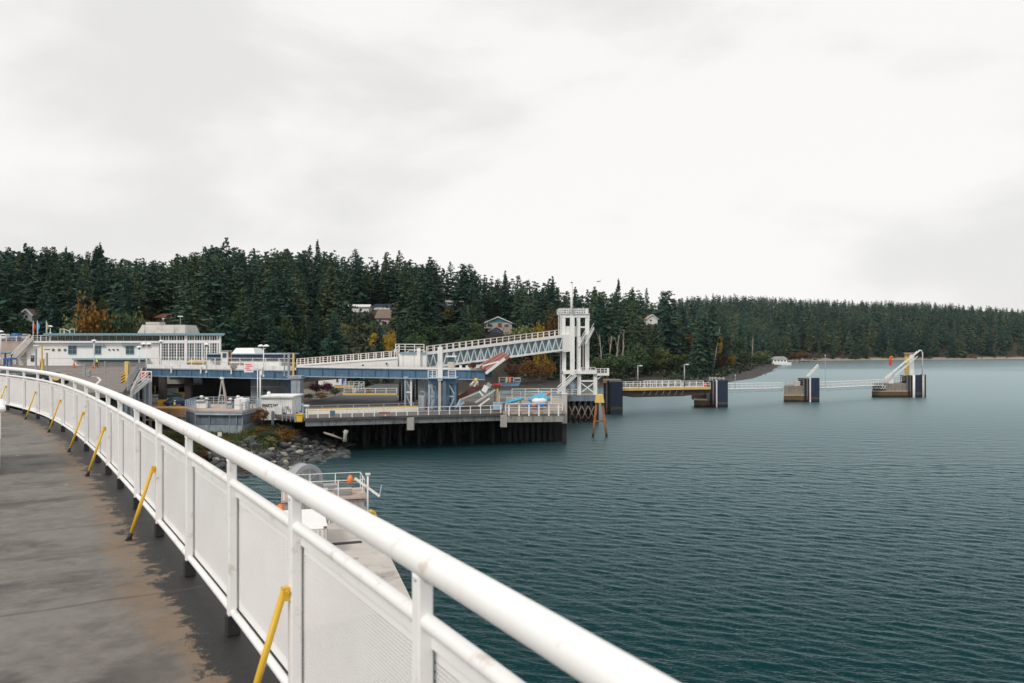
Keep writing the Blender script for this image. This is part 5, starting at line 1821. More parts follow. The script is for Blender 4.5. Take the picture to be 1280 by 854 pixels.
# work platform and lower stage
tbox('platform', 704, 746, 464, 467.6, TD2 - .6, DEP + 1.6)
tbox('side_platform', 746.2, 761.5, 467.4, 469.6, TD2 - .4, 3)
guard(tw, [W(745.5, 467.4, TD2 - .3), W(761, 467.4, TD2 - .3), W(761, 467.4, TD2 - .3) + Vector((0, 2.4, 0))], 1.0, .9, .05, 3)
guard(tw, [W(727, 464, TD2 - .3), W(744, 464, TD2 - .3)], .7, .9, .045, 2)
MB().beam(W(747, 474, TD2), W(752, 469.8, TD2), .16).build('knee_brace', white, tw)
for d_ in (TD2, TD2 + DEP):
    tbox('stage_leg', 702.3, 707, 467.7, 494, d_)
    tbox('stage_leg', 721.6, 726.4, 467.7, 493.8, d_ - .1)
    tbox('stage_leg', 741.8, 746.6, 467.7, 493.8, d_)
    tbox('stage_beam', 726.5, 741.7, 475.5, 477.3, d_ + .05, .35)
    MB().beam(W(726.6, 479, d_ + .2), W(741.8, 490.5, d_ + .2), .2).build('diagonal', white, tw)
    MB().beam(W(741.8, 479, d_ + .38), W(726.6, 490.5, d_ + .38), .2).build('diagonal', white, tw)
tbox('stage_cill', 708, 747, 492, 494, TD2 + .1, 5, mat('cream_concrete', (.42, .36, .28), .8, .15))
a, b = W(720.5, 469, TD2 - 1), W(697, 491.5, TD2 - 4)
for o in (0, 1.0):
    MB().beam(a + Vector((0, o, 0)), b + Vector((0, o, 0)), .14, .42).build('stringer', white, tw)
    for hh in (.55, 1.05): MB().tube([a + Vector((0, o, hh)), b + Vector((0, o, hh))], .045, 6).build('handrail', white, tw)
for k in range(14):
    p = a.lerp(b, (k + .5) / 14)
    MB().box((p.x, p.y + .5, p.z), (.3, .9, .05)).build('tread', grey_metal, tw)
tf = thing('tower_foundation', 'dark timber-piled foundation below the white tower', 'foundation', (X(725, TD2), TD2, -2))
c, s = boxpx(709, 747, 494.2, 501.5, TD2 - 1, 8); MB().box(c, s).build('cap', caisson_conc, tf)
for k in range(6):
    for dy in (0, 3, 6):
        MB().lathe((X(710 + k * 7.2, TD2), TD2 + dy - .5, -3), [(.36, 0), (.34, 7)], 9).build('pile', timber_dark, tf, smooth=True)
for k in range(4):
    MB().beam((X(711 + k * 8, TD2), TD2 - 1.0, 3.2), (X(718 + k * 8, TD2), TD2 - 1.0, .8), .18).build('brace', conc_tide, tf)
    MB().beam((X(718 + k * 8, TD2), TD2 - 1.2, 3.2), (X(711 + k * 8, TD2), TD2 - 1.2, .8), .18).build('brace', conc_tide, tf)
guard(tf, [L(708, TD2 - 1.2, Z(494, TD2)), L(722, TD2 - 1.2, Z(494, TD2))], 1.1, 1.0, .045, 3)
tn = thing('storage_tank', 'pale blue-grey tank at the foot of the white tower', 'tank', W(717, 494, TD2 + 2))
MB().lathe(W(717, 494, TD2 + 2), [(.8, 0), (.8, 2.6), (.5, 2.95), (.1, 3.05)], 14).build('vessel', pale_blue, tn, smooth=True)
MB().lathe(W(717, 472.8, TD2 + 2), [(.14, -.2), (.14, .25)], 8).build('valve', grey_metal, tn)

# A-frame mooring pile
AD = 129.0
af = thing('mooring_pile', 'rusty orange A-frame mooring pile with yellow head in the water', 'mooring pile', (X(750, AD), AD, -3))
c = W(749.3, 498, AD)
zt, zb = Z(493, AD), Z(503.5, AD)
mb = MB(); mb.frustum((c.x, c.y), (1.5, 1.3), (1.05, 1.05), zb, zt); mb.build('head', yellow_pale, af, bevel=.05)
for dx0, dx1, dy1 in ((-.42, -1.1, -.3), (.42, 1.15, -.1)):
    MB().tube([(c.x + dx0, c.y, zb + .3), (c.x + dx1, c.y + dy1, -.0), (c.x + dx1 * 1.3, c.y + dy1 * 1.3, -3)], .19, 10).build('leg', rust_pile, af, smooth=True)
MB().beam((c.x - .85, c.y - .2, Z(526.5, AD)), (c.x + .88, c.y - .1, Z(526.5, AD)), .2, .25).build('tie', rust_pile, af)

# ---------------------------------------------------------------- berthing dolphins, linkspan and catwalks
f1 = thing('berthing_dolphin', 'navy-faced fender dolphin just right of the white tower', 'dolphin', (X(767, 170), 170, -3), 'navy-faced berthing dolphins')
D = 170.0
c, s = boxpx(763, 778.5, 477.3, 519, D, .8); MB().box(c, s).build('fender_panel', navy, f1, bevel=.04)
c, s = boxpx(763.2, 778.3, 509, 512, D - .04, .1); MB().box(c, s).build('wear_band', timber_grey, f1)
for k in range(4):
    px = 755 + k * 2.3; c, s = boxpx(px, px + 1.9, 476 + (k % 2) * 3, 521, D + .2 + .1 * k, .9); MB().box(c, s).build('timber', timber_grey if k % 2 else timber_dark, f1)
c, s = boxpx(756, 777, 474.8, 477.2, D + .5, 3.5); MB().box(c, s).build('cap', conc_tide, f1)
for k in range(2): MB().lathe((X(768 + k * 6, D), D + 2, -3), [(.5, 0), (.5, 9.5)], 9).build('pile', timber_dark, f1, smooth=True)
MB().box(W(756, 477, D), (.7, .7, .6)).build('bollard', mat('tan_timber', (.35, .22, .13), .8, .2), f1)

ln = thing('causeway', 'dark-girdered causeway with yellow kerb between the tower and the next dolphin', 'causeway', (X(832, 176), 176, 0))
ld0, ld1 = 174.0, 183.0
a, b = W(778, 486.2, ld0), W(888, 484.5, ld1)
MB().slab([a, b, b + Vector((0, 7, 0)), a + Vector((0, 7, 0))], .35).build('deck', conc_pale, ln)
MB().beam(a + Vector((0, -.1, -.12)), b + Vector((0, -.1, -.12)), .25, .55).build('kerb', yellow_pale, ln)
wall_quad([W(778, 495, ld0 + .4), W(792, 496.8, ld0 + 1.2), W(853, 495.5, ld0 + 6), W(888, 491, ld1 + .4), W(888, 486.8, ld1 + .4), W(778, 488.5, ld0 + .4)], .5).build('girder', brown_dark, ln)
for k in range(7):
    p, q_ = W(803 + k * 8, 494, ld0 + 2.0 + k * .55), W(806 + k * 8, 488.6, ld0 + 2.0 + k * .55)
    MB().beam(p - Vector((0, .25, 0)), q_ - Vector((0, .25, 0)), .14).build('strut', timber_grey, ln)
guard(ln, [a + Vector((0, .2, .2)), b + Vector((0, .2, .2))], .95, 2.0, .05, 2)
guard(ln, [a + Vector((0, 6.7, .2)), b + Vector((0, 6.7, .2))], 1.0, 2.0, .05, 2)
guard(ln, [W(805, 484.8, 179), W(851, 484.2, 182)], 1.6, 1.6, .055, 3)
for px, py0, py1, lb in ((797.3, 456.8, 485.5, 'grey lamp post on the causeway, left one with a short arm'), (855.5, 455.3, 483.5, 'grey lamp post on the causeway, right one near the dolphin')):
    d = 176 if px < 800 else 180
    t = thing('street_lamp', lb, 'street lamp', W(px, py1, d), 'lamp posts on the causeway')
    MB().tube([W(px, py1, d), W(px, py0, d)], [.16, .11], 8).build('pole', grey_metal, t, smooth=True)
    MB().beam(W(px, py0 + .4, d), W(px + 4.6, py0 - .3, d), .2, .14).build('arm', grey_metal, t)
    MB().box(W(px + 3.6, py0 + .5, d), (.75, .3, .18)).build('lamp_head', white, t)


def dolphin(label, d, conc, foot, dark, panel, top, water, piles=True, name='berthing_dolphin'):
    t = thing(name, label, 'dolphin', (X((conc[0] + panel[1]) / 2, d), d, -3), 'navy-faced berthing dolphins')
    (x0, x1, y0), (fx0, fx1, fy) = conc, foot
    MB().prism([(X(x0, d + 1), d + 1), (X(x1, d + 1), d + 1), (X(x1, d + 7), d + 7), (X(x0 + .6, d + 7), d + 7)], Z(water + 6, d), Z(y0, d)).build('concrete_block', conc_tide, t, bevel=.08)
    MB().prism([(X(fx0, d + .4), d + .4), (X(fx1, d + .4), d + .4), (X(fx1, d + 7.5), d + 7.5), (X(fx0 + .6, d + 7.5), d + 7.5)], Z(water + 6, d), Z(fy, d)).build('footing', conc_tide, t, bevel=.1)
    MB().prism([(X(fx0 - .1, d + .3), d + .3), (X(fx1 + .1, d + .3), d + .3), (X(fx1 + .1, d + 7.6), d + 7.6), (X(fx0 + .5, d + 7.6), d + 7.6)], Z(fy + .3, d), Z(fy - .9, d)).build('lip', mat('stained_lip', (.36, .31, .25), .85, .2, .8, stain=(.15, .10, .05), stain_amt=.7), t)
    zt = Z(top, d)
    c, s = boxpx(dark[0], dark[1], top + 1, water + 6, d + 1.0, 4); MB().box(c, s).build('backing', timber_dark, t)
    n = 4
    for k in range(n):
        px = dark[0] + (dark[1] - dark[0]) * k / n
        c, s = boxpx(px, px + (dark[1] - dark[0]) / n * .7, top + (k % 2) * .6, water + 6, d + .7, .4); MB().box(c, s).build('timber', timber_grey if k % 2 == 0 else timber_dark, t)
    pan = MB(); c, s = boxpx(panel[0], panel[1], top, water - 1.5, d, 1.0); pan.box(c, s); pn = pan.build('fender_panel', navy, t, bevel=.05)
    c, s = boxpx(panel[0] + .1, panel[1] - .1, water - 1.4, water + 5, d + .1, .9); MB().box(c, s).build('panel_skirt', timber_dark, t)
    c, s = boxpx(panel[0] + .1, panel[1] - .1, water - 6.2, water - 4.6, d - .03, .1); MB().box(c, s).build('wear_band', timber_grey, t)
    c, s = boxpx(panel[0] - 1.2, panel[0] - .15, top - .2, water, d + .05, .6); MB().box(c, s).build('edge_post', white, t)
    return t


d3 = dolphin('navy-faced berthing dolphin at the right end of the causeway', 189, (883, 896, 479.5), (867.5, 884, 500.5), (885, 896.5), (896.8, 910), 475.3, 509.3)
c, s = boxpx(869, 883, 493, 500.4, 192, 4); MB().box(c, s).build('pier_column', brown_dark, d3)
for px in (887, 890, 894, 899, 904):
    c, s = boxpx(px, px + 1.2, 471.5, 479, 190.5, .3); MB().box(c, s).build('post', conc_pale, d3)
MB().beam(W(886, 472.4, 190.4), W(906, 473.2, 190.4), .14, .2).build('rail', conc_pale, d3)
MB().lathe(W(881.5, 483.5, 187), [(.3, 0), (.34, .6), (.1, .9)], 8).build('mooring_hook', pink_red, d3, smooth=True)

d4 = dolphin('navy-faced berthing dolphin standing alone in the water with a slanted ladder boom', 206, (980, 1004, 482.6), (979.6, 1005, 494.6), (1004, 1013), (1013.8, 1024.5), 472.5, 503.2)
guard(d4, [W(982, 482.5, 208), W(1003, 481.5, 208)], 1.5, 1.2, .05, 3, pink_conc)
MB().beam(W(1022.5, 455.5, 206.5), W(1008.5, 470.5, 206.5), .2, .3).build('boom', white, d4)
MB().beam(W(1023.5, 457.5, 208), W(1010.5, 471, 208), .16, .2).build('boom', white, d4)
for k in range(3): MB().beam(W(1022.5 - k * 3.5, 456 + k * 4, 206.5), W(1024.6 - k * .6, 467 + k * 1.8, 207), .1).build('stay', white, d4)
MB().box(W(996, 480.5, 208), (1.4, 1.2, 1.6)).build('winch', conc_pale, d4, bevel=.08)

d5 = dolphin('outermost navy-faced berthing dolphin with a white gangway boom', 224, (1090.5, 1134, 479.6), (1089.8, 1135, 489.5), (1134, 1141), (1143.2, 1152.2), 468.8, 497.2)
for px, m_ in ((1141.8, white), (1153.5, conc_pale)):
    MB().lathe((X(px, 224), 223.7, -3), [(.3, 0), (.3, Z(468.5, 224) + 3)], 10).build('guide_pile', m_, d5, smooth=True)
MB().box((X(1156, 224), 225, 2.6), (.7, 2, 7.6)).build('rear_timber', timber_dark, d5)
for dy, off in ((0, 0), (2.2, 3.5)):
    MB().beam(W(1106, 473, 224 + dy) + Vector((0, 0, -.1)), W(1150 - off, 437.8 + off * .5, 224 + dy), .22, .34).build('boom', white, d5)
    MB().beam(W(1119, 470, 224 + dy), W(1147 - off, 445.5, 224 + dy), .14, .2).build('boom_stay', white, d5)
for k in range(6):
    f = .2 + k * .14
    p = W(1106, 473, 224).lerp(W(1150, 437.8, 224), f); q_ = W(1106, 473, 226.2).lerp(W(1146.5, 439.5, 226.2), f)
    MB().beam(p, q_, .1).build('boom_rung', white, d5)
MB().tube([W(1149.5, 437.6, 224.5), W(1152, 438.6, 224.5), W(1153.2, 441.5, 224.5), W(1152.9, 468, 224.5)], .14, 8).build('boom_tip', white, d5, smooth=True)
c, s = boxpx(1132.2, 1135.6, 443.5, 470, 226, .7); MB().box(c, s).build('hoist_frame', yellow_pale, d5)
c, s = boxpx(1137.2, 1142.8, 441.8, 471, 225.4, 1.0); MB().box(c, s).build('column', white, d5, bevel=.06)
c, s = boxpx(1132, 1143.5, 441, 443.2, 225.3, 1.2); MB().box(c, s, .0).build('head_sheave', mat('tan_timber', (.35, .22, .13)), d5, bevel=.1)
guard(d5, [W(1108, 479.5, 226), W(1139, 477, 226)], 1.7, 1.4, .05, 3)
c, s = boxpx(1111.5, 1117, 468.5, 479.5, 225, 1.2); MB().box(c, s).build('control_box', white, d5, bevel=.05)
for k in range(5):
    px = 1091.5 + k * 3.3
    for sgn in (1, -1):
        MB().beam(W(px, 481.5 if sgn > 0 else 486.5, 223.9), W(px + 3, 486.5 if sgn > 0 else 481.5, 223.9), .12).build('grating_bar', white, d5)
c, s = boxpx(1091, 1107.5, 480.8, 487, 224.3, .2); MB().box(c, s).build('grating_back', dark_wall, d5)
lb_ = thing('lifebuoy_stand', 'red and orange lifebuoy on a thin post on the outermost dolphin', 'lifebuoy', W(1114.3, 468, 224.5))
MB().tube([W(1114.6, 468, 224.6), W(1114.3, 446, 224.6)], .06, 6).build('post', grey_metal, lb_)
mb = MB()
cc_ = W(1114.4, 448, 224.3)
ring = [cc_ + Vector((.42 * math.cos(a), 0, .5 * math.sin(a))) for a in np.linspace(0, 2 * math.pi, 17)]
mb.tube(ring, .17, 8, False).build('ring', orange, lb_, smooth=True)
MB().box(W(1113, 452.8, 224.4), (.75, .3, 1.7), M=Matrix.Rotation(.12, 3, 'Y')).build('cover', red_paint, lb_, bevel=.06)


def catwalk(label, p0, p1, h, n):
    t = thing('catwalk', label, 'catwalk', p0)
    for o in (0, 1.4):
        a, b = p0 + Vector((0, o, 0)), p1 + Vector((0, o, 0))
        for k, r_ in ((0, .12), (.55, .06), (1.0, .08)):
            MB().tube([a + Vector((0, 0, h * k)), b + Vector((0, 0, h * k))], r_, 6).build('rail', white, t)
        for k in range(n + 1):
            p = a.lerp(b, k / n); MB().box((p.x, p.y, p.z + h / 2), (.09, .09, h)).build('rail_post', white, t)
    MB().slab([p0, p1, p1 + Vector((0, 1.4, 0)), p0 + Vector((0, 1.4, 0))], .14).build('walkway_grating', conc_pale, t)
    MB().tube([p0 + Vector((0, .7, -.75)), p1 + Vector((0, .7, -.75))], .07, 6).build('lower_chord', white, t)
    for k in range(n):
        a, b = p0.lerp(p1, k / n), p0.lerp(p1, (k + 1) / n)
        MB().beam(a + Vector((0, .7, 0 if k % 2 else -.75)), b + Vector((0, .7, -.75 if k % 2 else 0)), .06).build('brace', white, t)
    return t


catwalk('white railed catwalk between the causeway dolphin and the lone dolphin', W(910, 486.8, 192), W(980, 485.3, 208), 1.35, 12)
catwalk('white railed catwalk between the lone dolphin and the outermost dolphin', W(1024.5, 485.3, 208), W(1109, 481.3, 225.5), 1.5, 14)
for px, py0, d, lb in ((919, 469, 192, 'thin pole on the left catwalk'), (1031.5, 444, 209, 'thin tall pole at the left end of the right catwalk')):
    t = thing('marker_pole', lb, 'pole', W(px, 485, d))
    MB().tube([W(px, 486, d), W(px, py0, d)], .06, 6).build('pole', pale_blue, t)
    MB().box(W(px, py0, d), (.2, .2, .2)).build('cap', white, t)

# ---------------------------------------------------------------- caisson, pump house and yard by the shore
CZ = 5.6
cs = thing('caisson', 'octagonal blue-grey concrete caisson with railed pinkish deck by the shore', 'caisson', (X(278, 118), 118, 0))
pf = [L(231, 118, 0), L(244, 113.2, 0), L(303, 112.2, 0), L(325, 119.5, 0), L(322, 125, 0), L(245, 125, 0)]
pl = [(p.x, p.y) for p in pf]
def scaled(pl, k):
    cx, cy = sum(p[0] for p in pl) / len(pl), sum(p[1] for p in pl) / len(pl)
    return [(cx + (p[0] - cx) * k, cy + (p[1] - cy) * k) for p in pl]
MB().prism(scaled(pl, .97), 3.6, CZ - .5).build('upper_wall', caisson_conc, cs)
MB().prism(scaled(pl, .985), -1, 3.55).build('lower_wall', caisson_pale, cs)
MB().prism(pl, CZ - .5, CZ - .3).build('deck_edge', caisson_pale, cs)
MB().prism(scaled(pl, 1.01), CZ - .28, CZ).build('deck', pink_conc, cs)
for i in range(len(pl) - 1):
    a, b = Vector(scaled(pl, .985)[i] + (0,)), Vector(scaled(pl, .985)[i + 1] + (0,))
    for f in (.02, .985) if i != 1 else (.3, .88):
        p = a.lerp(b, f); MB().box((p.x, p.y - .02, 4.1), (.14, .14, 1.9)).build('buttress', caisson_pale, cs)
pr_ = [Vector((x, y, CZ)) for x, y in scaled(pl, .98)]
guard(cs, [pr_[5], pr_[0], pr_[1]], 1.1, 1.2, .045, 3, pale_blue)
guard(cs, [pr_[2], pr_[3], pr_[4]], 1.1, 1.4, .045, 3, pale_blue)
guard(cs, [pr_[5], pr_[4]], 1.1, 1.4, .045, 3, pale_blue)
MB().tube([Vector((p.x, p.y - .3, CZ - .55)) for p in (pr_[1], pr_[2], pr_[3])], .14, 8).build('pipe', pale_blue, cs, smooth=True)
MB().tube([(X(286.5, 111.4), 111.5, 5.6), (X(286.5, 111.4), 111.5, 1.0)], .06, 6).build('down_pipe', grey_metal, cs)
tk = thing('white_tank', 'white square tank on the caisson deck in front of the tripod', 'tank', Vector((X(300, 114.5), 114.5, CZ)))
c, s = boxpx(292.8, 307.6, 497.3, 511.2, 114, 1.6); c = (c[0], c[1], CZ + s[2] / 2); MB().box(c, s).build('body', white_clean, tk, bevel=.06)
MB().beam((c[0], c[1] - s[1] / 2 - .02, CZ), (c[0], c[1] - s[1] / 2 - .02, CZ + s[2]), .05, .05).build('seam', grey_metal, tk)
MB().beam((c[0] - s[0] / 2, c[1] - s[1] / 2 - .02, c[2] - .1), (c[0] + s[0] / 2, c[1] - s[1] / 2 - .02, c[2] - .1), .04, .04).build('seam', grey_metal, tk)
tp = thing('tripod_mast', 'pale steel A-frame tripod on the caisson under the bridge', 'tripod', Vector((X(277.5, 118), 118, CZ)))
ap_ = W(277.5, 472.6, 118)
for px, dy in ((272, 0), (282.5, 0), (277.5, 2.4)):
    MB().beam(Vector((X(px, 118), 118 + dy, CZ)), ap_ + Vector((0, dy * .1, 0)), .13).build('leg', conc_pale, tp)
for f in (.22, .42):
    a = Vector((X(272, 118), 118, CZ)).lerp(ap_, f); b = Vector((X(282.5, 118), 118, CZ)).lerp(ap_, f)
    MB().beam(a, b, .12).build('tie', conc_pale, tp)
MB().box(ap_, (.5, .4, .3)).build('head', white, tp)
for i, (px, h_, w_, m_, lb) in enumerate(((252, 1.5, 1.6, white, 'white winch machine at the left of the caisson deck'), (258.5, 1.2, .9, pale_blue, 'pale blue pump set beside the white winch'), (297.5, 1.5, .7, white, 'white capped valve stand right of the tripod'), (302, 1.3, 1.2, grey_metal, 'grey pump with dark openings right of the white tank'), (288, 1.2, .8, pale_blue, 'pale blue motor behind the white tank'))):
    d = 117.0 + (i % 2)
    t = thing('deck_machine', lb, 'machine', Vector((X(px, d), d, CZ)), 'machines on the caisson deck')
    MB().box((X(px, d), d, CZ + h_ * .3), (w_, .8, h_ * .6)).build('body', m_, t, bevel=.05)
    MB().tube([(X(px, d) - w_ * .4, d - .42, CZ + h_ * .7), (X(px, d) + w_ * .4, d - .42, CZ + h_ * .7)], .22, 10).build('drum', grey_metal, t)
    MB().lathe((X(px, d), d, CZ + h_ * .6), [(.16, 0), (.16, h_ * .4), (.3, h_ * .42), (.25, h_ * .6), (.05, h_ * .65)], 10).build('valve', white, t, smooth=True)

ph = thing('pump_house', 'small white pump house with flat roof and dark lettering', 'building', (X(348, 114), 114, 3))
PD = 114.0
c, s = boxpx(325.5, 365, 497.3, 525, PD, 5); MB().box(c, s).build('wall', white_clean, ph)
c, s = boxpx(324.6, 366.4, 495.2, 497.1, PD - .35, 5.7); MB().box(c, s).build('roof', white_clean, ph)
for k in range(15):
    px = 327 + k * 2.6; c, s = boxpx(px, px + .18, 497.5, 525, PD - .03, .04); MB().box(c, s).build('cladding_joint', beige, ph)
for px0, px1, py0, py1, m_ in ((342.5, 352, 508.5, 522, white), (353.4, 356.6, 516, 519.4, glass), (356.4, 359, 508, 510.4, grey_metal)):
    c, s = boxpx(px0, px1, py0, py1, PD - .5, .48); MB().box(c, s).build('electrical_box' if m_ is white else 'vent', m_, ph, bevel=.02)
c, s = boxpx(339, 342.2, 514, 534, PD - .8, .12); MB().box(c, s).build('side_door', caisson_conc, ph)
MB().lathe(W(336, 495.2, PD + 1.5), [(.3, 0), (.26, .5), (.18, .65)], 10).build('roof_tank', white_clean, ph, smooth=True)
# name of the place painted on the wall in dark letters
cu = bpy.data.curves.new('lettering', 'FONT')
cu.body = 'SWARTZ BAY'
cu.size = .62
cu.extrude = .01
cu.offset = .022
cu.align_x = 'CENTER'
tmp = bpy.data.objects.new('lettering_tmp', cu)
COL.objects.link(tmp)
bpy.context.view_layer.update()
lm = bpy.data.meshes.new_from_object(tmp.evaluated_get(bpy.context.evaluated_depsgraph_get()))
bpy.data.objects.remove(tmp)
lm.materials.clear(); lm.materials.append(mat('dark_letters', (.03, .035, .04), .6, .05))
w0 = max(v.co.x for v in lm.vertices) - min(v.co.x for v in lm.vertices)
k_ = (X(347.5, PD) - X(327.5, PD)) / w0
for v in lm.vertices: v.co = Vector((v.co.x * k_, -v.co.z, v.co.y * 1.05))
lt = link('lettering', lm, ph)
lt.location = Vector((X(337.5, PD), PD - .03, Z(509, PD))) - org(ph)

for px, w_, py0, lb in ((322, .13, 462, 'thin white pole left of the thicker white mast by the pump house'), (325.3, .2, 463, 'thick tall white mast at the left corner of the pump house')):
    t = thing('white_mast', lb, 'mast', W(px, 521, 111))
    MB().tube([W(px, 521, 111), W(px, py0, 111)], w_ * .5, 10).build('pole', white, t, smooth=True)
    MB().box(W(px, 520.6, 111), (.6, .6, .3)).build('base', conc_pale, t)
    MB().lathe(W(px, py0, 111), [(w_ * .7, 0), (w_ * .6, .12), (.02, .2)], 8).build('cap', grey_metal, t)
bn = thing('yellow_bin', 'bright yellow bin at the fence beside the bridge column', 'bin', W(374, 527, 109))
c, s = boxpx(370.3, 377.8, 519, 527.5, 107.6, .7); MB().box(c, s).build('body', yellow, bn, bevel=.05)
c, s = boxpx(369.9, 378.2, 517.7, 518.9, 107.5, .85); MB().box(c, s).build('lid', yellow, bn, bevel=.03)
fn = thing('wire_fence', 'pale post-and-rail fence between the pump house and the pier', 'fence', W(368, 527, 110))
guard(fn, [W(353, 526.5, 110.5), W(384, 527.5, 108.5)], 1.6, .75, .04, 2, grey_metal, .05)
gp_ = thing('pier_gate', 'tall pale grey gate posts at the landward end of the pier', 'gate', W(379, 527, 108))
for px, py0 in ((368.5, 500), (372.6, 498), (378, 504), (382, 507), (384.4, 508)):
    c, s = boxpx(px, px + 1.1, py0, 528, 108.5, .15); MB().box(c, s).build('gate_post', white if px > 380 else pale_blue, gp_)
MB().beam(W(372.6, 503, 108.5), W(384.4, 510, 108.4), .1).build('gate_rail', pale_blue, gp_)
MB().beam(W(372.6, 515, 108.5), W(384.4, 519, 108.4), .1).build('gate_rail', pale_blue, gp_)
c, s = boxpx(379.4, 386, 506.3, 508.2, 108.2, .4); MB().box(c, s).build('gate_cap', white, gp_)

# things beneath and behind the ramp bridge
lr = MB().prism([(-34, 152.2), (-34, 200), (-24, 200), (-15, 152.2)], 4.3, PZ - .01).build('lower_road', MATS['dark_asphalt'])
tag(lr, 'lower asphalt road behind the pier', kind='structure')
sm = thing('white_shed', 'small white shed with a blue door seen beneath the ramp bridge', 'building', L(412, 176, 4.5))
c, s = boxpx(398, 427, 470, 483, 176, 5); MB().box(c, s).build('wall', white_clean, sm)
c, s = boxpx(420.3, 422.8, 472.5, 478, 175.9, .15); MB().box(c, s).build('window', glass_teal, sm)
c, s = boxpx(427.1, 430.5, 472, 482.6, 175.8, .5); MB().box(c, s).build('door', blue_bright, sm)
c, s = boxpx(397, 431, 468.6, 469.9, 175.5, 6); MB().box(c, s).build('roof', pale_blue, sm)
c, s = boxpx(418, 441, 482.2, 485, 172, 1); fy = MB().box(c, s)
t = thing('yellow_planter', 'ochre planter wall before the white shed', 'planter', L(430, 172, 4.5)); fy.build('wall', yellow_pale, t); c, s = boxpx(418, 441, 481.4, 482.1, 171.9, 1.2); MB().box(c, s).build('coping', conc_pale, t)
rp_ = thing('ramp_railing', 'white handrail ramp behind the yellow kerb under the bridge', 'railing', L(445, 170))
guard(rp_, [W(430, 484, 170), W(455, 483.8, 168), W(455, 486, 165), W(441, 492, 160)], 1.1, 1.3, .045, 3)
guard(rp_, [W(430, 492, 160), W(496, 491.5, 158)], .95, 2.2, .05, 2)
yk = thing('yellow_kerb_wall', 'long yellow-topped kerb wall behind the pier road', 'kerb', L(462, 156))
c, s = boxpx(428, 496, 491.8, 494.7, 156, .5); MB().box(c, s).build('wall', yellow_pale, yk)
c, s = boxpx(428, 496, 494.8, 496.6, 156.05, .4); MB().box(c, s).build('base', conc_pale, yk)
for k, px in enumerate((438, 452, 466, 481)):
    pass
rp2 = thing('white_drum', 'small white drum standing on the road near the trestle', 'drum', L(498, 140))
MB().lathe(L(498, 140), [(.3, 0), (.32, .4), (.3, .9), (.1, 1.0)], 10).build('shell', white_clean, rp2, smooth=True)
MB().lathe(L(498, 140, PZ + 1.0), [(.1, 0), (.12, .12)], 8).build('cap', grey_metal, rp2)

# ---------------------------------------------------------------- concrete pontoon below the railing
GZ = 3.0
def G(px, py, z=GZ):
    d = (EYE - z) * 1000 / (py - 430)
    return Vector((X(px, d), d, z))
pa, pb = G(517, 755), G(485, 690)
dirv = (pb - pa).normalized()
left = Vector((-dirv.y, dirv.x, 0))
far = pa + dirv * 23.0
pon = thing('pontoon', 'pale concrete floating pontoon with a railed platform below the ferry railing', 'pontoon', (pa.x, pa.y, 0))
poly = [pa, far, far + left * 9.5, far + left * 9.5 - dirv * 10, pa + left * 15 - dirv * 0, pa + left * 15 - dirv * 6, pa - dirv * .2 + left * .6]
MB().prism([(p.x, p.y) for p in poly], -.8, GZ - .12).build('hull', concrete, pon)
MB().prism([(p.x, p.y) for p in [pa, far, far + left * 9.5, far + left * 9.5 - dirv * 10, pa + left * 15, pa + left * 15 - dirv * 6]], GZ - .115, GZ).build('deck', conc_pale, pon)
MB().box(pa + Vector((-.35, .2, -.1)), (.9, .35, .24), math.atan2(-dirv.x, dirv.y)).build('corner_block', grey_metal, pon)
a = G(403, 681.5, GZ + .006); b = G(452, 677.5, GZ + .006)
MB().beam(a, b, .5, .05).build('deck_shadow_strip', dark_wall, pon)  # shadow across the pontoon deck, laid in as a thin dark strip
for px, py, w_ in ((420, 700, .35), (432, 712, .25), (460, 722, .3)):
    a = G(px - 20, py + 1, GZ + .004); b = G(px + 28, py - 2, GZ + .004)
    k_ = MB().beam(a, b, w_, .02); k_.build('joint', concrete, pon)
pt = thing('pontoon_platform', 'raised grey platform with white and orange railings at the pontoon end', 'platform', G(428, 650))
P0 = G(452, 645); ex = -left.cross(Vector((0, 0, 1)))
def PF(u, v, z): return P0 + left * u + dirv * v + Vector((0, 0, GZ * 0 + z))
rzp = math.atan2(-dirv.x, dirv.y)
MB().box(PF(2.5, 1.6, .7), (5.4, 3.2, .9), rzp).build('base', concrete, pt)
MB().box(PF(2.5, 1.6, 1.32), (5.8, 3.6, .16), rzp).build('deck', pink_conc, pt)
for u, v_, w_, h_, m_ in ((1.2, .9, 1.2, .45, grey_metal), (3.0, 1.6, 1.6, .35, conc_pale), (4.3, .8, .8, .6, rust_red), (2.0, 2.4, 1.0, .5, grey_metal)):
    MB().box(PF(u, v_, 1.4 + h_ / 2), (w_, .7, h_), rzp).build('equipment', m_, pt, bevel=.04)
for pts in ([PF(-.2, -.1, 1.4), PF(5.2, -.1, 1.4)], [PF(-.2, 3.2, 1.4), PF(5.2, 3.2, 1.4)], [PF(-.2, -.1, 1.4), PF(-.2, 3.2, 1.4)]):
    guard(pt, pts, 1.15, 1.8, .026, 2, white, .03)
    MB().tube([p + Vector((0, 0, .42)) for p in pts], .028, 6).build('orange_rail', mat('faded_orange', (.5, .28, .17), .6, .15), pt)
MB().tube([PF(-.4, -.3, 0), PF(-.4, -.3, 2.9)], .07, 8).build('davit_post', white, pt, smooth=True)
MB().box(PF(-.4, -.3, 2.95), (.32, .25, .12), rzp).build('davit_head', white, pt)
MB().beam(PF(.5, -.2, 2.7), PF(-1.2, -.5, 1.4), .13, .15).build('davit_arm', white, pt)
MB().lathe(PF(.8, -.2, 2.6), [(.08, -.3), (.18, -.12), (.2, .12), (.08, .3)], 8).build('winch', orange, pt, smooth=True)
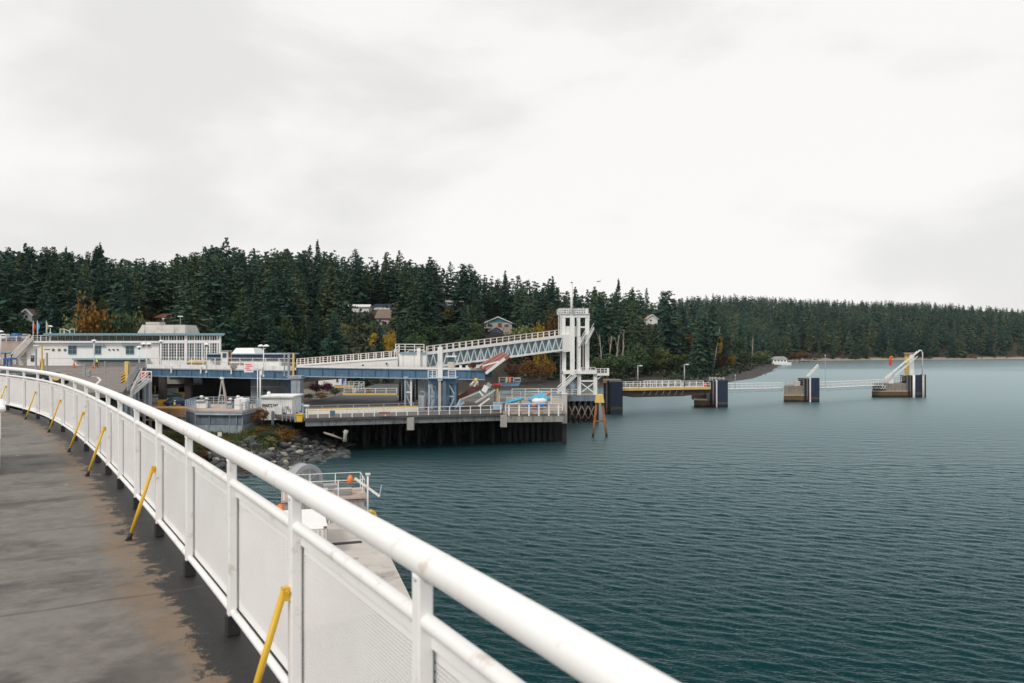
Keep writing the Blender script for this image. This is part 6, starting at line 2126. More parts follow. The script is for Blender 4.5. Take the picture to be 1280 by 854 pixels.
MB().tube([PF(-1.2, -.4, 1.4), PF(-1.35, -.4, 2.2)], .045, 6).build('davit_lamp', pale_blue, pt)
MB().box(PF(3.4, -1.6, .35), (2.4, .5, .08), rzp).build('step', grey_metal, pt)
MB().box(PF(3.4, -1.3, .75), (2.4, .5, .08), rzp).build('step', grey_metal, pt)
for u in (2.3, 4.5): MB().tube([PF(u, -1.8, 0), PF(u, -1.0, 1.3)], .04, 6).build('step_rail', white, pt)
rl = thing('cable_reel', 'large grey cable reel drum on the pontoon behind the railing', 'reel', G(379, 664))
cr = W(380, 602, 62)
axis = Vector((.75, -.66, 0)).normalized()
side_ = Vector((axis.y, -axis.x, 0))
def disc(cn, r0, r1, th, n=28):
    mb = MB(); vs, fs = [], []
    for sgn in (-.5, .5):
        for r_ in (r0, r1):
            for k in range(n):
                a = 2 * math.pi * k / n
                vs.append(cn + axis * (th * sgn) + side_ * (r_ * math.cos(a)) + Vector((0, 0, r_ * math.sin(a))))
    for k in range(n):
        j = (k + 1) % n
        fs += [(k, j, n + j, n + k), (2 * n + j, 2 * n + k, 3 * n + k, 3 * n + j), (n + k, n + j, 3 * n + j, 3 * n + k), (j, k, 2 * n + k, 2 * n + j)]
    return mb.add(vs, fs)
disc(cr, 1.3, 1.36, .9).build('drum', grey_metal, rl, smooth=False)
disc(cr + axis * .46, .12, 1.32, .05).build('flange', mat('pale_grey_steel', (.42, .43, .44), .45, .15, 1.0, metallic=.3), rl)
disc(cr + axis * .5, .14, .98, .03).build('flange_web', grey_metal, rl)
disc(cr + axis * .5, 1.02, 1.4, .08).build('rim', MATS['pale_grey_steel'], rl)
disc(cr - axis * .5, .12, 1.4, .06).build('flange', MATS['pale_grey_steel'], rl)
for k in range(8):
    a = 2 * math.pi * k / 8 + .2
    e = cr + axis * .52 + side_ * (1.28 * math.cos(a)) + Vector((0, 0, 1.28 * math.sin(a)))
    MB().beam(cr + axis * .54, e, .1, .06, up=tuple(axis)).build('spoke', MATS['pale_grey_steel'], rl)
MB().box((cr.x, cr.y, (GZ + cr.z - 1.2) / 2), (1.2, 1.6, max(.3, cr.z - 1.2 - GZ)), .6).build('stand', concrete, rl)
for sgn in (-.75, .75):
    MB().beam((cr + axis * sgn) + Vector((0, 0, .1)), Vector(((cr + axis * sgn).x, (cr + axis * sgn).y, GZ)), .25, .3).build('support', white, rl)
wc = thing('white_container', 'white cargo container standing on the pontoon behind the railing', 'container', G(375, 690))
cb_ = G(380, 697)
CL, CW, CH = 5.4, 2.5, 1.55
cm_ = cb_ + dirv * (CL / 2)
MB().box(cm_ + Vector((0, 0, CH / 2)), (CW, CL, CH), rzp).build('body', white_clean, wc, bevel=.03)
MB().box(cm_ + Vector((0, 0, CH + .03)), (CW + .12, CL + .12, .07), rzp).build('roof', white_clean, wc, bevel=.02)
for k in range(10):
    MB().box(cb_ - dirv * .03 + left * (-1.1 + k * .245) + Vector((0, 0, CH / 2)), (.09, .06, CH - .16), rzp).build('rib', conc_pale, wc)
for k in range(20):
    MB().box(cb_ - left * (CW / 2 + .03) + dirv * (.3 + k * .25) + Vector((0, 0, CH / 2)), (.06, .09, CH - .16), rzp).build('rib', conc_pale, wc)
for q in (-CW / 2 + .08, CW / 2 - .08):
    MB().box(cb_ + left * q + dirv * .04 + Vector((0, 0, CH + .05)), (.2, .2, .12), rzp).build('corner_casting', rust_red, wc)
for i, (u, v, lb) in enumerate(((8.2, 6.5, 'orange fender bundle at the left of the white container'), (7.0, 7.5, 'orange fender bundle behind the white container'))):
    c = G(352 - i * 8, 645 - i)
    t = thing('fender_bundle', lb, 'fender', c)
    for k in range(5):
        MB().lathe(c + Vector((rng.uniform(-.8, .8), rng.uniform(-.5, .5), 0)), [(.1, 0), (.34, .2), (.36, .5), (.1, .8)], 9).build('fender', orange, t, smooth=True)
lr_ = thing('lifebuoy', 'yellow lifebuoy hanging at the edge of the pontoon', 'lifebuoy', G(463, 648))
cn = W(463.3, 645.5, 56.2)
MB().tube([cn + Vector((.32 * math.cos(a), .1 * math.sin(a * 2) * 0, .36 * math.sin(a))) for a in np.linspace(0, 2 * math.pi, 19)], .12, 8, False).build('ring', yellow, lr_, smooth=True)
MB().tube([(cn.x, cn.y + .1, GZ), (cn.x, cn.y + .1, cn.z + .5)], .05, 6).build('post', grey_metal, lr_)

# ---------------------------------------------------------------- houses, boathouse, small boats, gull
HOUSE_RECTS = []


def house(label, px0, px1, py_b, py_e, py_r, d, wall_m, roof_m, gable=True, gable_m=None, vis_b=None, dep=9, name='house'):
    """Front towards the water; the roof either shows its gable or its slope."""
    xa, xb = X(px0, d), X(px1, d)
    zb, ze, zr_ = Z(py_b, d), Z(py_e, d), Z(py_r, d)
    t = thing(name, label, 'house', ((xa + xb) / 2, d, zb - 4))
    MB().box(((xa + xb) / 2, d + dep / 2, (zb - 4 + ze) / 2), (xb - xa, dep, ze - zb + 4)).build('wall', wall_m, t)
    mid = (xa + xb) / 2
    ov = .6
    if gable:
        wall_quad([Vector((xa, d, ze)), Vector((xb, d, ze)), Vector((mid, d, zr_ - .15))], dep).build('gable_wall', gable_m or wall_m, t)
        rf = MB()
        for s in (-1, 1):
            e = xa - ov if s < 0 else xb + ov
            sl = (zr_ - ze) / (mid - xa)
            rf.slab([Vector((mid, d - ov, zr_)), Vector((e, d - ov, ze - sl * ov)), Vector((e, d + dep + ov, ze - sl * ov)), Vector((mid, d + dep + ov, zr_))], .22)
        r = rf.build('roof', roof_m, t)
        for s in (-1, 1):
            e = xa - ov if s < 0 else xb + ov
            sl = (zr_ - ze) / (mid - xa)
            MB().beam(Vector((mid, d - ov - .06, zr_ - .1)), Vector((e, d - ov - .06, ze - sl * ov - .1)), .12, .4).build('barge_board', white_clean, r)
    else:
        r = MB().slab([Vector((xa - ov, d - ov, ze)), Vector((xb + ov, d - ov, ze)), Vector((xb + ov * .2, d + dep / 2, zr_)), Vector((xa - ov * .2, d + dep / 2, zr_))], .25).build('roof', roof_m, t)
        MB().slab([Vector((xa - ov * .2, d + dep / 2, zr_)), Vector((xb + ov * .2, d + dep / 2, zr_)), Vector((xb + ov, d + dep + ov, ze)), Vector((xa - ov, d + dep + ov, ze))], .25).build('roof', roof_m, t)
    pass  # print('HOUSE', label[:30], round(zb, 1), round(float(ground_z((xa + xb) / 2, d)[0]), 1))
    HOUSE_RECTS.append((min(px0, px1), max(px0, px1), vis_b or py_b, py_r, d))
    return t


def hwin(t, px0, px1, py0, py1, d, m_=None):
    c, s = boxpx(px0, px1, py0, py1, d - .12, .12); f = MB().box(c, s).build('window', white_clean, t)
    c, s = boxpx(px0 + .35, px1 - .35, py0 + .35, py1 - .35, d - .18, .06); MB().box(c, s).build('pane', m_ or glass, f)


h1 = house('house with blue-green gable and brown roof above the footbridge', 605, 640, 412, 403.5, 396, 340, mat('pinkish_wall', (.55, .45, .40), .8, .08), roof_brown, True, teal_gable, vis_b=414)
c, s = boxpx(622, 627, 404, 409, 339.8, .3); MB().box(c, s).build('door', wood_red, h1)
hwin(h1, 609, 616, 405, 409, 340); hwin(h1, 630, 636, 405, 409, 340)
c, s = boxpx(601, 621, 409.5, 410.6, 337, 3); MB().box(c, s).build('balcony', white_clean, h1)
h1b = house('small grey house with white gable trim below the blue-gabled one', 612, 629, 419, 413, 408, 326, mat('slate_wall', (.13, .15, .19), .7, .1), roof_navy, True, None, vis_b=419, dep=6)
hwin(h1b, 616, 622, 411.5, 415, 326); hwin(h1b, 623.5, 627, 413, 416, 326)
h2 = house('cream house with brown pitched roof among the trees left of the footbridge', 470, 487, 407, 398, 387, 300, mat('cream_wall', (.50, .43, .37), .8, .08), roof_brown, False, vis_b=405)
hwin(h2, 472.5, 475, 400.5, 403.5, 300); hwin(h2, 478, 480.5, 400.5, 403.5, 300)
h3 = house('long white house half hidden behind trunks on the hill', 424, 461, 391, 383.5, 380, 330, white_clean, white_clean, False, vis_b=386.5)
for px in (428, 436, 449): hwin(h3, px, px + 3.5, 385.5, 388.5, 330)
h4 = house('white house beside the brown-roofed one, high on the hill', 467, 488, 387, 382.5, 379.5, 345, white_clean, roof_navy, False, vis_b=384)
hwin(h4, 482, 485, 383, 385, 345)
h5 = house('pale bungalow roof high above the yellow tree', 556, 582, 381, 377.6, 374.8, 350, white_clean, conc_pale, False, vis_b=377.6)
hwin(h5, 560, 566, 378.4, 380.5, 350)
h6 = house('white house with terracotta gable on the wooded slope right of the tower', 808, 822, 404, 398, 393, 420, white_clean, mat('terracotta', (.36, .17, .11), .8, .1), True, None, vis_b=403, dep=8)
hwin(h6, 812, 815, 399, 402, 420)
h7 = house('pale house with brown roof end at the far left above the hedge', 27, 40, 402, 392, 386, 215, white_clean, roof_brown, True, None, vis_b=403)
hwin(h7, 31, 34.5, 394, 398, 215)
h8 = house('white house end showing between dark trees left of the long white house', 387, 394, 389, 381, 377, 320, white_clean, roof_navy, True, None, vis_b=387, dep=6)
hwin(h8, 389, 392, 382.5, 385, 320)
h9 = house('house with red tiled roof behind the terminal building', 195, 213, 402, 397, 391.5, 225, mat('dull_red_wall', (.2, .1, .08), .8, .1), mat('red_tiles', (.28, .09, .06), .8, .12), False, vis_b=399)
hwin(h9, 199, 202, 398, 400.5, 225)
bh = thing('boathouse', 'white floating boathouse moored by the far beach', 'boathouse', W(975, 456, 575))
MB().prism([(X(963.5, 575), 572), (X(987.5, 575), 572), (X(989, 575), 575), (X(987.5, 575), 580), (X(963.5, 575), 580)], -.3, Z(453, 575)).build('float', white_clean, bh)
c, s = boxpx(966.5, 984, 449.2, 453, 574, 4); MB().box(c, s).build('cabin', white_clean, bh)
for k in range(4): c, s = boxpx(968 + k * 4, 970.6 + k * 4, 450.2, 452, 573.9, .1); MB().box(c, s).build('window', glass, bh)
trap('roof', 965, 985.5, 970, 981, 445.8, 449.1, 573.5, 5, grey_metal, bh)
MB().tube([W(961.5, 455, 574), W(961, 444, 574)], .1, 6).build('mast', white, bh)
dk_ = thing('jetty', 'low jetty reaching right from the boathouse', 'jetty', W(997, 451, 640))
MB().beam(W(986, 450.6, 640), W(1012, 450.2, 680), 1.6, .5).build('walkway', conc_pale, dk_)
for k in range(5): p = W(987 + k * 6, 452, 640 + k * 9); MB().tube([(p.x, p.y, -2), (p.x, p.y, 2.4)], .2, 6).build('pile', timber_dark, dk_)
for k, (px, py, d, rz_) in enumerate(((871, 470.3, 352, .3), (880, 470, 356, 1.1), (888.5, 469.6, 362, .2), (896, 470.6, 358, .9))):
    z = ground_z(X(px, d), d)[0]
    o = Vector((X(px, d), d, max(z, .2)))
    t = thing('dinghy', ('small pale dinghy drawn up on the beach, leftmost of the four', 'small pale dinghy on the beach, second from the left', 'small pale dinghy on the beach, third from the left', 'small pale dinghy on the beach, nearest the water at right')[k], 'boat', o, 'dinghies on the beach')
    Rm = Matrix.Rotation(rz_, 3, 'Z')
    st_ = [(-1.3, .5, .3), (-.8, .7, .1), (0, .72, 0), (.8, .5, .1), (1.4, .06, .4)]
    vs, fs = [], []
    for x, hw, k0 in st_:
        for y, zz in ((-hw, .75), (-hw * .7, .2), (0, k0), (hw * .7, .2), (hw, .75)): vs.append(o + Rm @ Vector((x, y, zz)))
    for i in range(4):
        for j in range(4): fs.append((i * 5 + j, i * 5 + j + 1, (i + 1) * 5 + j + 1, (i + 1) * 5 + j))
    fs.append((0, 1, 2, 3, 4))
    MB().add(vs, fs).build('hull', white_clean, t, smooth=True)
    MB().box(o + Vector((0, 0, .55)), (.3, 1.2, .06), rz_).build('thwart', timber_grey, t)
gl = thing('gull', 'grey gull flying above the trees right of the mast', 'bird', W(748.5, 352, 140))
gc = W(748.5, 352, 140)
MB().tube([gc + Vector((-.4, 0, -.03)), gc, gc + Vector((.35, 0, .02))], [.03, .11, .04], 8).build('body', gull_m, gl, smooth=True)
for s_ in (-1, 1):
    MB().add([gc + Vector((-.12, 0, .05)), gc + Vector((.14, 0, .05)), gc + Vector((.2 + s_ * .35, s_ * .2, .36 if s_ > 0 else .1)), gc + Vector((s_ * .85, s_ * .35, .42 if s_ > 0 else -.16)), gc + Vector((-.02 + s_ * .35, s_ * .2, .33 if s_ > 0 else .08))],
             [(0, 1, 2), (0, 2, 4), (4, 2, 3)]).build('wing', gull_m, gl)


# ---------------------------------------------------------------- trees
def mesh_np(name, v, f, mats, midx=None, tint=None, smooth=False):
    v = np.asarray(v, np.float32); f = np.asarray(f, np.int32)
    me = bpy.data.meshes.new(name)
    me.vertices.add(len(v)); me.vertices.foreach_set('co', v.ravel())
    me.loops.add(f.size); me.loops.foreach_set('vertex_index', f.ravel())
    me.polygons.add(len(f)); me.polygons.foreach_set('loop_start', np.arange(0, f.size, f.shape[1], dtype=np.int32))
    for m in mats: me.materials.append(m)
    if midx is not None: me.polygons.foreach_set('material_index', np.asarray(midx, np.int32))
    me.update(calc_edges=True)
    if tint is not None:
        a = me.attributes.new('tint', 'FLOAT', 'POINT')
        a.data.foreach_set('value', np.asarray(tint, np.float32))
    return me


def conifer_arrays(r, h=1.0, R=.17, bare=.12, whorls=40, per=7, tufts=6, tuft=.026, droop=.25, lean=0.0, ragged=.35, top_pow=.8, core=True):
    """Branches of a fir of unit height, each a narrow bough carrying small needle tufts."""
    V, F = [], []
    for w in range(whorls):
        t = (w + r.uniform(-.3, .3)) / whorls
        t = min(max(t, 0), .995)
        z = bare + (1 - bare) * t
        rad = R * ((1 - t) ** top_pow) * (1.0 if t > .1 else .6 + 4 * t) * (1 + ragged * .45 * math.sin(w * 1.7 + r.uniform(0, 1)))
        rad = max(rad, .012)
        n = max(3, int(per * (1 - .45 * t)))
        a0 = r.uniform(0, 6.28)
        for b in range(n):
            if r.uniform() < .08: continue
            az = a0 + 6.28 * b / n + r.uniform(-.4, .4)
            Lr = rad * (1 + ragged * r.uniform(-1, .7))
            dz = -Lr * droop * r.uniform(.0, 1.8) + .45 * Lr * max(0, t - .45)
            ca, sa = math.cos(az), math.sin(az)
            tip = np.array([ca * Lr, sa * Lr, z + dz])
            root = np.array([ca * Lr * .08, sa * Lr * .08, z + .008])
            side = np.array([-sa, ca, 0])
            wd = Lr * r.uniform(.14, .24) + .004
            if core:
                mid = root * .4 + tip * .6
                k = len(V)
                V += [root, mid + side * wd - np.array([0, 0, wd * r.uniform(0, .6)]), tip, mid - side * wd - np.array([0, 0, wd * r.uniform(0, .6)])]
                F += [(k, k + 1, k + 2), (k, k + 2, k + 3)]
            for s in range(tufts):
                f0 = r.uniform(.25, 1.02)
                c = root + (tip - root) * f0 + side * r.normal() * wd * .8 + np.array([0, 0, r.normal() * .009 - .004])
                n_ = r.normal(size=3) + np.array([0, 0, .9]); n_ /= np.linalg.norm(n_)
                a = np.cross(n_, np.array([ca, sa, .3])); a /= np.linalg.norm(a) + 1e-9
                b_ = np.cross(n_, a)
                q = tuft * r.uniform(.6, 1.35) * (1 - .45 * t)
                k = len(V)
                V += [c - a * q * .55, c + b_ * q, c + a * q * .55, c - b_ * q * .8]
                F += [(k, k + 1, k + 2), (k, k + 2, k + 3)]
    V = np.array(V)
    V[:, 0] += lean * V[:, 2] ** 2
    return V, np.array(F)


def trunk_arrays(h0, h1, r0, n=6, sub=5, wob=.004, r=None):
    V, F = [], []
    for i in range(sub + 1):
        f = i / sub
        z = h0 + (h1 - h0) * f
        ra = r0 * (1 - .9 * f) * (1.25 if i == 0 else 1)
        ox, oy = (r.uniform(-wob, wob), r.uniform(-wob, wob)) if r is not None else (0, 0)
        for k in range(n):
            a = 6.283 * k / n
            V.append((ox + ra * math.cos(a), oy + ra * math.sin(a), z))
    for i in range(sub):
        for k in range(n):
            a, b, c, d = i * n + k, i * n + (k + 1) % n, (i + 1) * n + (k + 1) % n, (i + 1) * n + k
            F += [(a, b, c), (a, c, d)]
    return np.array(V), np.array(F)


CON = []
specs = [dict(R=.185, bare=.06, top_pow=.72), dict(R=.17, bare=.10, droop=.35, top_pow=.68), dict(R=.205, bare=.08, ragged=.5, top_pow=.66), dict(R=.15, bare=.05, droop=.15, top_pow=.75),
         dict(R=.19, bare=.26, ragged=.5, top_pow=.5), dict(R=.18, bare=.16, ragged=.45, top_pow=.58, lean=.03), dict(R=.22, bare=.10, ragged=.5, top_pow=.55), dict(R=.16, bare=.40, ragged=.55, top_pow=.42)]
for i, sp in enumerate(specs):
    r = np.random.default_rng(100 + i)
    v, f = conifer_arrays(r, **sp)
    tv, tf = trunk_arrays(0, .97, .013, r=r)
    CON.append((mesh_np('crown', v, f, [needles]), mesh_np('trunk', tv, tf, [bark])))
FAR = []
for i, sp in enumerate(specs[:7]):
    r = np.random.default_rng(300 + i)
    v, f = conifer_arrays(r, whorls=17, per=6, tufts=3, tuft=.05, **sp)
    tv, tf = trunk_arrays(0, .9, .012, n=4, sub=2)
    FAR.append((np.vstack([v, tv]), np.vstack([f, tf + len(v)]), len(f), len(v)))


def leafy_arrays(r, clumps=46, leaves=34, leaf=.045, flat=1.0, hollow=.45):
    """Unit-height broadleaf crown: small leaf faces gathered in uneven clumps."""
    V, F = [], []
    for c in range(clumps):
        d = r.normal(size=3); d /= np.linalg.norm(d)
        rr = hollow + (1 - hollow) * r.uniform() ** .6
        cen = np.array([d[0] * .40, d[1] * .40, .60 + d[2] * .36 * flat]) * np.array([1, 1, 1]) * 1.0
        cen = np.array([0, 0, .60]) + (cen - np.array([0, 0, .60])) * rr * r.uniform(.75, 1.12)
        cr = r.uniform(.07, .15)
        for l in range(leaves):
            q = cen + r.normal(size=3) * cr * np.array([.62, .62, .48])
            n = r.normal(size=3); n /= np.linalg.norm(n)
            a = np.cross(n, [0.3, .2, 1]); a /= np.linalg.norm(a) + 1e-9
            b = np.cross(n, a)
            s = leaf * r.uniform(.6, 1.3)
            k = len(V)
            V += [q - a * s * .5, q + b * s * .45, q + a * s * .6, q - b * s * .45]
            F += [(k, k + 1, k + 2), (k, k + 2, k + 3)]
    return np.array(V), np.array(F)


def limbs_arrays(r, n=9, r0=.02, low=.16):
    V, F = trunk_arrays(0, .62, r0, n=6, sub=4, wob=.012, r=r)
    V, F = list(map(tuple, V)), list(map(tuple, F))
    for i in range(n):
        z0 = low + .4 * r.uniform()
        a = r.uniform(0, 6.28)
        p0 = np.array([0, 0, z0]); p2 = np.array([math.cos(a) * .3, math.sin(a) * .3, min(.92, z0 + r.uniform(.2, .42))])
        p1 = (p0 + p2) / 2 + np.array([0, 0, .05])
        k = len(V)
        for p, ra in ((p0, r0 * .45), (p1, r0 * .3), (p2, r0 * .08)):
            for q in range(4):
                an = 6.283 * q / 4
                V.append((p[0] + ra * math.cos(an), p[1] + ra * math.sin(an), p[2]))
        for j in range(2):
            for q in range(4):
                A, B, C_, D_ = k + j * 4 + q, k + j * 4 + (q + 1) % 4, k + j * 4 + 4 + (q + 1) % 4, k + j * 4 + 4 + q
                F += [(A, B, C_), (A, C_, D_)]
    return np.array(V), np.array(F)


LEAF = []
for i in range(4):
    r = np.random.default_rng(500 + i)
    v, f = leafy_arrays(r, leaf=.05, flat=1.0 if i % 2 else .85)
    tv, tf = limbs_arrays(r)
    LEAF.append((v, f, tv, tf))
LEAF_ME = {}


def leafy(name, label, cat, base, h, w, leaf_m, group=None, k=0, rot=0.0, trunk_name='trunk', bark_m=None):
    key = (k, leaf_m.name)
    if key not in LEAF_ME:
        v, f, tv, tf = LEAF[k]
        LEAF_ME[key] = (mesh_np('crown', v, f, [leaf_m]), mesh_np('trunk', tv, tf, [bark_m or bark]))
    cm, tm = LEAF_ME[key]
    t = thing(name, label, cat, base, group)
    t.rotation_euler = (0, 0, rot)
    t.scale = (w / .86, w / .86, h)
    link('crown', cm, t); link(trunk_name, tm, t)
    return t


# named broadleaf trees: pixel, top, foot, distance, width, leaves, words
named = [
    (115, 373, 419, 196, 46, leaf_orange, 'rust-orange autumn tree behind the terminal building', 1),
    (148, 377, 420, 200, 52, leaf_green, 'broad green leafy tree just right of the rust-orange one', 0),
    (88, 394, 420, 192, 36, leaf_pale, 'pale green leafy tree just left of the rust-orange one', 2),
    (128, 372, 410, 222, 30, leaf_pale, 'yellow-green tree top peeping out behind the rust-orange one', 3),
    (178, 390, 420, 206, 26, leaf_pale, 'pale green bushy tree beside the terminal roof lantern', 1),
    (182, 386, 410, 224, 20, leaf_russet, 'dull red bushy tree left of the red-roofed house', 2),
    (565, 384, 412, 318, 28, leaf_yellow, 'wide golden-yellow tree below the pale bungalow roof', 0),
    (547, 393, 410, 312, 12, leaf_yellow, 'small golden bush at the left foot of the wide golden tree', 1),
    (651, 400, 428, 300, 40, leaf_pale, 'rounded pale yellow-green tree right of the blue-gabled house', 0),
    (675, 402, 428, 298, 24, leaf_yellow, 'golden tree just right of the rounded pale one', 3),
    (691, 384, 420, 320, 26, leaf_orange, 'tall olive-orange tree close left of the white tower', 2),
    (486, 414, 441, 236, 20, leaf_yellow, 'bright yellow young tree above the walkway landing', 1),
    (468, 416, 440, 238, 14, leaf_yellow, 'dull yellow bush left of the bright yellow young tree', 3),
    (492, 396, 420, 285, 12, leaf_yellow, 'small yellow tree touching the brown-roofed house', 2),
    (500, 376, 400, 350, 12, leaf_yellow, 'yellow tree top by the high white house', 0),
    (443, 408, 440, 262, 38, leaf_russet, 'brownish leafy tree in the dark woods above the walkway', 2),
    (860, 411, 440, 400, 19, leaf_russet, 'russet-red round tree below the dark firs right of the tower', 0),
    (898, 417, 440, 425, 11, leaf_yellow, 'small yellow tree by the pale trunks right of the russet tree', 1),
    (772, 438, 473, 300, 50, leaf_green, 'large bright green bushy tree by the water right of the tower', 0),
    (748, 446, 474, 296, 22, leaf_green, 'smaller green bush at the left of the large bright green one', 3),
    (660, 448, 476, 284, 30, leaf_orange, 'orange-brown bush under the footbridge, left one', 1),
    (682, 446, 476, 292, 24, leaf_orange, 'orange-brown bush under the footbridge, close to the tower', 2),
    (640, 450, 476, 276, 22, leaf_russet, 'dull russet bush under the footbridge behind the red apron', 0),
    (912, 440, 464, 440, 16, leaf_yellow, 'mustard-yellow bush on the far bank above the dolphin', 2),
    (930, 437, 462, 468, 26, leaf_green, 'dull green shrub on the far bank left of the boathouse', 1),
    (898, 441, 467, 415, 22, leaf_russet, 'dark reddish shrub on the bank behind the dinghies', 3),
    (952, 436, 458, 520, 26, leaf_green, 'dark green shrub on the bank just left of the boathouse', 0),
    (1000, 438, 449, 690, 30, leaf_russet, 'low russet shrub behind the boathouse jetty', 2),
    (1270, 437, 450, 815, 14, leaf_orange, 'small orange tree on the far shore at right edge', 1),
    (795, 428, 470, 318, 36, leaf_green, 'dark green leafy tree behind the large bright green one', 2),
    (825, 432, 470, 352, 36, leaf_green, 'dark green leafy tree on the bank left of the dinghies', 1),
    (850, 440, 470, 366, 28, leaf_green, 'low green leafy tree on the bank above the dinghies', 3),
]
KEEP = []
for px, pyt, pyb, d, w, lm_, lab, k in named:
    x = X(px, d)
    zt = Z(pyt, d)
    zb = max(ground_z(x, d)[0] - .3, min(zt - 2.5, 99))
    zb = min(float(ground_z(x, d)[0]) - .3, zt - 2.2)
    leafy('leafy_tree' if zt - zb > 6 else 'bush', lab, 'tree' if zt - zb > 6 else 'bush', (x, d, zb), zt - zb, w * d / 1000, lm_, None, k, rng.uniform(0, 6))
    KEEP.append((px - w * .42, px + w * .42, pyb - 6, d))
for i, (px, pyt, d, w, lab) in enumerate(((395, 478, 166, 22, 'dark maroon shrub beneath the bridge, left one'), (409, 477, 168, 18, 'dark maroon shrub beneath the bridge before the white shed'))):
    leafy('shrub', lab, 'shrub', (X(px, d), d, 4.4), Z(pyt, d) - 4.4, w * d / 1000, leaf_maroon, None, i, i)
for i, (px, pyt, d, w, m_, lab) in enumerate(((419, 484, 160, 14, leaf_green, 'green shrub at the yellow planter'), (401, 490, 150, 16, leaf_yellow, 'yellowish ground shrub below the maroon shrubs'), (461, 483, 164, 8, leaf_yellow, 'small yellow shrub right of the handrail ramp'), (385, 492, 150, 14, leaf_green, 'low green shrub beside the bridge column'))):
    leafy('shrub', lab, 'shrub', (X(px, d), d, 4.4), Z(pyt, d) - 4.4, w * d / 1000, m_, None, (i + 2) % 4, i * 2)
hd = thing('hedge', 'long clipped dark green hedge at the far left above the parking lot', 'hedge', (X(10, 200), 200, 9.8))
v, f = [], []
r = np.random.default_rng(8)
for i in range(5200):
    q = np.array([r.uniform(X(-60, 200), X(34, 200)), 200 + r.uniform(-.2, 2), r.uniform(10, Z(400.5, 200))])
    if r.uniform() < .6: q[1] = 200 + r.uniform(-.25, .1)
    n = r.normal(size=3); a = np.cross(n, [0, .3, 1]); a /= np.linalg.norm(a); b = np.cross(n / np.linalg.norm(n), a)
    s = .3; k = len(v)
    v += [q - a * s, q + b * s, q + a * s, q - b * s]; f += [(k, k + 1, k + 2), (k, k + 2, k + 3)]
link('leaves', mesh_np('leaves', np.array(v) - np.array([X(10, 200), 200, 9.8]), f, [hedge_m]), hd)
MB().box((X(-13, 200), 201.2, 11.5), (X(34, 200) - X(-60, 200) - 1, 1.2, 4)).build('stems', bark, hd)

# pale bare trunks and snags
for i, (px, pyt, pyb, d, lean, lab) in enumerate(((754, 418, 450, 308, -.08, 'pale forked bare tree right of the tower, left one'), (759, 420, 450, 308, .1, 'pale forked bare tree right of the tower, right one'), (777, 412, 446, 316, .05, 'greyish dead tree above the large bright green bush'), (768, 419, 446, 314, .1, 'short pale dead tree by the greyish one'),
                                                 (877, 404, 432, 398, .0, 'pale straight trunk under the fir canopy, left of three'), (881, 405, 432, 400, .02, 'pale straight trunk under the fir canopy, middle of three'), (891, 408, 434, 402, .16, 'pale leaning trunk under the fir canopy, right of three'), (939, 421, 452, 470, .06, 'bare grey snag on the bank right of the pale trunks'), (916, 428, 452, 450, -.05, 'short pale snag above the mustard bush'))):
    x = X(px, d); gz = float(ground_z(x, d)[0]) - .5
    zt = Z(pyt, d)
    gz = min(gz, Z(pyb, d))
    h = zt - gz
    t = thing('bare_tree', lab, 'tree', (x, d, gz))
    pts = [(x, d, gz), (x + lean * h * .4, d, gz + h * .4), (x + lean * h, d, zt)]
    MB().tube(pts, [.38, .28, .08], 7).build('trunk', bark_pale, t, smooth=True)
    if i in (0, 1, 2, 3, 7):
        for q in range(6):
            f_ = .35 + q * .1
            p = Vector(pts[0]).lerp(Vector(pts[2]), f_)
            MB().tube([p, p + Vector((rng.uniform(-2, 2), rng.uniform(-1, 1), 2.2 + rng.uniform(0, 2)))], [.13, .03], 5).build('limb', bark_pale, t)

# rounder leafy trees standing among the firs
leaf_dark = foliage('dark_green_leaves', (.020, .046, .024), (.036, .070, .034), (.080, .105, .040))
for i, (px, pyt, d, w, hue, lab) in enumerate((
        (232, 384, 214, 30, 0, 'dark rounded leafy tree behind the roof masts'), (262, 392, 212, 34, 0, 'dark leafy tree right of the glazed hall'), (296, 380, 216, 36, 1, 'olive leafy tree behind the pavilion roof light'), (326, 396, 212, 30, 0, 'low dark leafy tree behind the twin lamp'),
        (352, 388, 220, 34, 1, 'olive leafy tree above the bridge joint'), (376, 402, 226, 28, 0, 'dark leafy tree above the foot of the sloping walkway'), (404, 396, 240, 36, 0, 'broad dark leafy tree above the lower walkway'), (428, 404, 246, 26, 2, 'pale olive leafy tree above the lower walkway'),
        (462, 404, 262, 30, 0, 'dark leafy tree left of the cream house'), (512, 396, 270, 38, 0, 'broad dark leafy tree right of the cream house'), (536, 402, 276, 34, 1, 'olive leafy tree below the small golden bush'), (566, 404, 282, 40, 0, 'broad dark leafy tree below the golden-yellow tree'),
        (592, 398, 290, 30, 0, 'dark leafy tree left of the blue-gabled house'), (520, 416, 252, 34, 1, 'olive leafy tree just above the walkway landing'), (552, 420, 262, 30, 0, 'dark leafy tree just above the left end of the truss'), (584, 418, 270, 32, 1, 'olive leafy tree just above the middle of the truss'),
        (716, 420, 330, 30, 0, 'dark leafy tree behind the white tower legs'), (846, 424, 384, 30, 0, 'dark leafy tree left of the russet tree'), (812, 414, 380, 34, 1, 'olive leafy tree below the terracotta-gabled house'), (922, 420, 486, 26, 0, 'dark leafy tree above the mustard bush'))):
    x = X(px, d); gz = float(ground_z(x, d)[0]) - .3; zt = Z(pyt, d)
    leafy('leafy_tree', lab, 'tree', (x, d, min(gz, zt - 4)), zt - min(gz, zt - 4), w * d / 1000, (leaf_dark, leaf_green, leaf_pale)[hue], 'leafy trees among the firs', i % 4, i * .9)
    KEEP.append((px - w * .3, px + w * .3, pyt + 16, d))

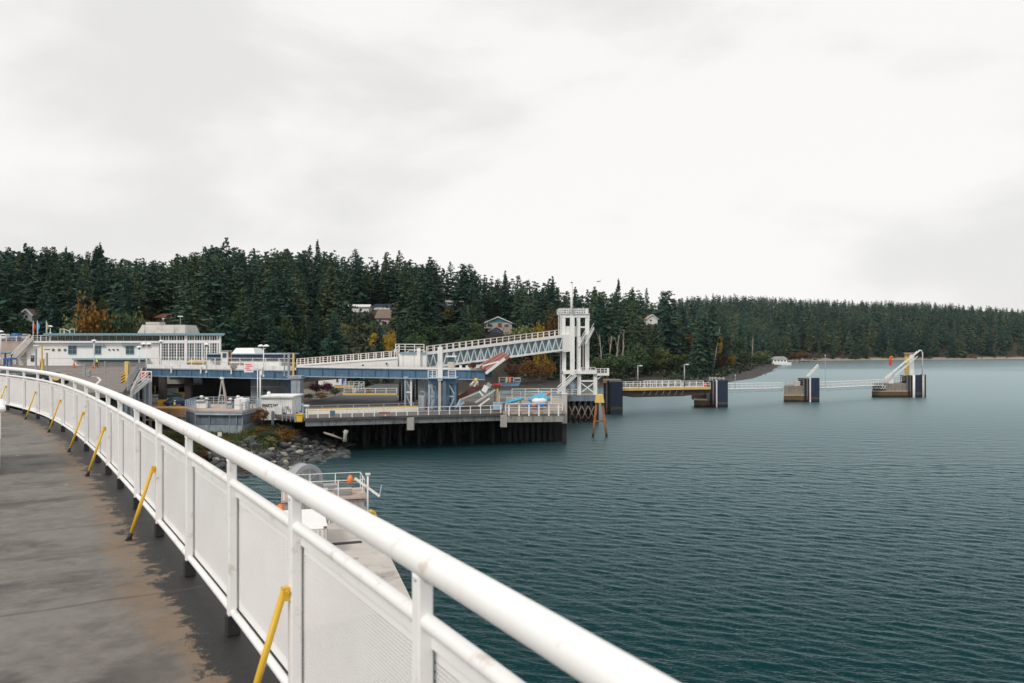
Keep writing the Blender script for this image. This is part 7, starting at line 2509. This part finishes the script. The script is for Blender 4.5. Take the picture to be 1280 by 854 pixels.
# conifer positions over the hillside
cand = []
r = np.random.default_rng(21)
def scatter(x0, x1, y0, y1, step):
    for x in np.arange(x0, x1, step):
        for y in np.arange(y0, y1, step):
            cand.append((x + r.uniform(-.5, .5) * step, y + r.uniform(-.5, .5) * step))
scatter(-260, 60, 192, 400, 5.2)
scatter(60, 215, 300, 640, 7.6)
scatter(190, 1000, 600, 1120, 8.5)
cand = np.array(cand)
sd = shore_dist(cand[:, 0], cand[:, 1])
gzc = ground_z(cand[:, 0], cand[:, 1])
pxc = 640 + 1000 * cand[:, 0] / cand[:, 1]
trees = []
for (x, y), d, z, px in zip(cand, sd, gzc, pxc):
    if px < -60 or px > 1345 or d < (9 if x > 215 or x < -14 else 36 - 20 * min(1, max(0, (x - 50) / 30))): continue
    if y < 640 and d > 240: continue
    if y >= 640 and d > 330: continue
    if x < -20 and y < 200: continue
    if x > -60 and x < 60 and d < 11: continue
    far = y > 500
    h = r.uniform(18, 28) if not far else r.uniform(18, 26)
    if r.uniform() < .08: h *= 1.18
    if d < 20 and x < 40: h *= .68
    elif y < 520 and x > 30: h *= 1.12
    # skyline of the photograph, in pixels above the horizon
    sky_py = np.interp(px, [-60, 0, 30, 60, 100, 125, 150, 200, 240, 283, 330, 397, 430, 500, 540, 575, 600, 640, 700, 760, 800, 850, 930, 1000, 1080, 1160, 1240, 1345],
                       [312, 312, 307, 309, 318, 307, 320, 322, 318, 300, 316, 304, 316, 318, 321, 326, 341, 345, 348, 353, 361, 366, 371, 375, 378, 379, 386, 393])
    zmax = Z(sky_py, y) + (r.uniform(-5.5, .8) if r.uniform() < .85 else r.uniform(0, 2.0)) * min(2.0, y / 300)
    ok = True
    for (a, b, pyb, dd) in KEEP:
        if a <= px <= b and y < dd + 3:
            zmax = min(zmax, Z(pyb + 5, y)); ok = ok and zmax - z > 3
    for (a, b, pyb, pyr, dd) in HOUSE_RECTS:
        w = h * .16 / y * 1000
        if a - w * .7 <= px <= b + w * .7 and y < dd + 1 and not (dd > 329 and b < 600 and r.uniform() < .07): zmax = min(zmax, Z(pyb, y))
        if abs(px - (a + b) / 2) < (b - a) / 2 + w * .6 and dd - 4 < y < dd + 14: ok = False
    if not ok: continue
    h = min(h, zmax - z)
    if h < 3.5: continue
    trees.append([x, y, z - .3, h, px])
# tall ones that stand above the skyline: pixel, top, distance, words
special = [(125, 304, 262, 3, 'tall pointed fir standing clear of the skyline above the rust-orange tree'), (283, 296.5, 255, 2, 'tallest ragged fir on the skyline, right of the roof lantern'), (397, 300, 300, 3, 'slender pointed fir rising highest above the woods in the middle left'),
           (773, 349, 380, 3, 'narrow pointed fir on the skyline right of the tower mast'), (32, 304, 250, 0, 'pointed fir at the left of the skyline, above the flagpoles'), (66, 307, 252, 6, 'broad ragged fir on the left skyline between two pointed ones'), (836, 362, 372, 6, 'large olive-brown fir standing forward on the slope above the causeway'), (890, 379, 404, 7, 'fir with long bare pale trunk above the dolphin')]
for px, py, d, k, lab in special:
    x = X(px, d)
    gz = float(ground_z(x, d)[0]) - .3
    trees.append([x, d, gz, Z(py, d) - gz, px, k, lab])
# what shows: from near to far keep the highest top in every pixel column
colmax = np.full(1500, 9999.0)
order = sorted(range(len(trees)), key=lambda i: trees[i][1])
vis = np.zeros(len(trees))
for i in order:
    x, y, z, h, px = trees[i][:5]
    top = 430 - (z + h - EYE) * 1000 / y
    hw = h * .12 / y * 1000
    a, b = int(max(0, px - hw + 60)), int(min(1499, px + hw + 61))
    if b <= a: continue
    cur = colmax[a:b]
    base_py = 430 - (z - EYE) * 1000 / y
    gain = np.clip(np.minimum(cur, base_py) - top, 0, None)
    vis[i] = gain.sum()
    tri = top + np.abs(np.linspace(-1, 1, b - a)) * h * .45 / y * 1000
    colmax[a:b] = np.minimum(cur, tri)
    if gain.max() < 1 and top > cur.min() + 4: vis[i] = -1
for i, t in enumerate(trees):
    if len(t) > 5: vis[i] = 1e6
rank = sorted([i for i in range(len(trees)) if vis[i] >= 0], key=lambda i: -vis[i])
indiv = rank[:300]
rest = rank[300:]


MARKS = [(22, 'behind the far left stair'), (52, 'behind the flagpoles'), (82, 'behind the left end of the terminal building'), (120, 'above the rust-orange tree'), (165, 'above the middle of the terminal roof'), (205, 'above the roof lantern'), (245, 'behind the glazed hall'),
         (280, 'behind the ticket kiosk'), (318, 'behind the blue-fasciaed pavilion'), (352, 'above the two blue girders\' joint'), (385, 'above the foot of the sloping walkway'), (424, 'above the lower half of the sloping walkway'), (462, 'by the long white house on the hill'), (492, 'by the brown-roofed house'),
         (530, 'above the walkway landing'), (562, 'by the golden-yellow tree'), (598, 'left of the blue-gabled house'), (640, 'by the blue-gabled house'), (690, 'above the upper end of the footbridge'), (740, 'behind the white tower'), (790, 'just right of the white tower'),
         (830, 'near the terracotta-gabled house'), (870, 'above the russet tree'), (910, 'above the causeway\'s right dolphin'), (960, 'on the bank left of the boathouse'), (1010, 'above the boathouse and jetty'), (1060, 'behind the lone dolphin'), (1110, 'left of the outermost dolphin'), (1170, 'behind the outermost dolphin'), (1230, 'on the far shore right of all dolphins'), (1400, 'on the far shore at the right edge')]


def region_label(px, y, top, h, wide):
    mark = next(m_ for lim, m_ in MARKS if px < lim)
    sky_ = float(np.interp(px, [0, 283, 430, 640, 850, 1080, 1345], [308, 306, 316, 345, 366, 378, 393]))
    row = 'skyline' if top < sky_ + 7 else ('upper' if top < sky_ + 28 else 'lower')
    look = ('broad ' if wide > 1.05 else 'slim ') + ('dark green' if y < 520 else 'bluish green')
    txt = {'skyline': look + ' conifer topping the skyline, ', 'upper': look + ' conifer on the upper slope, ', 'lower': look + (' young conifer low down, ' if h < 13 else ' conifer low on the slope, ')}[row] + mark
    grp = 'conifers behind the terminal building' if px < 352 else 'conifers above the sloping walkway' if px < 562 else 'conifers above the truss footbridge' if px < 740 else 'conifers on the bank right of the tower' if px < 960 else 'conifers on the far shore'
    return txt, grp


for i in indiv:
    t = trees[i]
    x, y, z, h, px = t[:5]
    k = t[5] if len(t) > 5 else int(r.integers(0, 8) if h > 13 else r.integers(0, 4))
    wf = r.uniform(.85, 1.2) * (1.0 if len(t) <= 5 else .95) * (1.15 if h < 14 else 1)
    lab, grp = (t[6], None) if len(t) > 5 else region_label(px, y, 430 - (z + h - EYE) * 1000 / y, h, wf)
    o = thing('conifer_tree', lab, 'tree', (x, y, z), grp)
    o.rotation_euler = (0, 0, r.uniform(0, 6.28))
    o.scale = (h * wf, h * wf, h)
    link('crown', CON[k][0], o); link('trunk', CON[k][1], o)
VV, FF, MI, TI = [], [], [], []
nv = 0
for i in rest:
    x, y, z, h, px = trees[i][:5]
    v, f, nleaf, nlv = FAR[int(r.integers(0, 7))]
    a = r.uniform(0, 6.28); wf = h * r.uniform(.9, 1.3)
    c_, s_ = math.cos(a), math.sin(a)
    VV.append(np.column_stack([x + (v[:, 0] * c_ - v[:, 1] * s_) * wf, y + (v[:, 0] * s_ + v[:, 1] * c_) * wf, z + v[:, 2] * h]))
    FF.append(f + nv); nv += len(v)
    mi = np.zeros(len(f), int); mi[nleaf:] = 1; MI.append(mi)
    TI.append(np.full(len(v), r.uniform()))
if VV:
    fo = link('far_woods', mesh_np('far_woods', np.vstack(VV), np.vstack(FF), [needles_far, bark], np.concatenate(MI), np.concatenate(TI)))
    tag(fo, 'dense dark conifer woods covering the hills round the bay', kind='stuff')
print('TREES', len(trees), 'indiv', len(indiv), 'rest', len(rest), 'rest tris', sum(len(f) for f in FF))

# undergrowth between the trunks
ux, uy = [], []
for (x0, x1, y0, y1, n) in ((-260, -10, 188, 300, 5200), (-60, 220, 240, 620, 7500), (180, 960, 590, 980, 7000)):
    ux.append(r.uniform(x0, x1, n)); uy.append(r.uniform(y0, y1, n))
ux, uy = np.concatenate(ux), np.concatenate(uy)
us = shore_dist(ux, uy); uz = ground_z(ux, uy); up = 640 + 1000 * ux / uy
m = (us > np.where((ux > -14) & (ux < 200) & (uy < 560), np.where(ux > 60, 13, 32), 7)) & (us < 120) & (up > -60) & (up < 1340) & ~((ux < -20) & (uy < 197))
for (a, b, pyb, pyr, dd) in HOUSE_RECTS: m &= ~((up > a - 3) & (up < b + 3) & (uy > dd - 26) & (uy < dd + 10))
ux, uy, uz = ux[m], uy[m], uz[m]
C = len(ux); K = 18
sc = r.uniform(.7, 2.3, C) * (1 + .25 * (uy > 560))
q = r.normal(size=(C, K, 3)) * np.array([.8, .8, .55]) * sc[:, None, None]
q[:, :, 2] = np.abs(q[:, :, 2])
P = np.stack([ux, uy, uz], 1)[:, None, :] + q
n = r.normal(size=(C, K, 3)); n /= np.linalg.norm(n, axis=2, keepdims=True)
a = np.cross(n, np.array([.2, .3, 1.0])); a /= np.linalg.norm(a, axis=2, keepdims=True)
b = np.cross(n, a)
s = (.32 * sc)[:, None, None] * r.uniform(.6, 1.3, (C, K, 1))
quad = np.stack([P - a * s, P + b * s, P + a * s, P - b * s], 2).reshape(-1, 3)
F = np.arange(len(quad)).reshape(-1, 4)
un = link('undergrowth', mesh_np('undergrowth', quad, F, [undergrowth_m], None, np.repeat(r.uniform(0, 1, C), K * 4)))
tag(un, 'dark tangled undergrowth below the forest trees', kind='stuff')

# ---------------------------------------------------------------- boulders and shrubs on the near bank
ROCKS = []
for i in range(6):
    rr = np.random.default_rng(700 + i)
    bm = bmesh.new()
    bmesh.ops.create_icosphere(bm, subdivisions=2, radius=1)
    cuts = [(rr.normal(size=3), rr.uniform(.55, .85)) for _ in range(9)]
    for vtx in bm.verts:
        p = np.array(vtx.co)
        for nn, dd in cuts:
            nn = nn / np.linalg.norm(nn)
            e = p @ nn - dd
            if e > 0: p = p - nn * e * .9
        vtx.co = Vector(p * np.array([1.0, .85, .7])) * (1 + .05 * rr.normal())
    for m_, nm in ((rock_m, 'grey'), (rock_pale, 'pale')):
        me = bpy.data.meshes.new('boulder'); bm.to_mesh(me); me.materials.append(m_)
        ROCKS.append(me)
    bm.free()
nb = 0
bx = r.uniform(-44, -20, 9000); by = r.uniform(80, 128, 9000)
bd = shore_dist(bx, by); bz = ground_z(bx, by)
placed = []
for x, y, d, z in zip(bx, by, bd, bz):
    if not (-3.0 < d < 8.5): continue
    if y > 121 or nb >= 299: continue
    sz = r.uniform(.34, .6) if r.uniform() < .8 else r.uniform(.6, 1.0)
    if any((x - p[0]) ** 2 + (y - p[1]) ** 2 < (sz * .62 + p[2] * .62) ** 2 for p in placed): continue
    placed.append((x, y, sz))
    pale = r.uniform() < .24 and d > -.5 and sz < .62
    o = link('boulder', ROCKS[int(r.integers(0, 6)) * 2 + (1 if pale else 0)], None, (x, y, z + sz * .2))
    o.rotation_euler = (r.uniform(-.4, .4), r.uniform(-.4, .4), r.uniform(0, 6.28))
    o.scale = (sz * r.uniform(.9, 1.4), sz, sz * r.uniform(.7, 1.1))
    bpx = 640 + 1000 * x / y
    where = ('far left of the caisson' if bpx < 215 else 'in front of the caisson' if bpx < 268 else 'below the right half of the caisson' if bpx < 318 else 'below the pump house' if bpx < 366 else 'near the yellow bin' if bpx < 398 else 'under the landward end of the pier')
    lab = ('large ' if sz > .78 else 'mid-sized ' if sz > .52 else 'small ') + ('pale tan' if pale else 'dark grey') + ' boulder ' + ('at the waterline ' if d < .6 else 'low on the bank ' if d < 4 else 'high on the bank ') + where
    tag(o, lab, 'boulder', 'pale riprap boulders' if pale else 'dark riprap boulders')
    nb += 1
rv, rf_, ro = [], [], 0
small = []
rm = ROCKS[0]
rvv = np.array([tuple(v.co) for v in rm.vertices]); rff = np.array([tuple(p.vertices) for p in rm.polygons])
for x, y, d, z in zip(bx[::-1], by[::-1], bd[::-1], bz[::-1]):
    if not (-3.5 < d < 9.5) or y > 123 or len(small) > 1500: continue
    sz = r.uniform(.14, .32); a = r.uniform(0, 6.28)
    q = rvv * np.array([sz * r.uniform(.9, 1.5), sz, sz * r.uniform(.6, 1)])
    q = np.column_stack([q[:, 0] * math.cos(a) - q[:, 1] * math.sin(a), q[:, 0] * math.sin(a) + q[:, 1] * math.cos(a), q[:, 2]]) + np.array([x, y, z + sz * .15])
    rv.append(q); rf_.append(rff + ro); ro += len(rvv); small.append(1)
for k_ in range(2400):
    x = r.uniform(-20, 200); y = r.uniform(255, 560)
    d = float(shore_dist(x, y)[0])
    if not (-2 < d < 34): continue
    sz = r.uniform(.25, .95) * (1 if d > 6 else .8); a = r.uniform(0, 6.28)
    q = rvv * np.array([sz * r.uniform(.9, 1.6), sz, sz * r.uniform(.5, .9)])
    q = np.column_stack([q[:, 0] * math.cos(a) - q[:, 1] * math.sin(a), q[:, 0] * math.sin(a) + q[:, 1] * math.cos(a), q[:, 2]]) + np.array([x, y, float(ground_z(x, y)[0]) + sz * .1])
    rv.append(q); rf_.append(rff + ro); ro += len(rvv)
st_ = link('shore_stones', mesh_np('shore_stones', np.vstack(rv), np.vstack(rf_), [rock_m]))
tag(st_, 'small dark stones filling the gaps between the boulders', kind='stuff')
gx_, gy_ = r.uniform(-62, -26, 9000), r.uniform(84, 117, 9000)
gd_ = shore_dist(gx_, gy_); gz_ = ground_z(gx_, gy_); gp_x = 640 + 1000 * gx_ / gy_
m = (gd_ > 5.5 + r.uniform(-1, 2, 9000)) & (gd_ < 24) & ~((gp_x > 226) & (gp_x < 330) & (gy_ > 111.5)) & ~((gp_x > 322) & (gy_ > 112))
gx_, gy_, gz_ = gx_[m], gy_[m], gz_[m]
Cg, Kg = len(gx_), 7
base_ = np.stack([gx_, gy_, gz_ - .05], 1)[:, None, :] + r.normal(size=(Cg, Kg, 3)) * np.array([.18, .18, 0])
tip_ = base_ + np.concatenate([r.normal(size=(Cg, Kg, 2)) * .16, r.uniform(.25, .75, (Cg, Kg, 1))], 2)
an_ = r.uniform(0, 6.28, (Cg, Kg, 1)); wv = np.concatenate([np.cos(an_), np.sin(an_), 0 * an_], 2) * .06
quad = np.stack([base_ - wv, base_ + wv, (base_ + tip_) / 2 + wv * 1.2, tip_], 2).reshape(-1, 3)
grass_m = foliage('bank_grass', (.03, .055, .018), (.06, .085, .025), (.16, .14, .05), attr='tint')
gr_ = link('bank_grass', mesh_np('bank_grass', quad, np.arange(len(quad)).reshape(-1, 4), [grass_m], None, np.repeat(r.uniform(0, 1, Cg), Kg * 4)))
tag(gr_, 'rough green and straw-coloured grass on the near bank', kind='stuff')
lg = thing('driftwood_log', 'pale driftwood log lying on the boulders under the pier', 'log', W(418, 545, 106))
MB().tube([W(405, 541, 106), W(416, 544.5, 105.5), W(428, 549, 105.5)], [.13, .16, .1], 8).build('log', bark_pale, lg, smooth=True)
MB().tube([W(416, 544.5, 105.5), W(417, 541, 105.3)], [.07, .03], 6).build('branch_stub', bark_pale, lg)
vp = thing('driftwood_stump', 'upright pale driftwood stump at the end of the boulders', 'stump', W(431, 551, 105))
MB().tube([W(431, 552, 105), W(431.5, 544, 105), W(433, 538, 105)], [.3, .22, .3], 8).build('stump', mat('weathered_wood', (.33, .35, .28), .9, .2), vp, smooth=True)
MB().tube([W(431.5, 544, 105), W(429, 539, 105)], [.12, .05], 6).build('root', MATS['weathered_wood'], vp)
sb = 0
shr = [leaf_green, leaf_green, leaf_pale, leaf_russet, leaf_green, leaf_orange]
slabels = {'green_leaves': ('mid green shrub on the bank between caisson and boulders', 'green shrubs on the near bank'), 'pale_green_leaves': ('yellow-green shrub on the bank between caisson and boulders', 'yellow-green shrubs on the near bank'),
           'russet_leaves': ('reddish brown shrub on the bank between caisson and boulders', 'russet shrubs on the near bank'), 'orange_leaves': ('orange-brown shrub on the bank between caisson and boulders', 'orange-brown shrubs on the near bank')}
tries = 0
while sb < 150 and tries < 6000:
    tries += 1
    x, y = r.uniform(-62, -24), r.uniform(86, 113)
    d = float(shore_dist(x, y)[0])
    if not (4.5 < d < 22): continue
    px = 640 + 1000 * x / y
    if (y > 99 and 226 < px < 330) or (y > 92 and px > 300 and d < 6): continue
    z = float(ground_z(x, y)[0])
    m_ = shr[int(r.integers(0, 6))]
    h = r.uniform(.7, 1.5)
    leafy('shrub', slabels[m_.name][0].replace('on the bank between caisson and boulders', ('high' if d > 13 else 'midway' if d > 8.5 else 'low') + (', tall,' if h > 1.15 else ', small,' if h < .9 else '') + ' on the bank ' + ('left of the caisson' if px < 228 else 'before the caisson' if px < 310 else 'below the pump house' if px < 362 else 'by the pier gate')), 'shrub', (x, y, z - .35), h * 1.3, h * r.uniform(1.4, 2.1), m_, slabels[m_.name][1], int(r.integers(0, 4)), r.uniform(0, 6))
    sb += 1
for i in range(34):
    px = r.uniform(322, 436); d = r.uniform(101, 110.5)
    x = X(px, d); z = float(ground_z(x, d)[0])
    if z < 1.6: continue
    m_ = (leaf_green, leaf_pale, leaf_green, leaf_orange, leaf_pale, leaf_russet)[i % 6]
    h = min(r.uniform(.8, 1.9), Z(528, d) - z + .2)
    if h < .5: continue
    spot = 'below the pump house' if px < 358 else 'by the yellow bin' if px < 388 else 'under the pier edge'
    leafy('shrub', slabels[m_.name][0].replace('on the bank between caisson and boulders', ('tall ' if h > 1.3 else 'low ') + 'near the bank top ' + spot), 'shrub', (x, d, z - .3), h + .3, h * 1.7, m_, slabels[m_.name][1], i % 4, i * 1.3)
for px, py, d, h, lab in ((327, 521, 110, 2.6, 'dark brown shrub standing tall at the pump house corner'), (318, 528, 109.5, 1.8, 'dark shrub right beside the caisson wall')):
    leafy('shrub', lab, 'shrub', (X(px, d), d, 3.8), h, h * .9, leaf_russet, None, 2, 1.0)
wsn = thing('notice_sign', 'small white notice sign in the grass below the caisson', 'sign', W(275, 546, 103))
c, s = boxpx(272, 277, 540.5, 546.5, 103, .06); MB().box(c, s).build('board', white_clean, wsn)
MB().box((c[0], c[1] + .06, c[2] - .6), (.08, .06, 1.2)).build('post', grey_metal, wsn)
# beached logs and stones on the cove shore behind the pier
for i, (px, py, d, L_, lab) in enumerate(((655, 478.5, 300, 8, 'long pale driftwood log on the cove beach under the footbridge'), (680, 477, 305, 5, 'short driftwood log on the cove beach near the tower'), (642, 472.5, 300, 4, 'tan log on the cove beach behind the lower apron'))):
    x = X(px, d); z = max(float(ground_z(x, d)[0]), .2) + .25
    t = thing('driftwood_log', lab, 'log', (x, d, z))
    MB().tube([(x - L_ / 2, d, z), (x + L_ / 2, d + 1, z + .1)], [.3, .22], 7).build('log', bark_pale, t, smooth=True)
    MB().tube([(x, d, z), (x + .4, d - .3, z + .5)], [.1, .05], 5).build('branch_stub', bark_pale, t)

# ---------------------------------------------------------------- thin sea air
hz = MB().box((600, 1050, 47), (4240, 3340, 106)).build('haze', None)
hm = bpy.data.materials.new('sea_air')
hm.use_nodes = True
hn = hm.node_tree.nodes
hn.remove(hn['Principled BSDF'])
pv = hn.new('ShaderNodeVolumePrincipled')
pv.inputs['Color'].default_value = (0.80, 0.90, 0.97, 1)
pv.inputs['Density'].default_value = 0.00003
hm.node_tree.links.new(pv.outputs['Volume'], hn['Material Output'].inputs['Volume'])
hz.data.materials.append(hm)
tag(hz, kind='stuff')
